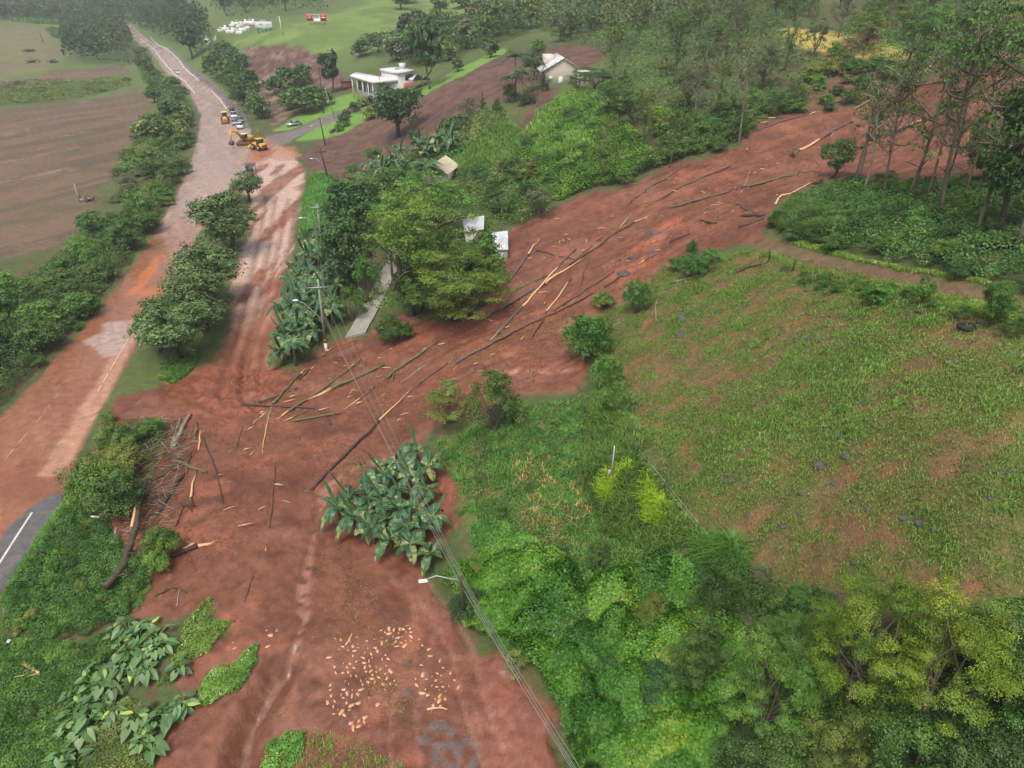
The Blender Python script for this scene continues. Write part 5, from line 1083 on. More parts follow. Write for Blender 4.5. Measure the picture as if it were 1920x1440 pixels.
log('dark bent trunk lying across the others near the churned mud', 'dark', .11, [(455,760),(530,763),(595,767),(621,797)])
log('thin green stem under the dark bent trunk', 'green', .08, [(542,787),(580,769)], (0, .15))
log('level green trunk below the dark bent trunk', 'green', .12, [(550,791),(600,782),(640,776)])
log('pale ended stem across the small stream', 'grey', .09, [(655,763),(680,744),(702,727)], (0, .3))
log('very long straight pole reaching down to the muddy rill', 'dark', .13, [(585,920),(632,870),(713,789),(740,762),(766,737)], (.66, 1))
log('thin muddy pole left of the olive shrub', 'mud', .08, [(779,727),(820,694)])
log('short upright stub in the lower mud', 'green', .08, [(736,716),(741,690)])
log('crooked pale stem hanging towards the churned mud', 'pale', .07, [(475,795),(492,780),(505,769)], (.3, .9))
log('dark branch lying over the churned mud', 'dark', .09, [(469,761),(527,742),(557,729)], None, 'branch')
log('pale split stem on the mud right of the long peeled poles', 'pale', .08, [(920,640),(960,597)])
log('short pale chip under the feathery trees', 'wood', .09, [(877,600),(895,595)], None, 'splinter')
log('muddy trunk left of the feathery tree at the mud edge', 'grey', .1, [(900,602),(960,565)])
log('thin muddy pole in the middle of the lower mud', 'mud', .07, [(750,717),(815,672)])
log('thin muddy pole right of the middle one in the lower mud', 'mud', .08, [(787,717),(840,682)])
log('pale splinter beside the power lines over the lower mud', 'wood', .09, [(654,694),(664,683)], None, 'splinter')
log('thin stem lying straight down the middle of the lower mud', 'mud', .06, [(505,990),(512,930),(517,875)], None, 'branch')
log('thin pole ending at the muddy rill, left of the banana clump', 'mud', .06, [(455,800),(440,850)], None, 'branch')
# debris pile at the lower left
log('thick twin split trunk standing highest in the debris pile', 'pale', .2, [(326,842),(344,799),(358,778)])
log('long split slab beside the thick twin split trunk', 'pale', .13, [(320,842),(341,785)])
log('short green post like trunk right of the twin split trunk', 'green', .14, [(365,827),(370,795)])
log('white peeled stick right of the debris pile', 'wood', .08, [(373,845),(376,807)], None, 'splinter')
log('long thin curved stem down the right side of the debris pile', 'dark', .06, [(380,821),(395,856),(408,896),(419,945)])
log('dark stem pointing into the vine mounds', 'dark', .12, [(241,929),(305,893),(354,854)])
log('green trunk lying to the right across the debris', 'green', .15, [(322,864),(387,888)])
log('reddish stripped stem in the debris pile', 'mud', .1, [(349,889),(358,850)])
log('long pale stem with bright broken stretches right of the debris pile', 'grey', .1, [(356,949),(362,913),(369,881)], (.2, .8), root=True)
log('dark thick stem curving into the debris from the right', 'dark', .15, [(285,985),(299,959),(319,927),(344,893)])
log('pale branch with forked end above the thick dark trunk', 'pale', .08, [(266,903),(288,886)], (0, 1), 'splinter')
log('thickest dark broken trunk of the debris pile, long and curved', 'dark', .25, [(206,1120),(240,1073),(257,1028),(269,967),(276,940),(281,918)], lift=.9, twigs=3)
log('pale slab torn from the thickest dark trunk', 'wood', .12, [(255,1010),(264,967)], None, 'splinter', lift=1.15)
log('big dark trunk lying out over the mud to the right', 'dark', .21, [(268,1084),(322,1043),(365,1030),(399,1021)], (.9, 1))
log('pale short piece at the tip of the big dark trunk', 'wood', .1, [(345,1035),(366,1023)], None, 'splinter', lift=.2)
log('dark root like branch at the lower left debris', 'dark', .13, [(120,1160),(147,1128),(159,1093)], twigs=3)
log('black hooked branch below the white plate', 'dark', .14, [(76,1147),(96,1169),(141,1162)])
log('reddish board like piece beside the root like branch', 'mud', .11, [(161,1108),(183,1091)])
log('short pale barked log standing in the green debris', 'pale', .15, [(217,1030),(222,1003)], lift=.5)
log('muddy stem right of the round bright bush', 'mud', .09, [(327,989),(347,945)])
log('orange brown broken root on the creepers', 'wood', .14, [(50,1250),(66,1262),(82,1277)], None, 'fallen_trunk', lift=.3, twigs=3)
log('thin stem below the big dark trunk on the open mud', 'dark', .04, [(458,1130),(468,1102),(475,1080)], None, 'branch')
log('short thin twig on the mud near the creeper patch', 'pale', .04, [(332,1137),(337,1102)], None, 'branch')
log('broken branch with twigs on the mud at the debris edge', 'dark', .06, [(290,1118),(330,1100),(352,1112)], None, 'branch', twigs=6)
log('yellow stem piece lying on the footprinted mud', 'wood', .06, [(649,1210),(656,1198),(661,1188)], None, 'splinter')
log('pale curved root lying in the wheel tracks', 'wood', .06, [(800,1331),(815,1329),(838,1330)], None, 'splinter')
log('grey branch lying in the pasture near the tyre', 'dark', .06, [(1715,585),(1750,603)], None, 'branch')
log('fallen forked branch on the pasture edge below the leafy bushes', 'pale', .1, [(1255,532),(1310,520),(1330,508),(1345,490)], None, 'branch', twigs=5)
log('grey fallen branch in the pasture corner near the path end', 'dark', .12, [(1380,512),(1400,503),(1435,495)], None, 'branch', twigs=5)
# small loose pieces of wood: copies
CH = []
for v in range(6):
    g = np.random.default_rng(900 + v); mb = MB(); L_ = g.uniform(.5, 1.1); mb.tube(np.array([[-L_ / 2, 0, .03], [-.1, g.normal(0, .05), .06], [L_ / 2, 0, .03]]), [.02, g.uniform(.04, .07), .015], 5); CH.append(mb.mesh('wood_chip', WOOD if v % 3 else BK['pale'], True))
g = np.random.default_rng(17); chip_poly = wpoly([(700,640),(800,610),(900,600),(1000,430),(1250,320),(1480,240),(1600,240),(1450,380),(1260,460),(1100,540),(1000,640),(760,780),(600,900),(520,1100),(420,1110),(400,900),(520,720),(640,650)])
P = fast_scatter(None, 130, g, None, chip_poly)
for k, p in enumerate(P):
    if not (M['slide'][np.argmin(((GP - p[:2]) ** 2).sum(1))] > .6): continue
    o = bpy.data.objects.new('wood_chip', CH[k % 6]); C.objects.link(o); o.location = p + np.array([0, 0, .02]); o.rotation_euler = (0, 0, g.normal(.5, .6)); s = g.uniform(.7, 1.6); o.scale = (s, s, s)
    tag(o, 'small pale wood splinter lying loose on the landslide mud', 'wood piece', 'wood splinters on the landslide mud')
# water filled footprints: shallow pools, one per print
WATER = rough_mat('muddy_water', (204, 150, 116), (216, 166, 132), 3, .18, 0, spec=.6)
FP = []
for v in range(5):
    g = np.random.default_rng(950 + v); a = np.linspace(0, 2 * math.pi, 15)[:-1]; r = 1 + .2 * g.normal(size=14) * .6
    V = np.stack([np.cos(a) * .17 * r, np.sin(a) * (.095 + .02 * np.cos(a)) * r, a * 0], 1); mb = MB(); V2 = np.concatenate([V * .93 + [0, 0, .018], V + [0, 0, -.05], [[0, 0, .02]]]); k = np.arange(14); k2 = (k + 1) % 14
    mb.add(V2, np.stack([14 + k, 14 + k2, k2, k], 1), np.stack([k, k2, k * 0 + 28], 1)); FP.append(mb.mesh('footprint', WATER))
g = np.random.default_rng(23); fpp = []
for poly, n in (([(616,1190),(700,1195),(730,1230),(745,1290),(715,1310),(690,1350),(660,1370),(620,1350),(605,1310),(625,1270),(612,1240)], 95), ([(715,1175),(770,1172),(775,1205),(745,1215),(715,1205)], 26), ([(775,1260),(830,1262),(850,1300),(830,1330),(790,1320)], 26)):
    fpp += [tuple(p[:2]) for p in scatter(poly, n, .3, g, None, lambda Q: .12 + .88 * sstep(.42, .62, fbm(Q[:, 0] * .55, Q[:, 1] * .55, 3, 301)))]
for u, v in [(786,1199),(792,1210),(804,1217),(807,1230),(825,1238),(831,1252),(845,1261),(852,1275),(860,1288),(790,1247),(818,1275),(500,1182),(507,1191),(519,1182),(502,1212),(437,1205),(440,1215)]: fpp.append(tuple(g1(u, v)[:2]))
for k, (x, y) in enumerate(fpp):
    o = bpy.data.objects.new('footprint', FP[k % 5]); C.objects.link(o); o.location = (x, y, float(H(x, y)) + .01); o.rotation_euler = (0, 0, g.uniform(0, 6.28)); s = g.choice([.45, .6, .7, .8, .95, 1.2]); o.scale = (s * g.uniform(.8, 1.35), s * g.uniform(.75, 1.15), 1)
    tag(o, 'pale water filled footprint pressed into the red mud of the side road', 'footprint', 'footprints in the mud')
# ------------------------------------------------------------------ rocks, tyre, stump and the like
ROCK = rough_mat('field_rock', (66, 64, 60), (98, 94, 88), 3, .85, .6); RK = []
for v in range(5):
    g = np.random.default_rng(970 + v); d = rdir(42, g); import bmesh; bm = bmesh.new(); bmesh.ops.create_icosphere(bm, subdivisions=2, radius=1)
    for q in bm.verts:
        n_ = .75 + .5 * vnoise(np.array([q.co.x * 1.3 + 7 * v]), np.array([q.co.y * 1.3 + q.co.z * 1.7]), v)[0]; q.co = Vector((q.co.x * n_, q.co.y * n_ * .75, max(q.co.z * n_ * .6, -.25)))
    me = bpy.data.meshes.new('rock'); bm.to_mesh(me); bm.free(); me.materials.append(ROCK); RK.append(me)
def rock(u, v, wpx, lab, grp=None, wxyz=None):
    P = g1(u, v); s = wpx * project(P)[2] / F_PX / 2; o = bpy.data.objects.new('rock', RK[int(rng.integers(0, 5))]); C.objects.link(o); o.location = P - np.array([0, 0, s * .16]); o.rotation_euler = (rng.normal(0, .15), rng.normal(0, .15), rng.uniform(0, 6.28)); o.scale = (s, s, s); tag(o, lab, 'rock', grp)
for u, v, w, lab in [(1374,900,20,'largest pale rock on the pasture near the fence line'),(1362,904,10,'small rock leaning on the largest pale rock near the fence'),(1291,795,8,None),(1293,879,8,None),(1402,905,10,None),(1382,878,9,None),(1332,1000,12,'lone round rock close to the lower fence posts'),(1400,965,12,None),(1287,958,13,'dark low rock against the fence line'),(1195,843,9,None),
  (1580,820,22,'flat grey rock at the left of the rock cluster in mid pasture'),(1595,828,12,None),(1588,856,24,'dark rock below the flat grey rock in mid pasture'),(1594,842,12,None),(1540,873,30,'long low rock in mid pasture'),(1553,870,12,None),(1566,905,18,None),(1551,910,10,None),(1617,912,14,None),(1640,915,14,None),(1600,938,14,None),(1625,955,12,None),(1505,922,20,None),(1502,963,14,None),(1470,985,22,None),
  (1697,971,18,'rounded rock of the trio right of mid pasture'),(1722,960,16,'upper rock of the trio right of mid pasture'),(1724,977,26,'widest rock of the trio right of mid pasture'),(1755,993,20,None),(1722,933,12,None),(1730,911,10,None),(1865,928,16,None),(1842,920,12,None),(1857,935,14,None),(1892,887,16,None),(1860,988,10,None),(1828,908,14,None),(1605,1055,20,'dark round rock near the yellow green trees'),(1590,1031,10,None),(1640,799,10,'whitish rock high in the pasture'),(1652,803,9,None),(1610,756,16,None),
  (1495,632,16,'dark rock in the upper pasture, left of a pair'),(1517,633,20,'dark rock in the upper pasture, right of a pair'),(1568,617,14,None),(1622,628,18,None),(1632,653,14,'pale topped stump like rock in the upper pasture'),(1568,643,14,None),(1515,661,16,None),(1540,640,14,None),(1780,677,20,None),(1612,593,12,None),(1705,595,12,None),(1280,598,26,'flat brown stone at the upper left of the pasture'),(1278,628,24,'second flat brown stone at the upper left of the pasture'),(1290,585,20,None),(1345,585,14,None),(1370,660,10,None),(1515,545,16,None),(1560,592,12,None),(1687,738,12,None),(1700,720,14,None),(1912,664,18,'whitish boulder at the right edge of the pasture'),(1844,605,24,'pale boulder beside the taller sapling on the pasture'),(1630,545,18,None),(1755,555,12,None)]:
    rock(u, v, w, lab or 'small grey rock among the grass tufts of the pasture', 'rocks on the pasture')
rock(1170, 512, 26, 'grey rock outcrop breaking through the mud above the upright bush'); rock(1216,438,16,'small grey rock in the mud above the outcrop'); rock(1185,482,14,'flat grey rock between the bright red streaks')
rock(1452, 378, 20, 'pale orange boulder at the left end of the undergrowth', None)
RUB = rough_mat('tyre_rubber', (36, 34, 34), (58, 54, 52), 6, .8, .2)
P = g1(1812, 616); o = thing('tyre', P, 'old black tyre lying on the pasture near the path', 'tyre'); mb = MB(); a = np.linspace(0, 2 * math.pi, 25)[:-1]
rows = [(.38, .0), (.5, .0), (.58, .08), (.58, .2), (.5, .27), (.38, .26), (.34, .14)]; V = np.array([(r * math.cos(q), r * math.sin(q), z) for r, z in rows for q in a]); k = np.arange(24); k2 = (k + 1) % 24
mb.add(V, np.concatenate([np.stack([i * 24 + k, i * 24 + k2, ((i + 1) % 7) * 24 + k2, ((i + 1) % 7) * 24 + k], 1) for i in range(7)])); mb.obj('rubber', RUB, o, True)
WHITE = rough_mat('white_paint', (222, 222, 220), (236, 236, 234), 2, .5, .05); GREYC = rough_mat('pole_concrete', (140, 136, 130), (172, 168, 162), 4, .85, .15)
def small_plate(u, v, d, lab, mat=WHITE, lift=.6, tilt=.5):
    P = g1(u, v); mb = MB(); mb.box((0, 0, 0), d, bev=.02); o = mb.obj('plastic_sheet', mat); o.location = P + np.array([0, 0, lift]); o.rotation_euler = (tilt, .2, rng.uniform(0, 3)); tag(o, lab, 'debris')
small_plate(120, 1136, (.45, .4, .18), 'white crumpled plastic piece on the debris at the lower left'); small_plate(182, 979, (.7, .14, .06), 'white board sticking out of the debris below the vine mounds'); small_plate(22, 1213, (.35, .2, .08), 'grey white plastic piece in the creepers at the left edge')
# upturned stump with roots on the ploughed field
P = g1(152, 378); o = thing('uprooted_stump', P, 'grey uprooted stump with tangled roots at the corner of the ploughed field', 'stump'); g = np.random.default_rng(5); mb = MB(); mb.tube([(0, 0, 0), (-.4, .2, 1.8), (-.5, .3, 3.6)], [.35, .28, .16], 7); mb.tube([(0, 0, .3), (2.6, .4, .6)], [.4, .25], 7); mb.obj('trunk', BARKL, o, True); mb = MB()
for _ in range(26): e = rdir(1, g)[0] * g.uniform(1.2, 2.6); e[2] = abs(e[2]) * .5; mb.tube([(1.6, .3, .4), np.array([1.6, .3, .3]) + e * .6 + g.normal(size=3) * .3, np.array([1.6, .3, .2]) + e], [.12, .07, .03], 4)
mb.obj('root', BARK, o, True)
for u, v, lab in [(55, 97, 'dark heap of branches on the far brown grass, largest'), (62, 118, 'short dark stump on the far brown grass'), (100, 118, 'small stump on the far pink strip')]:
    P = g1(u, v); o = thing('branch_heap', P, lab, 'branches'); mb = MB(); g = np.random.default_rng(int(u))
    for _ in range(24): mb.tube([g.normal(size=3) * [1.8, 1.8, .1] + [0, 0, .2], g.normal(size=3) * [1.5, 1.5, .6] + [0, 0, 1.2]], [.2, .08], 4)
    mb.obj('branches', BARKD, o, True)
# ------------------------------------------------------------------ road paint, ramp, power line, posts
PAINT = rough_mat('road_paint', (188, 182, 176), (222, 220, 214), 3, .6, 0)
def strip(name, label, pts, w, mat, step=1.2, lift=.03, gaps=None, cat='road marking'):
    L = wpoly(pts); seg = np.concatenate([[0], np.cumsum(np.hypot(*np.diff(L, axis=0).T))]); s = np.arange(0, seg[-1], step); mb = MB()
    Q = np.stack([np.interp(s, seg, L[:, 0]), np.interp(s, seg, L[:, 1])], 1)
    if len(Q) < 3: return
    for _ in range(2): Q[1:-1] = (Q[:-2] + 2 * Q[1:-1] + Q[2:]) / 4
    t = np.gradient(Q, axis=0); t /= np.linalg.norm(t, axis=1)[:, None]; nn = np.stack([-t[:, 1], t[:, 0]], 1) * w / 2
    A_, B_ = Q - nn, Q + nn; V = np.concatenate([np.concatenate([A_, (H(A_[:, 0], A_[:, 1]) + lift)[:, None]], 1), np.concatenate([B_, (H(B_[:, 0], B_[:, 1]) + lift)[:, None]], 1)])
    i = np.arange(len(Q) - 1)
    if gaps is not None: i = i[gaps(i)]
    mb.add(V, np.stack([i, i + 1, i + 1 + len(Q), i + len(Q)], 1)); return tag(mb.obj(name, mat), label, cat, None, 'structure')
strip('lane_line', 'white edge line on the clean strip of asphalt', [(-60,1150),(0,1055),(35,1000),(67,951)], .17, PAINT)
strip('lane_line', 'broken white line showing through the mud near the left edge of the highway', [(10,862),(40,825),(75,785),(112,735)], .08, rough_mat('muddy_paint', (190, 146, 122), (204, 164, 142), 3, .6, 0), .6, gaps=lambda i: (_hash(i, i * 0, 3) > .3) & ~((i > 2) & (i < 5)))
strip('lane_line', 'far left white edge line of the highway', [(262,72),(276,82),(300,108),(340,147),(366,176)], .35, PAINT, 3)
strip('lane_line', 'far right white edge line of the highway', [(282,70),(302,87),(335,112),(374,152)], .35, PAINT, 3)
strip('lane_line', 'white edge line beside the parked vehicles', [(396,170),(412,186),(426,206)], .35, PAINT, 2)
strip('kerb_line', 'pale lip of mud along the right lane of the highway', [(183,735),(215,680),(245,628),(262,600)], .16, rough_mat('pale_mud', (204, 158, 132), (218, 176, 150), 3, .4, .1), .7, gaps=lambda i: _hash(i, i * 0, 8) > .15)
CONC = rough_mat('ramp_concrete', (140, 136, 126), (166, 160, 150), 1.6, .85, .2)
ramp = wpoly([(647,636),(686,626),(694,610),(746,509),(752,470),(760,440),(728,440),(727,491),(690,560)]); lo, hi = ramp.min(0), ramp.max(0)
gx, gy = np.meshgrid(np.arange(lo[0], hi[0], .3), np.arange(lo[1], hi[1], .3)); q = np.stack([gx.ravel(), gy.ravel()], 1)
# the slab is cut exactly along its outline: triangulated from the outline, subdivided by rows
import bmesh
bm = bmesh.new(); bm.faces.new([bm.verts.new((x, y, 0)) for x, y in ramp]); bmesh.ops.triangulate(bm, faces=bm.faces[:]); bmesh.ops.subdivide_edges(bm, edges=bm.edges[:], cuts=7, use_grid_fill=True)
for v_ in bm.verts: v_.co.z = float(H(v_.co.x, v_.co.y)) + .28
r_ = bmesh.ops.extrude_face_region(bm, geom=bm.faces[:])
for e in r_['geom']:
    if isinstance(e, bmesh.types.BMVert): e.co.z -= .6
bmesh.ops.recalc_face_normals(bm, faces=bm.faces[:])
me = bpy.data.meshes.new('concrete_ramp'); bm.to_mesh(me); bm.free(); me.materials.append(CONC); o = bpy.data.objects.new('concrete_ramp', me); C.objects.link(o); tag(o, 'straight pale concrete ramp rising out of the mud', 'ramp', None, 'structure')
STEEL = rough_mat('galvanised_steel', (168, 170, 172), (196, 198, 200), 6, .45, 0, metal=.3); DARKP = rough_mat('dark_pole_wood', (52, 44, 40), (78, 68, 60), 5, .85, .3, (1, 1, .2)); WHITEB = rough_mat('whitewash', (214, 214, 212), (232, 232, 230), 4, .7, .1); REDB = rough_mat('red_band', (150, 72, 56), (166, 84, 64), 4, .7, .1); CER = rough_mat('insulator', (120, 110, 104), (150, 140, 132), 6, .3, 0)
def top_of(P, vt):
    x, y, z = P; k = (720 - vt) / F_PX; return (k * y * cP - y * sP) / (cP + k * sP) + CAM_H
POLES = {}
def pole(key, ub, vb, ut, vt, mat, label, arm=None, lamp=None, band=False, r=(.17, .1), box=None):
    P = g1(ub, vb); zt = top_of(P, vt); d = ray(ut, vt); t = P[1] / d[1]; top = np.array([d[0] * t, P[1], zt]); ax = top - P
    o = thing('utility_pole', P, label, 'pole', 'utility poles'); mb = MB(); h0 = .18 if band else 0; dirn = np.array([1, .25, 0])
    mb.tube([ax * h0 - (np.array([0, 0, .3]) if not band else 0), ax * .6, ax], [r[0], (r[0] + r[1]) / 2, r[1]], 9); mb.obj('pole', mat, o, True)
    if band:
        w = MB(); w.tube([np.array([0, 0, -.3]), ax * .12], [r[0] * 1.05] * 2, 9); w.obj('whitewashed_foot', WHITEB, o, True)
        w = MB(); w.tube([ax * .12, ax * .18], [r[0] * 1.04] * 2, 9); w.obj('red_band', REDB, o, True)
    POLES[key] = (P, ax, zt)
    if arm:
        for f, ln in arm:
            c = ax * f; w = MB(); w.box(c + np.array([0, -.14, 0]), (ln, .1, .12), .12); a_ = w.obj('crossarm', STEEL if mat is not DARKP else DARKP, o)
            for s in (-.46, -.2, .2, .46): w = MB(); w.tube([c + np.array([ln * s, -.14, .05]), c + np.array([ln * s, -.14, .28])], [.05, .035], 6); w.obj('insulator', CER, a_, True)
    if lamp:
        f, lu, lv = lamp; c = ax * f; w = MB(); dl = ray(lu, lv); tl = (P[1] - .3) / dl[1]; e = np.array([dl[0], dl[1], dl[2]]) * tl + np.array([0, 0, CAM_H]) - P
        m_ = c + (e - c) * .72 + np.array([0, 0, .35]); w.tube([c, (c + m_) / 2, m_, e], [.05, .045, .04, .035], 6); l_ = w.obj('lamp_arm', STEEL, o, True)
        w = MB(); dd = (e - m_) / np.linalg.norm(e - m_); w.box(e + dd * .25 - [0, 0, .04], (.62, .3, .14), math.atan2(dd[1], dd[0]), bev=.05); w.obj('lamp_head', WHITEB, o)
    if box:
        w = MB(); c = ax * box; w.box(c + np.array([-.3, -.25, 0]), (.5, .5, .9), bev=.06); w.obj('transformer', WHITEB if mat is DARKP else GREYC, o)
pole('a', 612, 658, 596, 524, GREYC, 'grey concrete power pole with red and white foot beside the banana grove', [(.9, 2.3)], (.45, 558, 564), True)
pole('b', 605, 470, 595, 382, GREYC, 'grey concrete power pole rising behind the banana grove', [(.93, 2.2)], (.55, 567, 408))
pole('c', 873, 1172, 864, 1086, DARKP, 'dark pole with whitewashed foot and street lamp among the foreground vines', None, (.97, 800, 1086), True, (.15, .12))
pole('d', 617, 342, 599, 274, DARKP, 'dark wooden pole with crossarm and lamp at the edge of the brown mud', [(.85, 2.2)], (.5, 586, 297))
pole('e', 610, 272, 599, 220, DARKP, 'dark wooden pole with lamp beside the lower lawn', None, (.75, 585, 235))
pole('f', 607, 213, 598, 125, DARKP, 'tall dark pole standing on the driveway behind the lamp pole', [(.97, 2.2)])
pole('g', 628, 222, 609, 165, GREYC, 'thin leaning pole with white transformer box on the driveway', None, None, False, (.12, .07), .55)
pole('h', 530, 66, 523, 30, WHITEB, 'white concrete pole with crossarm on the green hill between the billboards', [(.95, 3)], None, False, (.3, .2))
pole('i', 443, 18, 440, -3, GREYC, 'far pale pole near the top edge above the white tombs', None, None, False, (.3, .2))
pole('j', 120, 50, 114, 25, GREYC, 'distant pole with crossarm left of two in front of the far wood', [(.97, 4)], None, False, (.3, .2))
pole('k', 141, 55, 137, 31, GREYC, 'distant pole with crossarm right of two in front of the far wood', [(.97, 5)], None, False, (.3, .2))
pole('l', 81, 80, 74, 59, DARKP, 'thin dark leaning pole on the far brown field', None, None, False, (.25, .15))
pole('m', 712, 312, 709, 291, WHITEB, 'short white post on the brown mud by the thicket', None, None, False, (.14, .1))
WIRE = rough_mat('power_cable', (120, 116, 116), (150, 146, 146), 4, .5, 0)
def cable(A_, B_, sag, r, label, name='power_cable'):
    t = np.linspace(0, 1, 18)[:, None]; Q = A_ + (B_ - A_) * t; Q[:, 2] -= (4 * t * (1 - t))[:, 0] * sag; c = Q[9].copy(); mb = MB(); mb.tube(Q - c, r, 4)
    o = mb.obj(name, WIRE); o.location = c; tag(o, label, 'cable', 'power cables along the side road')
(Pa, aa, za), (Pb, ab, zb), (Pc, ac, zc_) = POLES['a'], POLES['b'], POLES['c']
Pe = np.array([g1(1075, 1500)[0] + .2, g1(1075, 1500)[1] - 3, 7.0])
for s, nm in ((-.46, 'outer left'), (.0, 'centre'), (.46, 'outer right')):
    off = np.array([2.3 * s, -.14, .25]); A_ = Pa + aa * .9 + off; Cc = Pc + ac * 1.0 + np.array([.25 * s, 0, .35 + .1 * abs(s)]); B_ = Pb + ab * .93 + off
    cable(B_, A_, .7, .013, f'thin power cable, {nm}, between the two grey concrete poles')
    cable(A_, Cc, .9, .016, f'thin power cable, {nm}, sagging from the banded pole to the foreground lamp pole')
    cable(Cc, Pe + np.array([.5 * s, 0, .2]), .35, .018, f'power cable, {nm}, leaving the foreground lamp pole to the bottom edge')
cable(Pa + aa * .62, Pc + ac * .86, .8, .022, 'thick bundled cable from the banded pole to the foreground lamp pole'); cable(Pb + ab * .6, Pa + aa * .62, .7, .025, 'thick bundled cable between the two grey concrete poles'); cable(Pc + ac * .86, Pe, .3, .022, 'thick bundled cable leaving the foreground lamp pole to the bottom edge')
def bez(A_, B_): pass
for u, vb, vt, r, lab in [(1180,783,762,.13,'thick dark fence post at the corner of the fence line'),(1193,856,835,.07,'thin post of the fence line below the thick corner post'),(1246,921,903,.06,'thin post halfway down the fence line'),(1309,1001,983,.06,'dark post lower down the fence line'),(1374,1076,1060,.09,'lowest dark post of the fence line'),(1441,491,470,.09,'post beside the dirt path at its left end'),(1486,509,487,.08,'second post beside the dirt path'),(1555,530,512,.06,'thin post hidden in bushes below the dirt path'),(1169,738,722,.06,'post in tall grass above the thick corner post')]:
    P = g1(u, vb); h = top_of(P, vt) - P[2]; mb = MB(); g = np.random.default_rng(u); mb.tube([(0, 0, -.2), (g.normal(0, .03), 0, h * .5), (g.normal(0, .05), 0, h)], [r, r * .95, r * .85], 7); o = mb.obj('fence_post', DARKP if r > .06 else BARKD, None, True); o.location = P; tag(o, lab, 'fence post', 'fence posts of the pasture')
pts = [g1(u, v) for u, v in [(1169,738),(1180,783),(1193,856),(1246,921),(1309,1001),(1374,1076)]]
for k, hz in enumerate((.45, .75)):
    mb = MB()
    for A_, B_ in zip(pts[:-1], pts[1:]): t = np.linspace(0, 1, 6)[:, None]; Q = A_ + (B_ - A_) * t; Q[:, 2] += hz; mb.tube(Q, .012, 3)
    tag(mb.obj('fence_wire', STEEL), ['lower', 'upper'][k] + ' wire strung along the fence line posts', 'wire', 'fence wires')
P = g1(1145, 902); h = top_of(P, 836) - P[2]; o = thing('metal_post', P, 'tall thin galvanised post with a grey meter box left of the fence line', 'post'); mb = MB(); mb.tube([(0, 0, -.2), (.06, 0, h)], [.06, .05], 8); mb.obj('post', STEEL, o, True); mb = MB(); mb.box((-.16, -.1, h * .27), (.24, .16, .5), bev=.03); mb.obj('meter_box', GREYC, o)

# ------------------------------------------------------------------ buildings
WALLW = rough_mat('white_wall', (196, 196, 192), (230, 230, 230), .7, .7, .05); ROOFW = rough_mat('white_roof_slab', (216, 218, 218), (228, 230, 230), .8, .7, .05); GLASS = rough_mat('window_glass', (30, 36, 42), (50, 58, 64), 2, .12, 0, spec=.8); BEIGE = rough_mat('beige_wall', (212, 202, 192), (222, 212, 202), 1.5, .8, .1); PINK = rough_mat('terracotta_wall', (172, 90, 84), (188, 104, 96), 1.5, .8, .1); SLATE = rough_mat('dark_roof', (86, 82, 90), (110, 104, 110), 2, .7, .2); SHEET = rough_mat('white_metal_sheet', (168, 172, 172), (226, 230, 232), .9, .4, .1); TENT = rough_mat('beige_roof_sheet', (176, 160, 140), (198, 182, 162), 1.5, .8, .2); BRICK = rough_mat('brick_roof', (150, 86, 70), (172, 104, 86), 2, .85, .2)
def prism(mb, poly, z0, z1, mi=0):
    poly = np.asarray(poly, float)[:, :2]
    if ((poly[:, 0] * np.roll(poly[:, 1], -1)) - (np.roll(poly[:, 0], -1) * poly[:, 1])).sum() < 0: poly = poly[::-1]
    n = len(poly); V = np.concatenate([np.concatenate([poly, np.full((n, 1), z0)], 1), np.concatenate([poly, np.full((n, 1), z1)], 1)]); k = np.arange(n); k2 = (k + 1) % n
    T_ = [[n, n + i, n + i + 1] for i in range(1, n - 1)] + [[0, i + 1, i] for i in range(1, n - 1)]
    mb.add(V, np.stack([k, k2, n + k2, n + k], 1), T_, .5, mi)
def local(o): return np.array(o.location)
# white house with flat roofs
zg = 8.8; zr = 12.6
o = thing('white_house', (0, 0, 0), 'large white modern house with flat roofs, terrace pillars and a square chimney', 'house')
A_, B_, E_ = atz(656.7, 140.5, zr), atz(697, 151.8, zr), atz(668, 135, zr); P1, P2, P3 = atz(714, 128.7, 14.8), atz(774, 130.5, 14.8), atz(742, 125, 14.8); P4 = P1 + P2 - P3
t_ = (B_ - A_) / np.linalg.norm(B_ - A_); wL = np.linalg.norm(B_ - A_); u_ = (P2 - P4) / np.linalg.norm(P2 - P4); v_ = (P4 - P1) / np.linalg.norm(P4 - P1); ra, ru = math.atan2(t_[1], t_[0]), math.atan2(u_[1], u_[0])
mb = MB(); prism(mb, [A_ + u_ * 2 + t_, B_ + u_ * 1.6 - t_ * 1.2, P4 - v_ * .4, P1, E_ + t_ * 1.5], zg - 4, zr - .75); mb.obj('lower_wall', WALLW, o); mb = MB(); prism(mb, [A_, B_, P4 - v_ * .2, P1 - u_ * .2, E_], zr - .75, zr); mb.obj('lower_roof', ROOFW, o)
for f in (.02, .27, .52, .77, .98):
    p = A_ + t_ * wL * f + u_ * .35; mb = MB(); mb.box((p[0], p[1], (zg - 3 + zr - .75) / 2), (.28, .28, zr - .75 - zg + 3), ra); mb.obj('pillar', WALLW, o)
for f in (.2, .42, .64, .84):
    p = A_ + t_ * wL * f + u_ * 1.75; mb = MB(); mb.box((p[0], p[1], zg + 1.0), (2.4, .3, 2.6), ra); wn = mb.obj('window', GLASS, o)
    q = p - u_ * .17; mb = MB(); [mb.box((q[0] + t_[0] * s, q[1] + t_[1] * s, zg + 1.0), (.1, .1, 2.6), ra) for s in (-1.2, 0, 1.2)]; mb.box((q[0], q[1], zg + 2.32), (2.5, .12, .1), ra); mb.obj('frame', STEEL, wn)
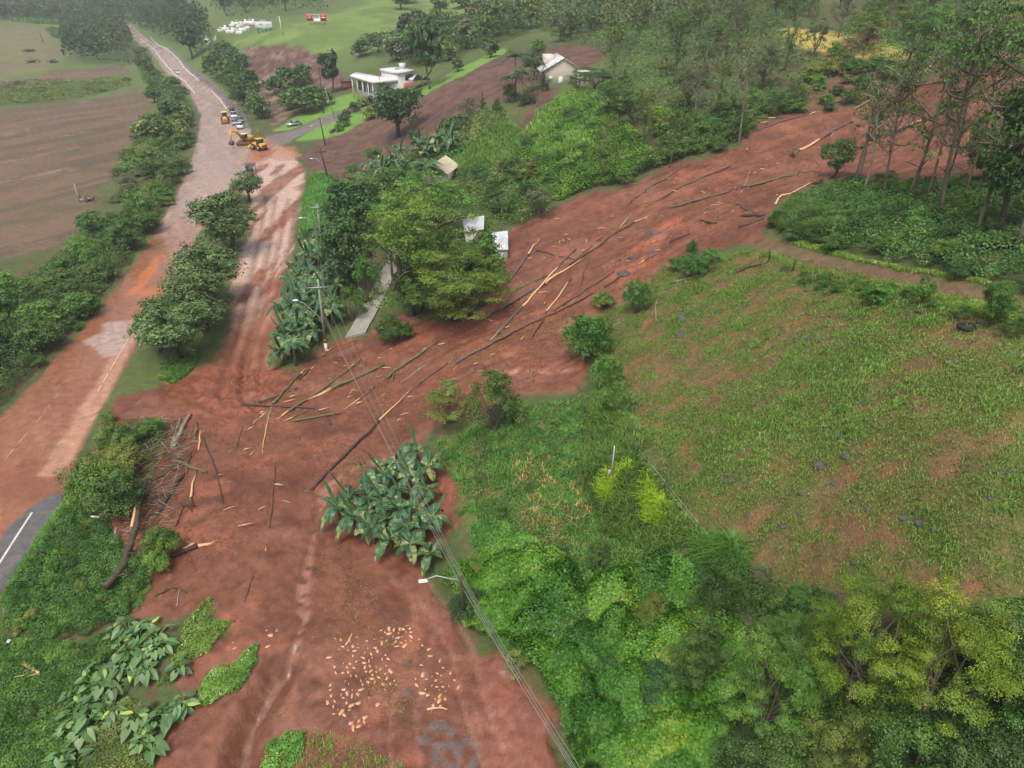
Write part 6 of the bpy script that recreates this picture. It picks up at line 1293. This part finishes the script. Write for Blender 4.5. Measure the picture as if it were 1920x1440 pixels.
up = [P1, P4, P2, P3]; mb = MB(); prism(mb, up, zg - 4, 14.1); mb.obj('upper_wall', WALLW, o); cc = sum(up) / 4; mb = MB(); prism(mb, [cc + (p - cc) * 1.07 for p in up], 14.1, 14.8); mb.obj('upper_roof', ROOFW, o)
ch = cc + u_ * 2.2 + v_ * .5; mb = MB(); mb.box((ch[0], ch[1], 15.5), (1.5, 1.5, 1.7), ru); mb.obj('chimney', WALLW, o); mb = MB(); mb.box((ch[0] - u_[0] * 2.4, ch[1] - u_[1] * 2.4, 14.86), (1.3, .9, .2), ru); mb.obj('skylight', GLASS, o)
fr = P4 + u_ * 4.6 + v_ * .02; mb = MB(); mb.box((fr[0], fr[1], 12.9), (3.4, .16, 1.5), ru); mb.obj('window', GLASS, o)
fr = P4 + u_ * 4.6 + v_ * 1.2; mb = MB(); mb.box((fr[0], fr[1], 10.5), (6.4, .25, 2.2), ru); mb.obj('red_wall', PINK, o)
pp = A_ + t_ * wL * 1.02 + u_ * 3; mb = MB(); mb.tube([(pp[0], pp[1], zg - 1), (pp[0], pp[1], 15.5)], .12, 6); po = mb.obj('thin_post', BRICK, None, True); tag(po, 'thin rust coloured post in front of the white flat roofed house', 'post')
def hip(mb, c, w, d, z0, z1, rz, ov=.4, ridge=0):
    """simple hipped or gabled roof"""
    a, b = w / 2 + ov, d / 2 + ov; r = ridge; V = np.array([(-a, -b, z0), (a, -b, z0), (a, b, z0), (-a, b, z0), (0, -b * r, z1), (0, b * r, z1)]); cs, sn = math.cos(rz), math.sin(rz); V[:, :2] = V[:, :2] @ np.array([[cs, sn], [-sn, cs]]); V[:, :2] += c[:2]
    mb.add(V, [[0, 4, 5, 3][::-1], [1, 2, 5, 4][::-1], [3, 2, 1, 0]], [[0, 1, 4], [2, 3, 5]])
p = g1(651, 166); o = thing('shed', p, 'small dark roofed shed at the left end of the white house', 'shed'); mb = MB(); mb.box((0, 0, 1.2), (3.4, 3, 2.6), .3); mb.obj('wall', BRICK, o); mb = MB(); mb.box((0, 0, 2.6), (4.2, 4, .2), .3); mb.obj('roof', SLATE, o)
for k, (u, v, s, lab) in enumerate([(784, 164, 1.0, 'white pointed canopy tent right of the white house'), (797, 158, .6, 'small white parasol right of the white canopy tent')]):
    p = g1(u, v); o = thing('canopy_tent', p, lab, 'tent'); mb = MB(); hip(mb, np.zeros(3), 3.6 * s, 3.6 * s, 2.2 * s, 3.6 * s, .4); mb.obj('canopy', SHEET, o)
    for sx in (-1, 1):
        for sy in (-1, 1): mb = MB(); mb.tube([(1.6 * s * sx, 1.6 * s * sy, -.2), (1.6 * s * sx, 1.6 * s * sy, 2.3 * s)], .06, 5); mb.obj('leg', STEEL, o)
# gabled house
p = g1(1018, 163); o = thing('gabled_house', p, 'cream gabled house with white roof, white door and roof tank', 'house'); Wd, Dp, hw, ha = 9.2, 11.5, 3.6, 6.2
R2 = .1; rot = lambda V: np.asarray(V, float) @ np.array([[math.cos(R2), math.sin(R2), 0], [-math.sin(R2), math.cos(R2), 0], [0, 0, 1]])
mb = MB(); V = [(0, 0, -1.5), (Wd, 0, -1.5), (Wd, 0, hw), (Wd / 2 + .3, 0, ha), (0, 0, hw)]; V2 = [(x, Dp, z) for x, y, z in V]; mb.add(rot(V + V2), [[1, 0, 5, 6], [2, 1, 6, 7], [0, 4, 9, 5]], [[0, 1, 2], [0, 2, 4], [2, 3, 4], [5, 7, 6], [5, 9, 7], [7, 9, 8]]); mb.obj('wall', BEIGE, o)
mb = MB(); ap = Wd / 2 + .3
for x0, z0, x1, z1 in ((-.55, hw - .38, ap, ha + .05), (Wd + .55, hw - .38, ap, ha + .05)): mb.add(rot([(x0, -.45, z0), (x1, -.45, z1), (x1, Dp + .4, z1), (x0, Dp + .4, z0), (x0, -.45, z0 + .16), (x1, -.45, z1 + .16), (x1, Dp + .4, z1 + .16), (x0, Dp + .4, z0 + .16)]), [[0, 1, 2, 3], [4, 7, 6, 5], [0, 4, 5, 1], [3, 2, 6, 7], [0, 3, 7, 4]])
mb.obj('roof', SHEET, o)
for nm, c, d, m in [('door', (4.2, -.05, 1.15), (.95, .1, 2.2), WHITE), ('air_conditioner', (1.7, -.25, 2.0), (.85, .45, .6), WHITE), ('plinth', (Wd / 2, -.1, -.5), (Wd + .2, .25, .8), BRICK), ('roof_tank', (2.0, 6.6, 5.6), (2.4, 2.2, 2.0), BEIGE), ('window', (-.05, 4, 1.7), (.1, 1.6, 1.2), GLASS)]: mb = MB(); mb.box(rot([c])[0], d, R2, bev=.03); mb.obj(nm, m, o)
p = g1(1092, 158); mb = MB(); mb.box((0, 0, 1.2), (2.6, 2.2, 2.8), bev=.05); q = thing('water_tank_shed', p, 'small beige box building at the right of the gabled house', 'shed'); mb.obj('wall', BEIGE, q); mb = MB(); mb.box((0, 0, 2.75), (3, 2.6, .3)); mb.obj('roof', SHEET, q)
# beige roof in the trees, white sheet roofs at the mud edge
p = g1(826, 340); o = thing('beige_roofed_house', p, 'house with a beige gabled roof hidden among trees below the bananas', 'house'); mb = MB(); mb.box((0, 0, 1.0), (4.4, 6, 2.6), -.25); mb.obj('wall', BEIGE, o); mb = MB(); hip(mb, np.zeros(3), 4.6, 6.4, 2.3, 4.0, -.25, .45, 1.0); mb.obj('roof', TENT, o)
def sheet_roof(poly_px, z, lab, dz=.0, collapse=False):
    Q = np.array([atz(u, v, z) for u, v in poly_px]); c = Q.mean(0); zg_ = float(H(*c)); o = thing('sheet_roofed_shed', (c[0], c[1], zg_), lab, 'shed'); Q = Q - c; mb = MB(); a, b, d, e = Q[0], Q[1], Q[2], Q[3]; n = 28; s = np.linspace(0, 1, n); V = []
    for i, f in enumerate(s): w_ = .11 if i % 2 else 0; V += [[*(a + (b - a) * f), z - zg_ + w_ + dz], [*(e + (d - e) * f), z - zg_ + w_ - .7]]
    i = np.arange(n - 1) * 2; mb.add(V, np.stack([i, i + 1, i + 3, i + 2], 1)); V2 = np.array(V) - [0, 0, .08]; mb.add(V2, np.stack([i, i + 2, i + 3, i + 1], 1)); mb.obj('roof', SHEET, o)
    mb = MB(); prism(mb, Q * .9, -.6, z - zg_ - .85); mb.obj('wall', BEIGE if not collapse else WALLW, o); return o
sheet_roof([(866, 411), (908, 405), (907, 421), (872, 427)], float(H(*g1(880, 440)[:2])) + 2.4, 'shed with a white sheet roof behind the feathery tree branches')
sheet_roof([(922, 437), (952, 433), (953, 459), (931, 459)], float(H(*g1(935, 470)[:2])) + 2.0, 'damaged shed with a white sheet roof at the very edge of the mud', 0, True)
for k, (u, v, a, t) in enumerate([(938, 473, .4, .7), (946, 470, 1.2, .5), (935, 478, 2.2, .9)]):
    p = g1(u, v); mb = MB(); mb.box((0, 0, 0), (1.3, .5, .04)); q = mb.obj('roof_sheet', SHEET); q.location = p + np.array([0, 0, .35]); q.rotation_euler = (t, .3, a); tag(q, ['torn white roof sheet in the mud below the damaged shed, left', 'torn white roof sheet in the mud below the damaged shed, right', 'torn white roof sheet lowest below the damaged shed'][k], 'roof sheet')
p = g1(470, 322); o = thing('bus_shelter', p, 'small shelter with dark grey flat roof at the road fork behind the row of trees', 'shelter', None, 0, (.72, .72, .72)); mb = MB(); mb.box((0, 1.1, 1.2), (3.0, .15, 2.4)); mb.obj('back_wall', WALLW, o); mb = MB(); mb.box((0, 0, 2.5), (3.5, 2.4, .18), bev=.04); mb.obj('roof', SLATE, o); mb = MB(); mb.box((0, .7, .45), (2.6, .5, .12)); mb.obj('bench', GREYC, o)
for sx in (-1.5, 1.5): mb = MB(); mb.box((sx, -.9, 1.2), (.14, .14, 2.5)); mb.obj('post', WALLW, o); mb = MB(); mb.box((sx, .3, .9), (.12, 1.5, 1.8)); mb.obj('side_wall', WALLW, o)
mb = MB(); mb.box((.4, -.1, .25), (.45, .45, .8), bev=.05); q = mb.obj('bin', RUB); q.location = p; tag(q, 'dark bin under the grey roofed shelter', 'bin')
# billboards and tombs
BRED = rough_mat('billboard_red', (196, 44, 74), (204, 52, 82), .5, .5, 0); BBLUE = rough_mat('billboard_blue', (52, 128, 178), (60, 136, 186), .5, .5, 0); BTEAL = rough_mat('billboard_teal', (84, 160, 184), (92, 168, 192), .5, .5, 0); BYEL = rough_mat('billboard_yellow', (214, 206, 110), (222, 214, 120), .5, .5, 0); BGREY = rough_mat('billboard_grey', (150, 150, 156), (160, 160, 166), .5, .5, 0)
def billboard(ub, vb, vt, wpx, label):
    P, h, w = sized(ub, vb, vt, wpx); o = thing('billboard', P, label, 'billboard', 'billboards on the green hill'); hb = h * .76; z0 = h * .24
    for sx in (-.36, -.12, .12, .36): mb = MB(); mb.box((w * sx, .25, z0), (.25, .25, h * 1.2 - .3)); mb.obj('post', BARK, o)
    mb = MB(); mb.box((0, 0, z0 + hb / 2), (w, .25, hb), bev=.04); mb.obj('board', WHITE, o); return o, w, hb, z0
def panel(o, nm, x, z, w, h, m, d=.03, y=-.14): mb = MB(); mb.box((x, y, z), (w, d, h)); mb.obj(nm, m, o)
o, w, hb, z0 = billboard(595, 46, 26.5, 37, 'red billboard with a white rounded centre panel on the green hill')
for s in (-1, 1): panel(o, 'red_panel', s * w * .33, z0 + hb * .56, w * .33, hb * .86, BRED)
mb = MB(); hx_ = w * .19; hz = hb * .41; P2 = [(-hx_, -hz * .5), (-hx_ * .6, -hz), (hx_, -hz), (hx_, hz * .5), (hx_ * .6, hz), (-hx_, hz)]; V = [(x, -.2, z0 + hb * .56 + z) for x, z in P2] + [(x, -.13, z0 + hb * .56 + z) for x, z in P2]; k = np.arange(6); mb.add(V, np.stack([k, (k + 1) % 6, 6 + (k + 1) % 6, 6 + k], 1), [[0, i, i + 1] for i in range(1, 5)]); mb.obj('white_panel', WHITE, o)
for x, wd in ((-.36, .16), (.34, .2)): panel(o, 'white_mark', x * w, z0 + hb * .56, wd * w, hb * .09, WHITE, .02, -.165)
panel(o, 'grey_mark', 0, z0 + hb * .58, w * .22, hb * .1, BGREY, .02, -.215); panel(o, 'grey_mark', .02 * w, z0 + hb * .74, w * .1, hb * .12, BGREY, .02, -.215)
o, w, hb, z0 = billboard(496, 60, 37.4, 32, 'white billboard with blue top and teal bottom strips beside the white tombs')
panel(o, 'blue_strip', 0, z0 + hb * .93, w, hb * .14, BBLUE); panel(o, 'teal_strip', 0, z0 + hb * .1, w, hb * .2, BTEAL); panel(o, 'yellow_mark', w * .25, z0 + hb * .55, w * .22, hb * .08, BYEL); panel(o, 'pale_mark', -w * .15, z0 + hb * .55, w * .2, hb * .12, BGREY); panel(o, 'white_mark', 0, z0 + hb * .94, w * .35, hb * .06, WHITE, .02, -.165); panel(o, 'white_mark', 0, z0 + hb * .1, w * .3, hb * .06, WHITE, .02, -.165)
g = np.random.default_rng(44); GRN = rough_mat('green_cover', (60, 136, 84), (70, 146, 92), 1, .6, 0)
for k, (u, v, w) in enumerate([(414,60,10),(422,57,9),(436,50,9),(444,47,10),(452,50,9),(460,46,8),(468,45,10),(474,46,9),(446,58,13),(458,58,12),(436,62,10),(450,64,12),(466,55,8),(428,62,8),(388,78,8),(392,84,7),(404,78,6),(380,72,5)]):
    P = g1(u, v); s = w * project(P)[2] / F_PX; o = thing('tomb', P, 'white tomb of the small hillside cemetery beside the white and blue billboard', 'tomb', 'tombs of the hillside cemetery', g.normal(0, .15)); mb = MB(); mb.box((0, 0, .6), (s, s * .9, 1.6), bev=.08); mb.obj('slab', WHITE if k % 4 else BEIGE, o); mb = MB(); mb.box((0, s * .35, 1.9), (s * .5, .3, 1.2), bev=.06); mb.obj('headstone', WHITE if k % 3 else GREYC, o)
P = g1(446, 60); mb = MB(); mb.box((0, 0, 1.5), (1.4, 1.2, .4), .8, bev=.05); q = mb.obj('green_cover', GRN); q.location = P + np.array([0, 0, .4]); tag(q, 'green cover lying on a white tomb', 'cover')
for u, v, w, m, lab in [(183,10,14,BRICK,'distant house with white gable and red roof, left of the far road wood'),(205,4,16,BRICK,'distant red roofed house at the top edge above the highway end'),(228,4,12,BRICK,'distant white house with reddish roof nearest the far hill wood'),(2,34,8,BRICK,'distant house half cut by the left edge'),(136,46,16,SLATE,'distant grey shed behind the two far poles'),(6,22,8,SHEET,'distant white roofed building in the top left corner')]:
    P = g1(u, v); s = w * project(P)[2] / F_PX; o = thing('house', P, lab, 'house', 'distant houses'); mb = MB(); mb.box((0, 0, 1.6), (s, s * .7, 4.2)); mb.obj('wall', WALLW, o); mb = MB(); hip(mb, np.zeros(3), s, s * .7, 3.6, 5.6, math.pi / 2 if False else 0, .4, .6); mb.obj('roof', m, o); mb = MB(); mb.box((s * .2, -s * .35 - .05, 1.8), (1.2, .1, 1.2)); mb.obj('window', GLASS, o)
P = g1(625, 250); Q = g1(640, 252); mb = MB(); d = Q - P; mb.box((0, 0, .35), (.25, 7.5, .8), -.18); o = mb.obj('garden_wall', SLATE); o.location = g1(629, 245); tag(o, 'low dark garden wall between the lower lawn and the yellow grass', 'wall')
# ------------------------------------------------------------------ vehicles
CW_ = rough_mat('car_white', (216, 218, 220), (226, 228, 230), .5, .25, 0); CS = rough_mat('car_silver', (160, 166, 172), (172, 178, 184), .5, .25, 0, metal=.4); CB = rough_mat('car_black', (24, 25, 28), (36, 37, 40), .5, .25, 0); CG = rough_mat('car_grey', (120, 126, 134), (132, 138, 146), .5, .25, 0); YEL = rough_mat('machine_yellow', (222, 160, 34), (232, 176, 52), 1, .45, 0); MUDDY = rough_mat('machine_mud', (96, 66, 50), (132, 92, 70), 3, .8, .2); LAMP = rough_mat('lamp_glass', (226, 226, 220), (236, 236, 230), 1, .15, 0); TAIL = rough_mat('tail_lamp', (150, 24, 24), (166, 30, 30), 1, .2, 0)
def loft(mb, prof, w0, w1, zsplit):
    """car side profile given width, narrower above zsplit"""
    n = len(prof); V = []
    for s in (-1, 1): V += [(x, s * (w0 if z <= zsplit else w1) / 2, z) for x, z in prof]
    k = np.arange(n); k2 = (k + 1) % n; T_ = [[0, i, i + 1] for i in range(1, n - 1)]; mb.add(np.array(V), np.stack([k2, k, n + k, n + k2], 1), T_ + [[n + a, n + c, n + b] for a, b, c in T_])
def wheel(o, x, y, r, w):
    mb = MB(); mb.tube([(x, y - w / 2, r), (x, y - w / 2 + .04, r), (x, y + w / 2 - .04, r), (x, y + w / 2, r)], [r * .9, r, r, r * .9], 14); q = mb.obj('wheel', RUB, o, True); mb = MB(); mb.tube([(x, y - w / 2 - .012, r), (x, y + w / 2 + .012, r)], r * .55, 10); mb.obj('rim', STEEL, q, True)
def car(u, v, head, paint, label, kind='car'):
    P = g1(u, v); o = thing('car' if kind != 'pickup' else 'pickup_truck', P, label, 'car' if kind != 'pickup' else 'pickup', None, head); L_, Wd = (4.3, 1.75) if kind != 'pickup' else (5.1, 1.85); h = 1.5 if kind == 'car' else 1.72
    body = [(-L_ / 2, .35), (L_ / 2, .35), (L_ / 2 + .02, .62), (L_ / 2 - .1, .82), (L_ * .22, .98), (-L_ / 2 + .08, 1.0), (-L_ / 2, .7)]; mb = MB(); loft(mb, body, Wd, Wd * .96, .7); b = mb.obj('body', paint, o)
    cabin = [(L_ * .22, .97), (L_ * .07, h - .05), (-L_ * .28 if kind != 'pickup' else -L_ * .1, h), (-L_ * .44 if kind != 'pickup' else -L_ * .15, .99)]
    mb = MB(); loft(mb, cabin, Wd * .93, Wd * .78, 1.1); mb.obj('windows', GLASS, o); mb = MB(); x0, x1 = L_ * .06, (-L_ * .28 if kind != 'pickup' else -L_ * .1); mb.box(((x0 + x1) / 2, 0, h + .01), (abs(x0 - x1), Wd * .79, .07), bev=.03); mb.obj('roof', paint, o)
    if kind == 'pickup': mb = MB(); mb.box((-L_ * .33, 0, 1.02), (L_ * .3, Wd * .8, .06)); mb.obj('load_bed', RUB, o)
    for sx in (-1, 1):
        for sy in (-1, 1): wheel(o, sx * L_ * .3, sy * Wd * .46, .33, .22)
        mb = MB(); mb.box((L_ / 2 - .03, sx * Wd * .36, .68), (.08, .32, .16), bev=.02); mb.obj('headlight', LAMP, o); mb = MB(); mb.box((-L_ / 2 + .02, sx * Wd * .4, .8), (.08, .2, .22), bev=.02); mb.obj('taillight', TAIL, o)
HD = R(-68)
car(436, 212, HD, CB, 'black car last in the queue of vehicles parked on the highway', 'car'); car(439, 220, HD, CW_, 'white pickup second from the back of the parked queue', 'pickup'); car(441, 233, HD, CS, 'silver car in the middle of the parked queue', 'car'); car(450, 240, HD, CW_, 'white car at the front of the parked queue', 'car'); car(451, 229, HD, CG, 'grey car parked on the shoulder beside the queue', 'car')
car(333, 138, R(-52), CW_, 'lone white car driving on the far highway', 'car'); car(551, 236, R(-152), CS, 'silver car parked on the gravel driveway', 'car')
def track(o, y, L_, h, w):
    mb = MB(); a = np.linspace(-math.pi / 2, math.pi / 2, 7); loop = [(L_ / 2 - h / 2 + h / 2 * math.cos(q), h / 2 + h / 2 * math.sin(q)) for q in a] + [(-L_ / 2 + h / 2 - h / 2 * math.cos(q), h / 2 - h / 2 * math.sin(q)) for q in a]
    V = [(x, y - w / 2, z) for x, z in loop] + [(x, y + w / 2, z) for x, z in loop]; n = len(loop); k = np.arange(n); k2 = (k + 1) % n; mb.add(V, np.stack([k2, k, n + k, n + k2], 1), [[0, i, i + 1] for i in range(1, n - 1)] + [[n, n + i + 1, n + i] for i in range(1, n - 1)]); mb.obj('track', MUDDY, o)
P = g1(461, 271); o = thing('excavator', P, 'yellow crawler excavator with raised boom at the road fork', 'excavator', None, R(185)); track(o, -1.25, 4.4, .95, .65); track(o, 1.25, 4.4, .95, .65)
mb = MB(); mb.box((0, 0, .7), (2.2, 2.0, .5), bev=.08); mb.obj('undercarriage', MUDDY, o); u2 = thing('superstructure', (0, 0, 0), '', ''); u2.parent = o; [u2.pop(k) if False else None for k in ()]
for k in ('label', 'category'):
    if k in u2: del u2[k]
u2.rotation_euler = (0, 0, R(62)); mb = MB(); mb.box((-.7, 0, 1.55), (3.4, 2.5, 1.0), bev=.15); mb.obj('body', YEL, u2); mb = MB(); mb.box((.75, .75, 2.0), (1.4, 1.0, 1.9), bev=.15); mb.obj('cab', GLASS, u2); mb = MB(); mb.box((.75, .75, 2.98), (1.5, 1.1, .14), bev=.04); mb.obj('cab_roof', WHITE, u2)
mb = MB(); mb.tube([(.6, -.3, 1.5), (2.2, -.3, 3.6), (4.2, -.3, 4.3)], [.32, .34, .24], 6); mb.obj('boom', YEL, u2); mb = MB(); mb.tube([(4.2, -.3, 4.4), (4.9, -.3, 1.8)], [.26, .17], 6); mb.obj('arm', YEL, u2); mb = MB(); loft(mb, [(4.5, 1.8), (5.3, 1.7), (5.4, .9), (4.7, .6), (4.2, 1.1)], 1.1, 1.0, 1.2); q = mb.obj('bucket', MUDDY, u2); q.location = (0, -.3, 0)
def loader(u, v, head, lab, backhoe):
    P = g1(u, v); o = thing('wheel_loader' if not backhoe else 'backhoe_loader', P, lab, 'loader', None, head)
    for x, r in ((-1.2, .72), (1.3, .72 if not backhoe else .55)):
        for s in (-1, 1): wheel(o, x, s * 1.0, r, .5)
    mb = MB(); mb.box((1.1, 0, 1.25), (2.2, 1.2, .9), bev=.12); mb.obj('bonnet', YEL, o); mb = MB(); mb.box((-.4, 0, 1.0), (3.2, 1.1, .5), bev=.05); mb.obj('chassis', MUDDY, o); mb = MB(); mb.box((-.6, 0, 2.1), (1.5, 1.5, 1.5), bev=.12); mb.obj('cab', GLASS, o); mb = MB(); mb.box((-.6, 0, 2.92), (1.75, 1.75, .16), bev=.05); mb.obj('cab_roof', YEL if not backhoe else rough_mat('cream_roof', (226, 204, 150), (234, 214, 162), 1, .5, 0), o)
    for s in (-.5, .5): mb = MB(); mb.tube([(.6, s, 1.6), (2.0, s, 1.5), (3.0, s, .7)], .13, 5); mb.obj('lift_arm', YEL, o)
    mb = MB(); loft(mb, [(2.9, .15), (3.7, .12), (3.5, .5), (3.1, 1.05), (2.8, .9)], 2.4, 2.3, .6); mb.obj('bucket', YEL if not backhoe else MUDDY, o)
    if backhoe: mb = MB(); mb.tube([(-2.0, 0, 1.0), (-2.6, 0, 3.1), (-3.3, 0, 1.6)], [.2, .2, .14], 6); mb.obj('backhoe_arm', YEL, o); mb = MB(); mb.box((-3.4, 0, 1.2), (.6, .6, .7), bev=.1); mb.obj('backhoe_bucket', MUDDY, o)
    else: mb = MB(); mb.box((-1.9, 0, 1.35), (1.2, 1.9, 1.1), bev=.15); mb.obj('engine_cover', YEL, o); mb = MB(); mb.box((-2.53, 0, 1.3), (.06, 1.3, .35)); mb.obj('grille', RUB, o)
loader(423, 229, R(-72), 'yellow backhoe loader with cream roof driving along the muddy highway', True); loader(487, 281, R(140), 'yellow wheel loader seen from behind at the road fork', False)
# worker in orange
def skin_mesh(name, V, E, Rr, mat, parent):
    me = bpy.data.meshes.new(name); me.from_pydata([tuple(v) for v in V], E, []); o = bpy.data.objects.new(name, me); C.objects.link(o); m = o.modifiers.new('skin', 'SKIN'); o.modifiers.new('sub', 'SUBSURF').levels = 1; o.modifiers['sub'].render_levels = 1
    for k, r in enumerate(Rr): me.skin_vertices[0].data[k].radius = (r, r)
    me.skin_vertices[0].data[0].use_root = True; bpy.context.view_layer.update(); dg = bpy.context.evaluated_depsgraph_get(); m2 = bpy.data.meshes.new_from_object(o.evaluated_get(dg)); bpy.data.objects.remove(o); m2.materials.append(mat); m2.polygons.foreach_set('use_smooth', np.ones(len(m2.polygons), bool)); o = bpy.data.objects.new(name, m2); C.objects.link(o); o.parent = parent; return o
SKIN = rough_mat('skin', (150, 104, 82), (160, 112, 90), 2, .6, 0); ORG = rough_mat('orange_workwear', (214, 92, 34), (226, 108, 48), 3, .8, .1); HELM = rough_mat('yellow_helmet', (226, 190, 90), (234, 200, 104), 1, .35, 0)
P = g1(485.5, 256); o = thing('person', P, 'person in orange work clothes and yellow helmet standing near the wheel loader', 'person', None, R(200))
BV = [(0, 0, .92), (0, 0, 1.15), (0, 0, 1.4), (0, 0, 1.52), (.01, 0, 1.62), (.02, 0, 1.72), (0, .1, .88), (.03, .12, .48), (0, .12, .08), (.14, .13, .03), (0, -.1, .88), (-.03, -.12, .48), (-.02, -.12, .08), (.12, -.13, .03), (0, .19, 1.4), (.02, .26, 1.12), (.1, .27, .88), (.13, .27, .80), (0, -.19, 1.4), (.02, -.26, 1.12), (.1, -.27, .88), (.13, -.27, .80)]
BE = [(0, 1), (1, 2), (2, 3), (3, 4), (4, 5), (0, 6), (6, 7), (7, 8), (8, 9), (0, 10), (10, 11), (11, 12), (12, 13), (2, 14), (14, 15), (15, 16), (16, 17), (2, 18), (18, 19), (19, 20), (20, 21)]
BR = [.13, .12, .14, .055, .085, .08, .085, .06, .045, .035, .085, .06, .045, .035, .06, .045, .035, .03, .06, .045, .035, .03]
skin_mesh('body', BV, BE, BR, SKIN, o)
ci = [0, 1, 2, 6, 7, 8, 10, 11, 12, 14, 15, 18, 19]; mp = {a: k for k, a in enumerate(ci)}; skin_mesh('overalls', [BV[k] for k in ci], [(mp[a], mp[b]) for a, b in BE if a in mp and b in mp], [BR[k] * 1.22 for k in ci], ORG, o)
mb = MB(); a = np.linspace(0, 2 * math.pi, 13)[:-1]; rows = [(.15, 1.70), (.125, 1.71), (.115, 1.77), (.07, 1.83), (.01, 1.85)]; V = [(.02 + r * math.cos(q) * 1.1, r * math.sin(q), z) for r, z in rows for q in a]; k = np.arange(12); mb.add(V, np.concatenate([np.stack([i * 12 + k, i * 12 + (k + 1) % 12, (i + 1) * 12 + (k + 1) % 12, (i + 1) * 12 + k], 1) for i in range(4)])); mb.obj('helmet', HELM, o, True)
# ------------------------------------------------------------------ haze: humid air over the valley
zlo, zhi = float(GZ.min()) - 1, 175.0
m = bpy.data.materials.new('haze'); m.use_nodes = True; t = m.node_tree; t.nodes.remove(t.nodes['Principled BSDF']); pv = t.nodes.new('ShaderNodeVolumePrincipled'); pv.inputs['Color'].default_value = (.93, .96, 1, 1); pv.inputs['Density'].default_value = .00045; pv.inputs['Anisotropy'].default_value = .2; t.links.new(pv.outputs[0], t.nodes['Material Output'].inputs['Volume'])
mb = MB(); mb.box((0, 640, (zlo + zhi) / 2), (2600, 1460, zhi - zlo)); o = mb.obj('haze', m); tag(o, 'thin humid haze filling the valley air', 'haze', None, 'stuff')
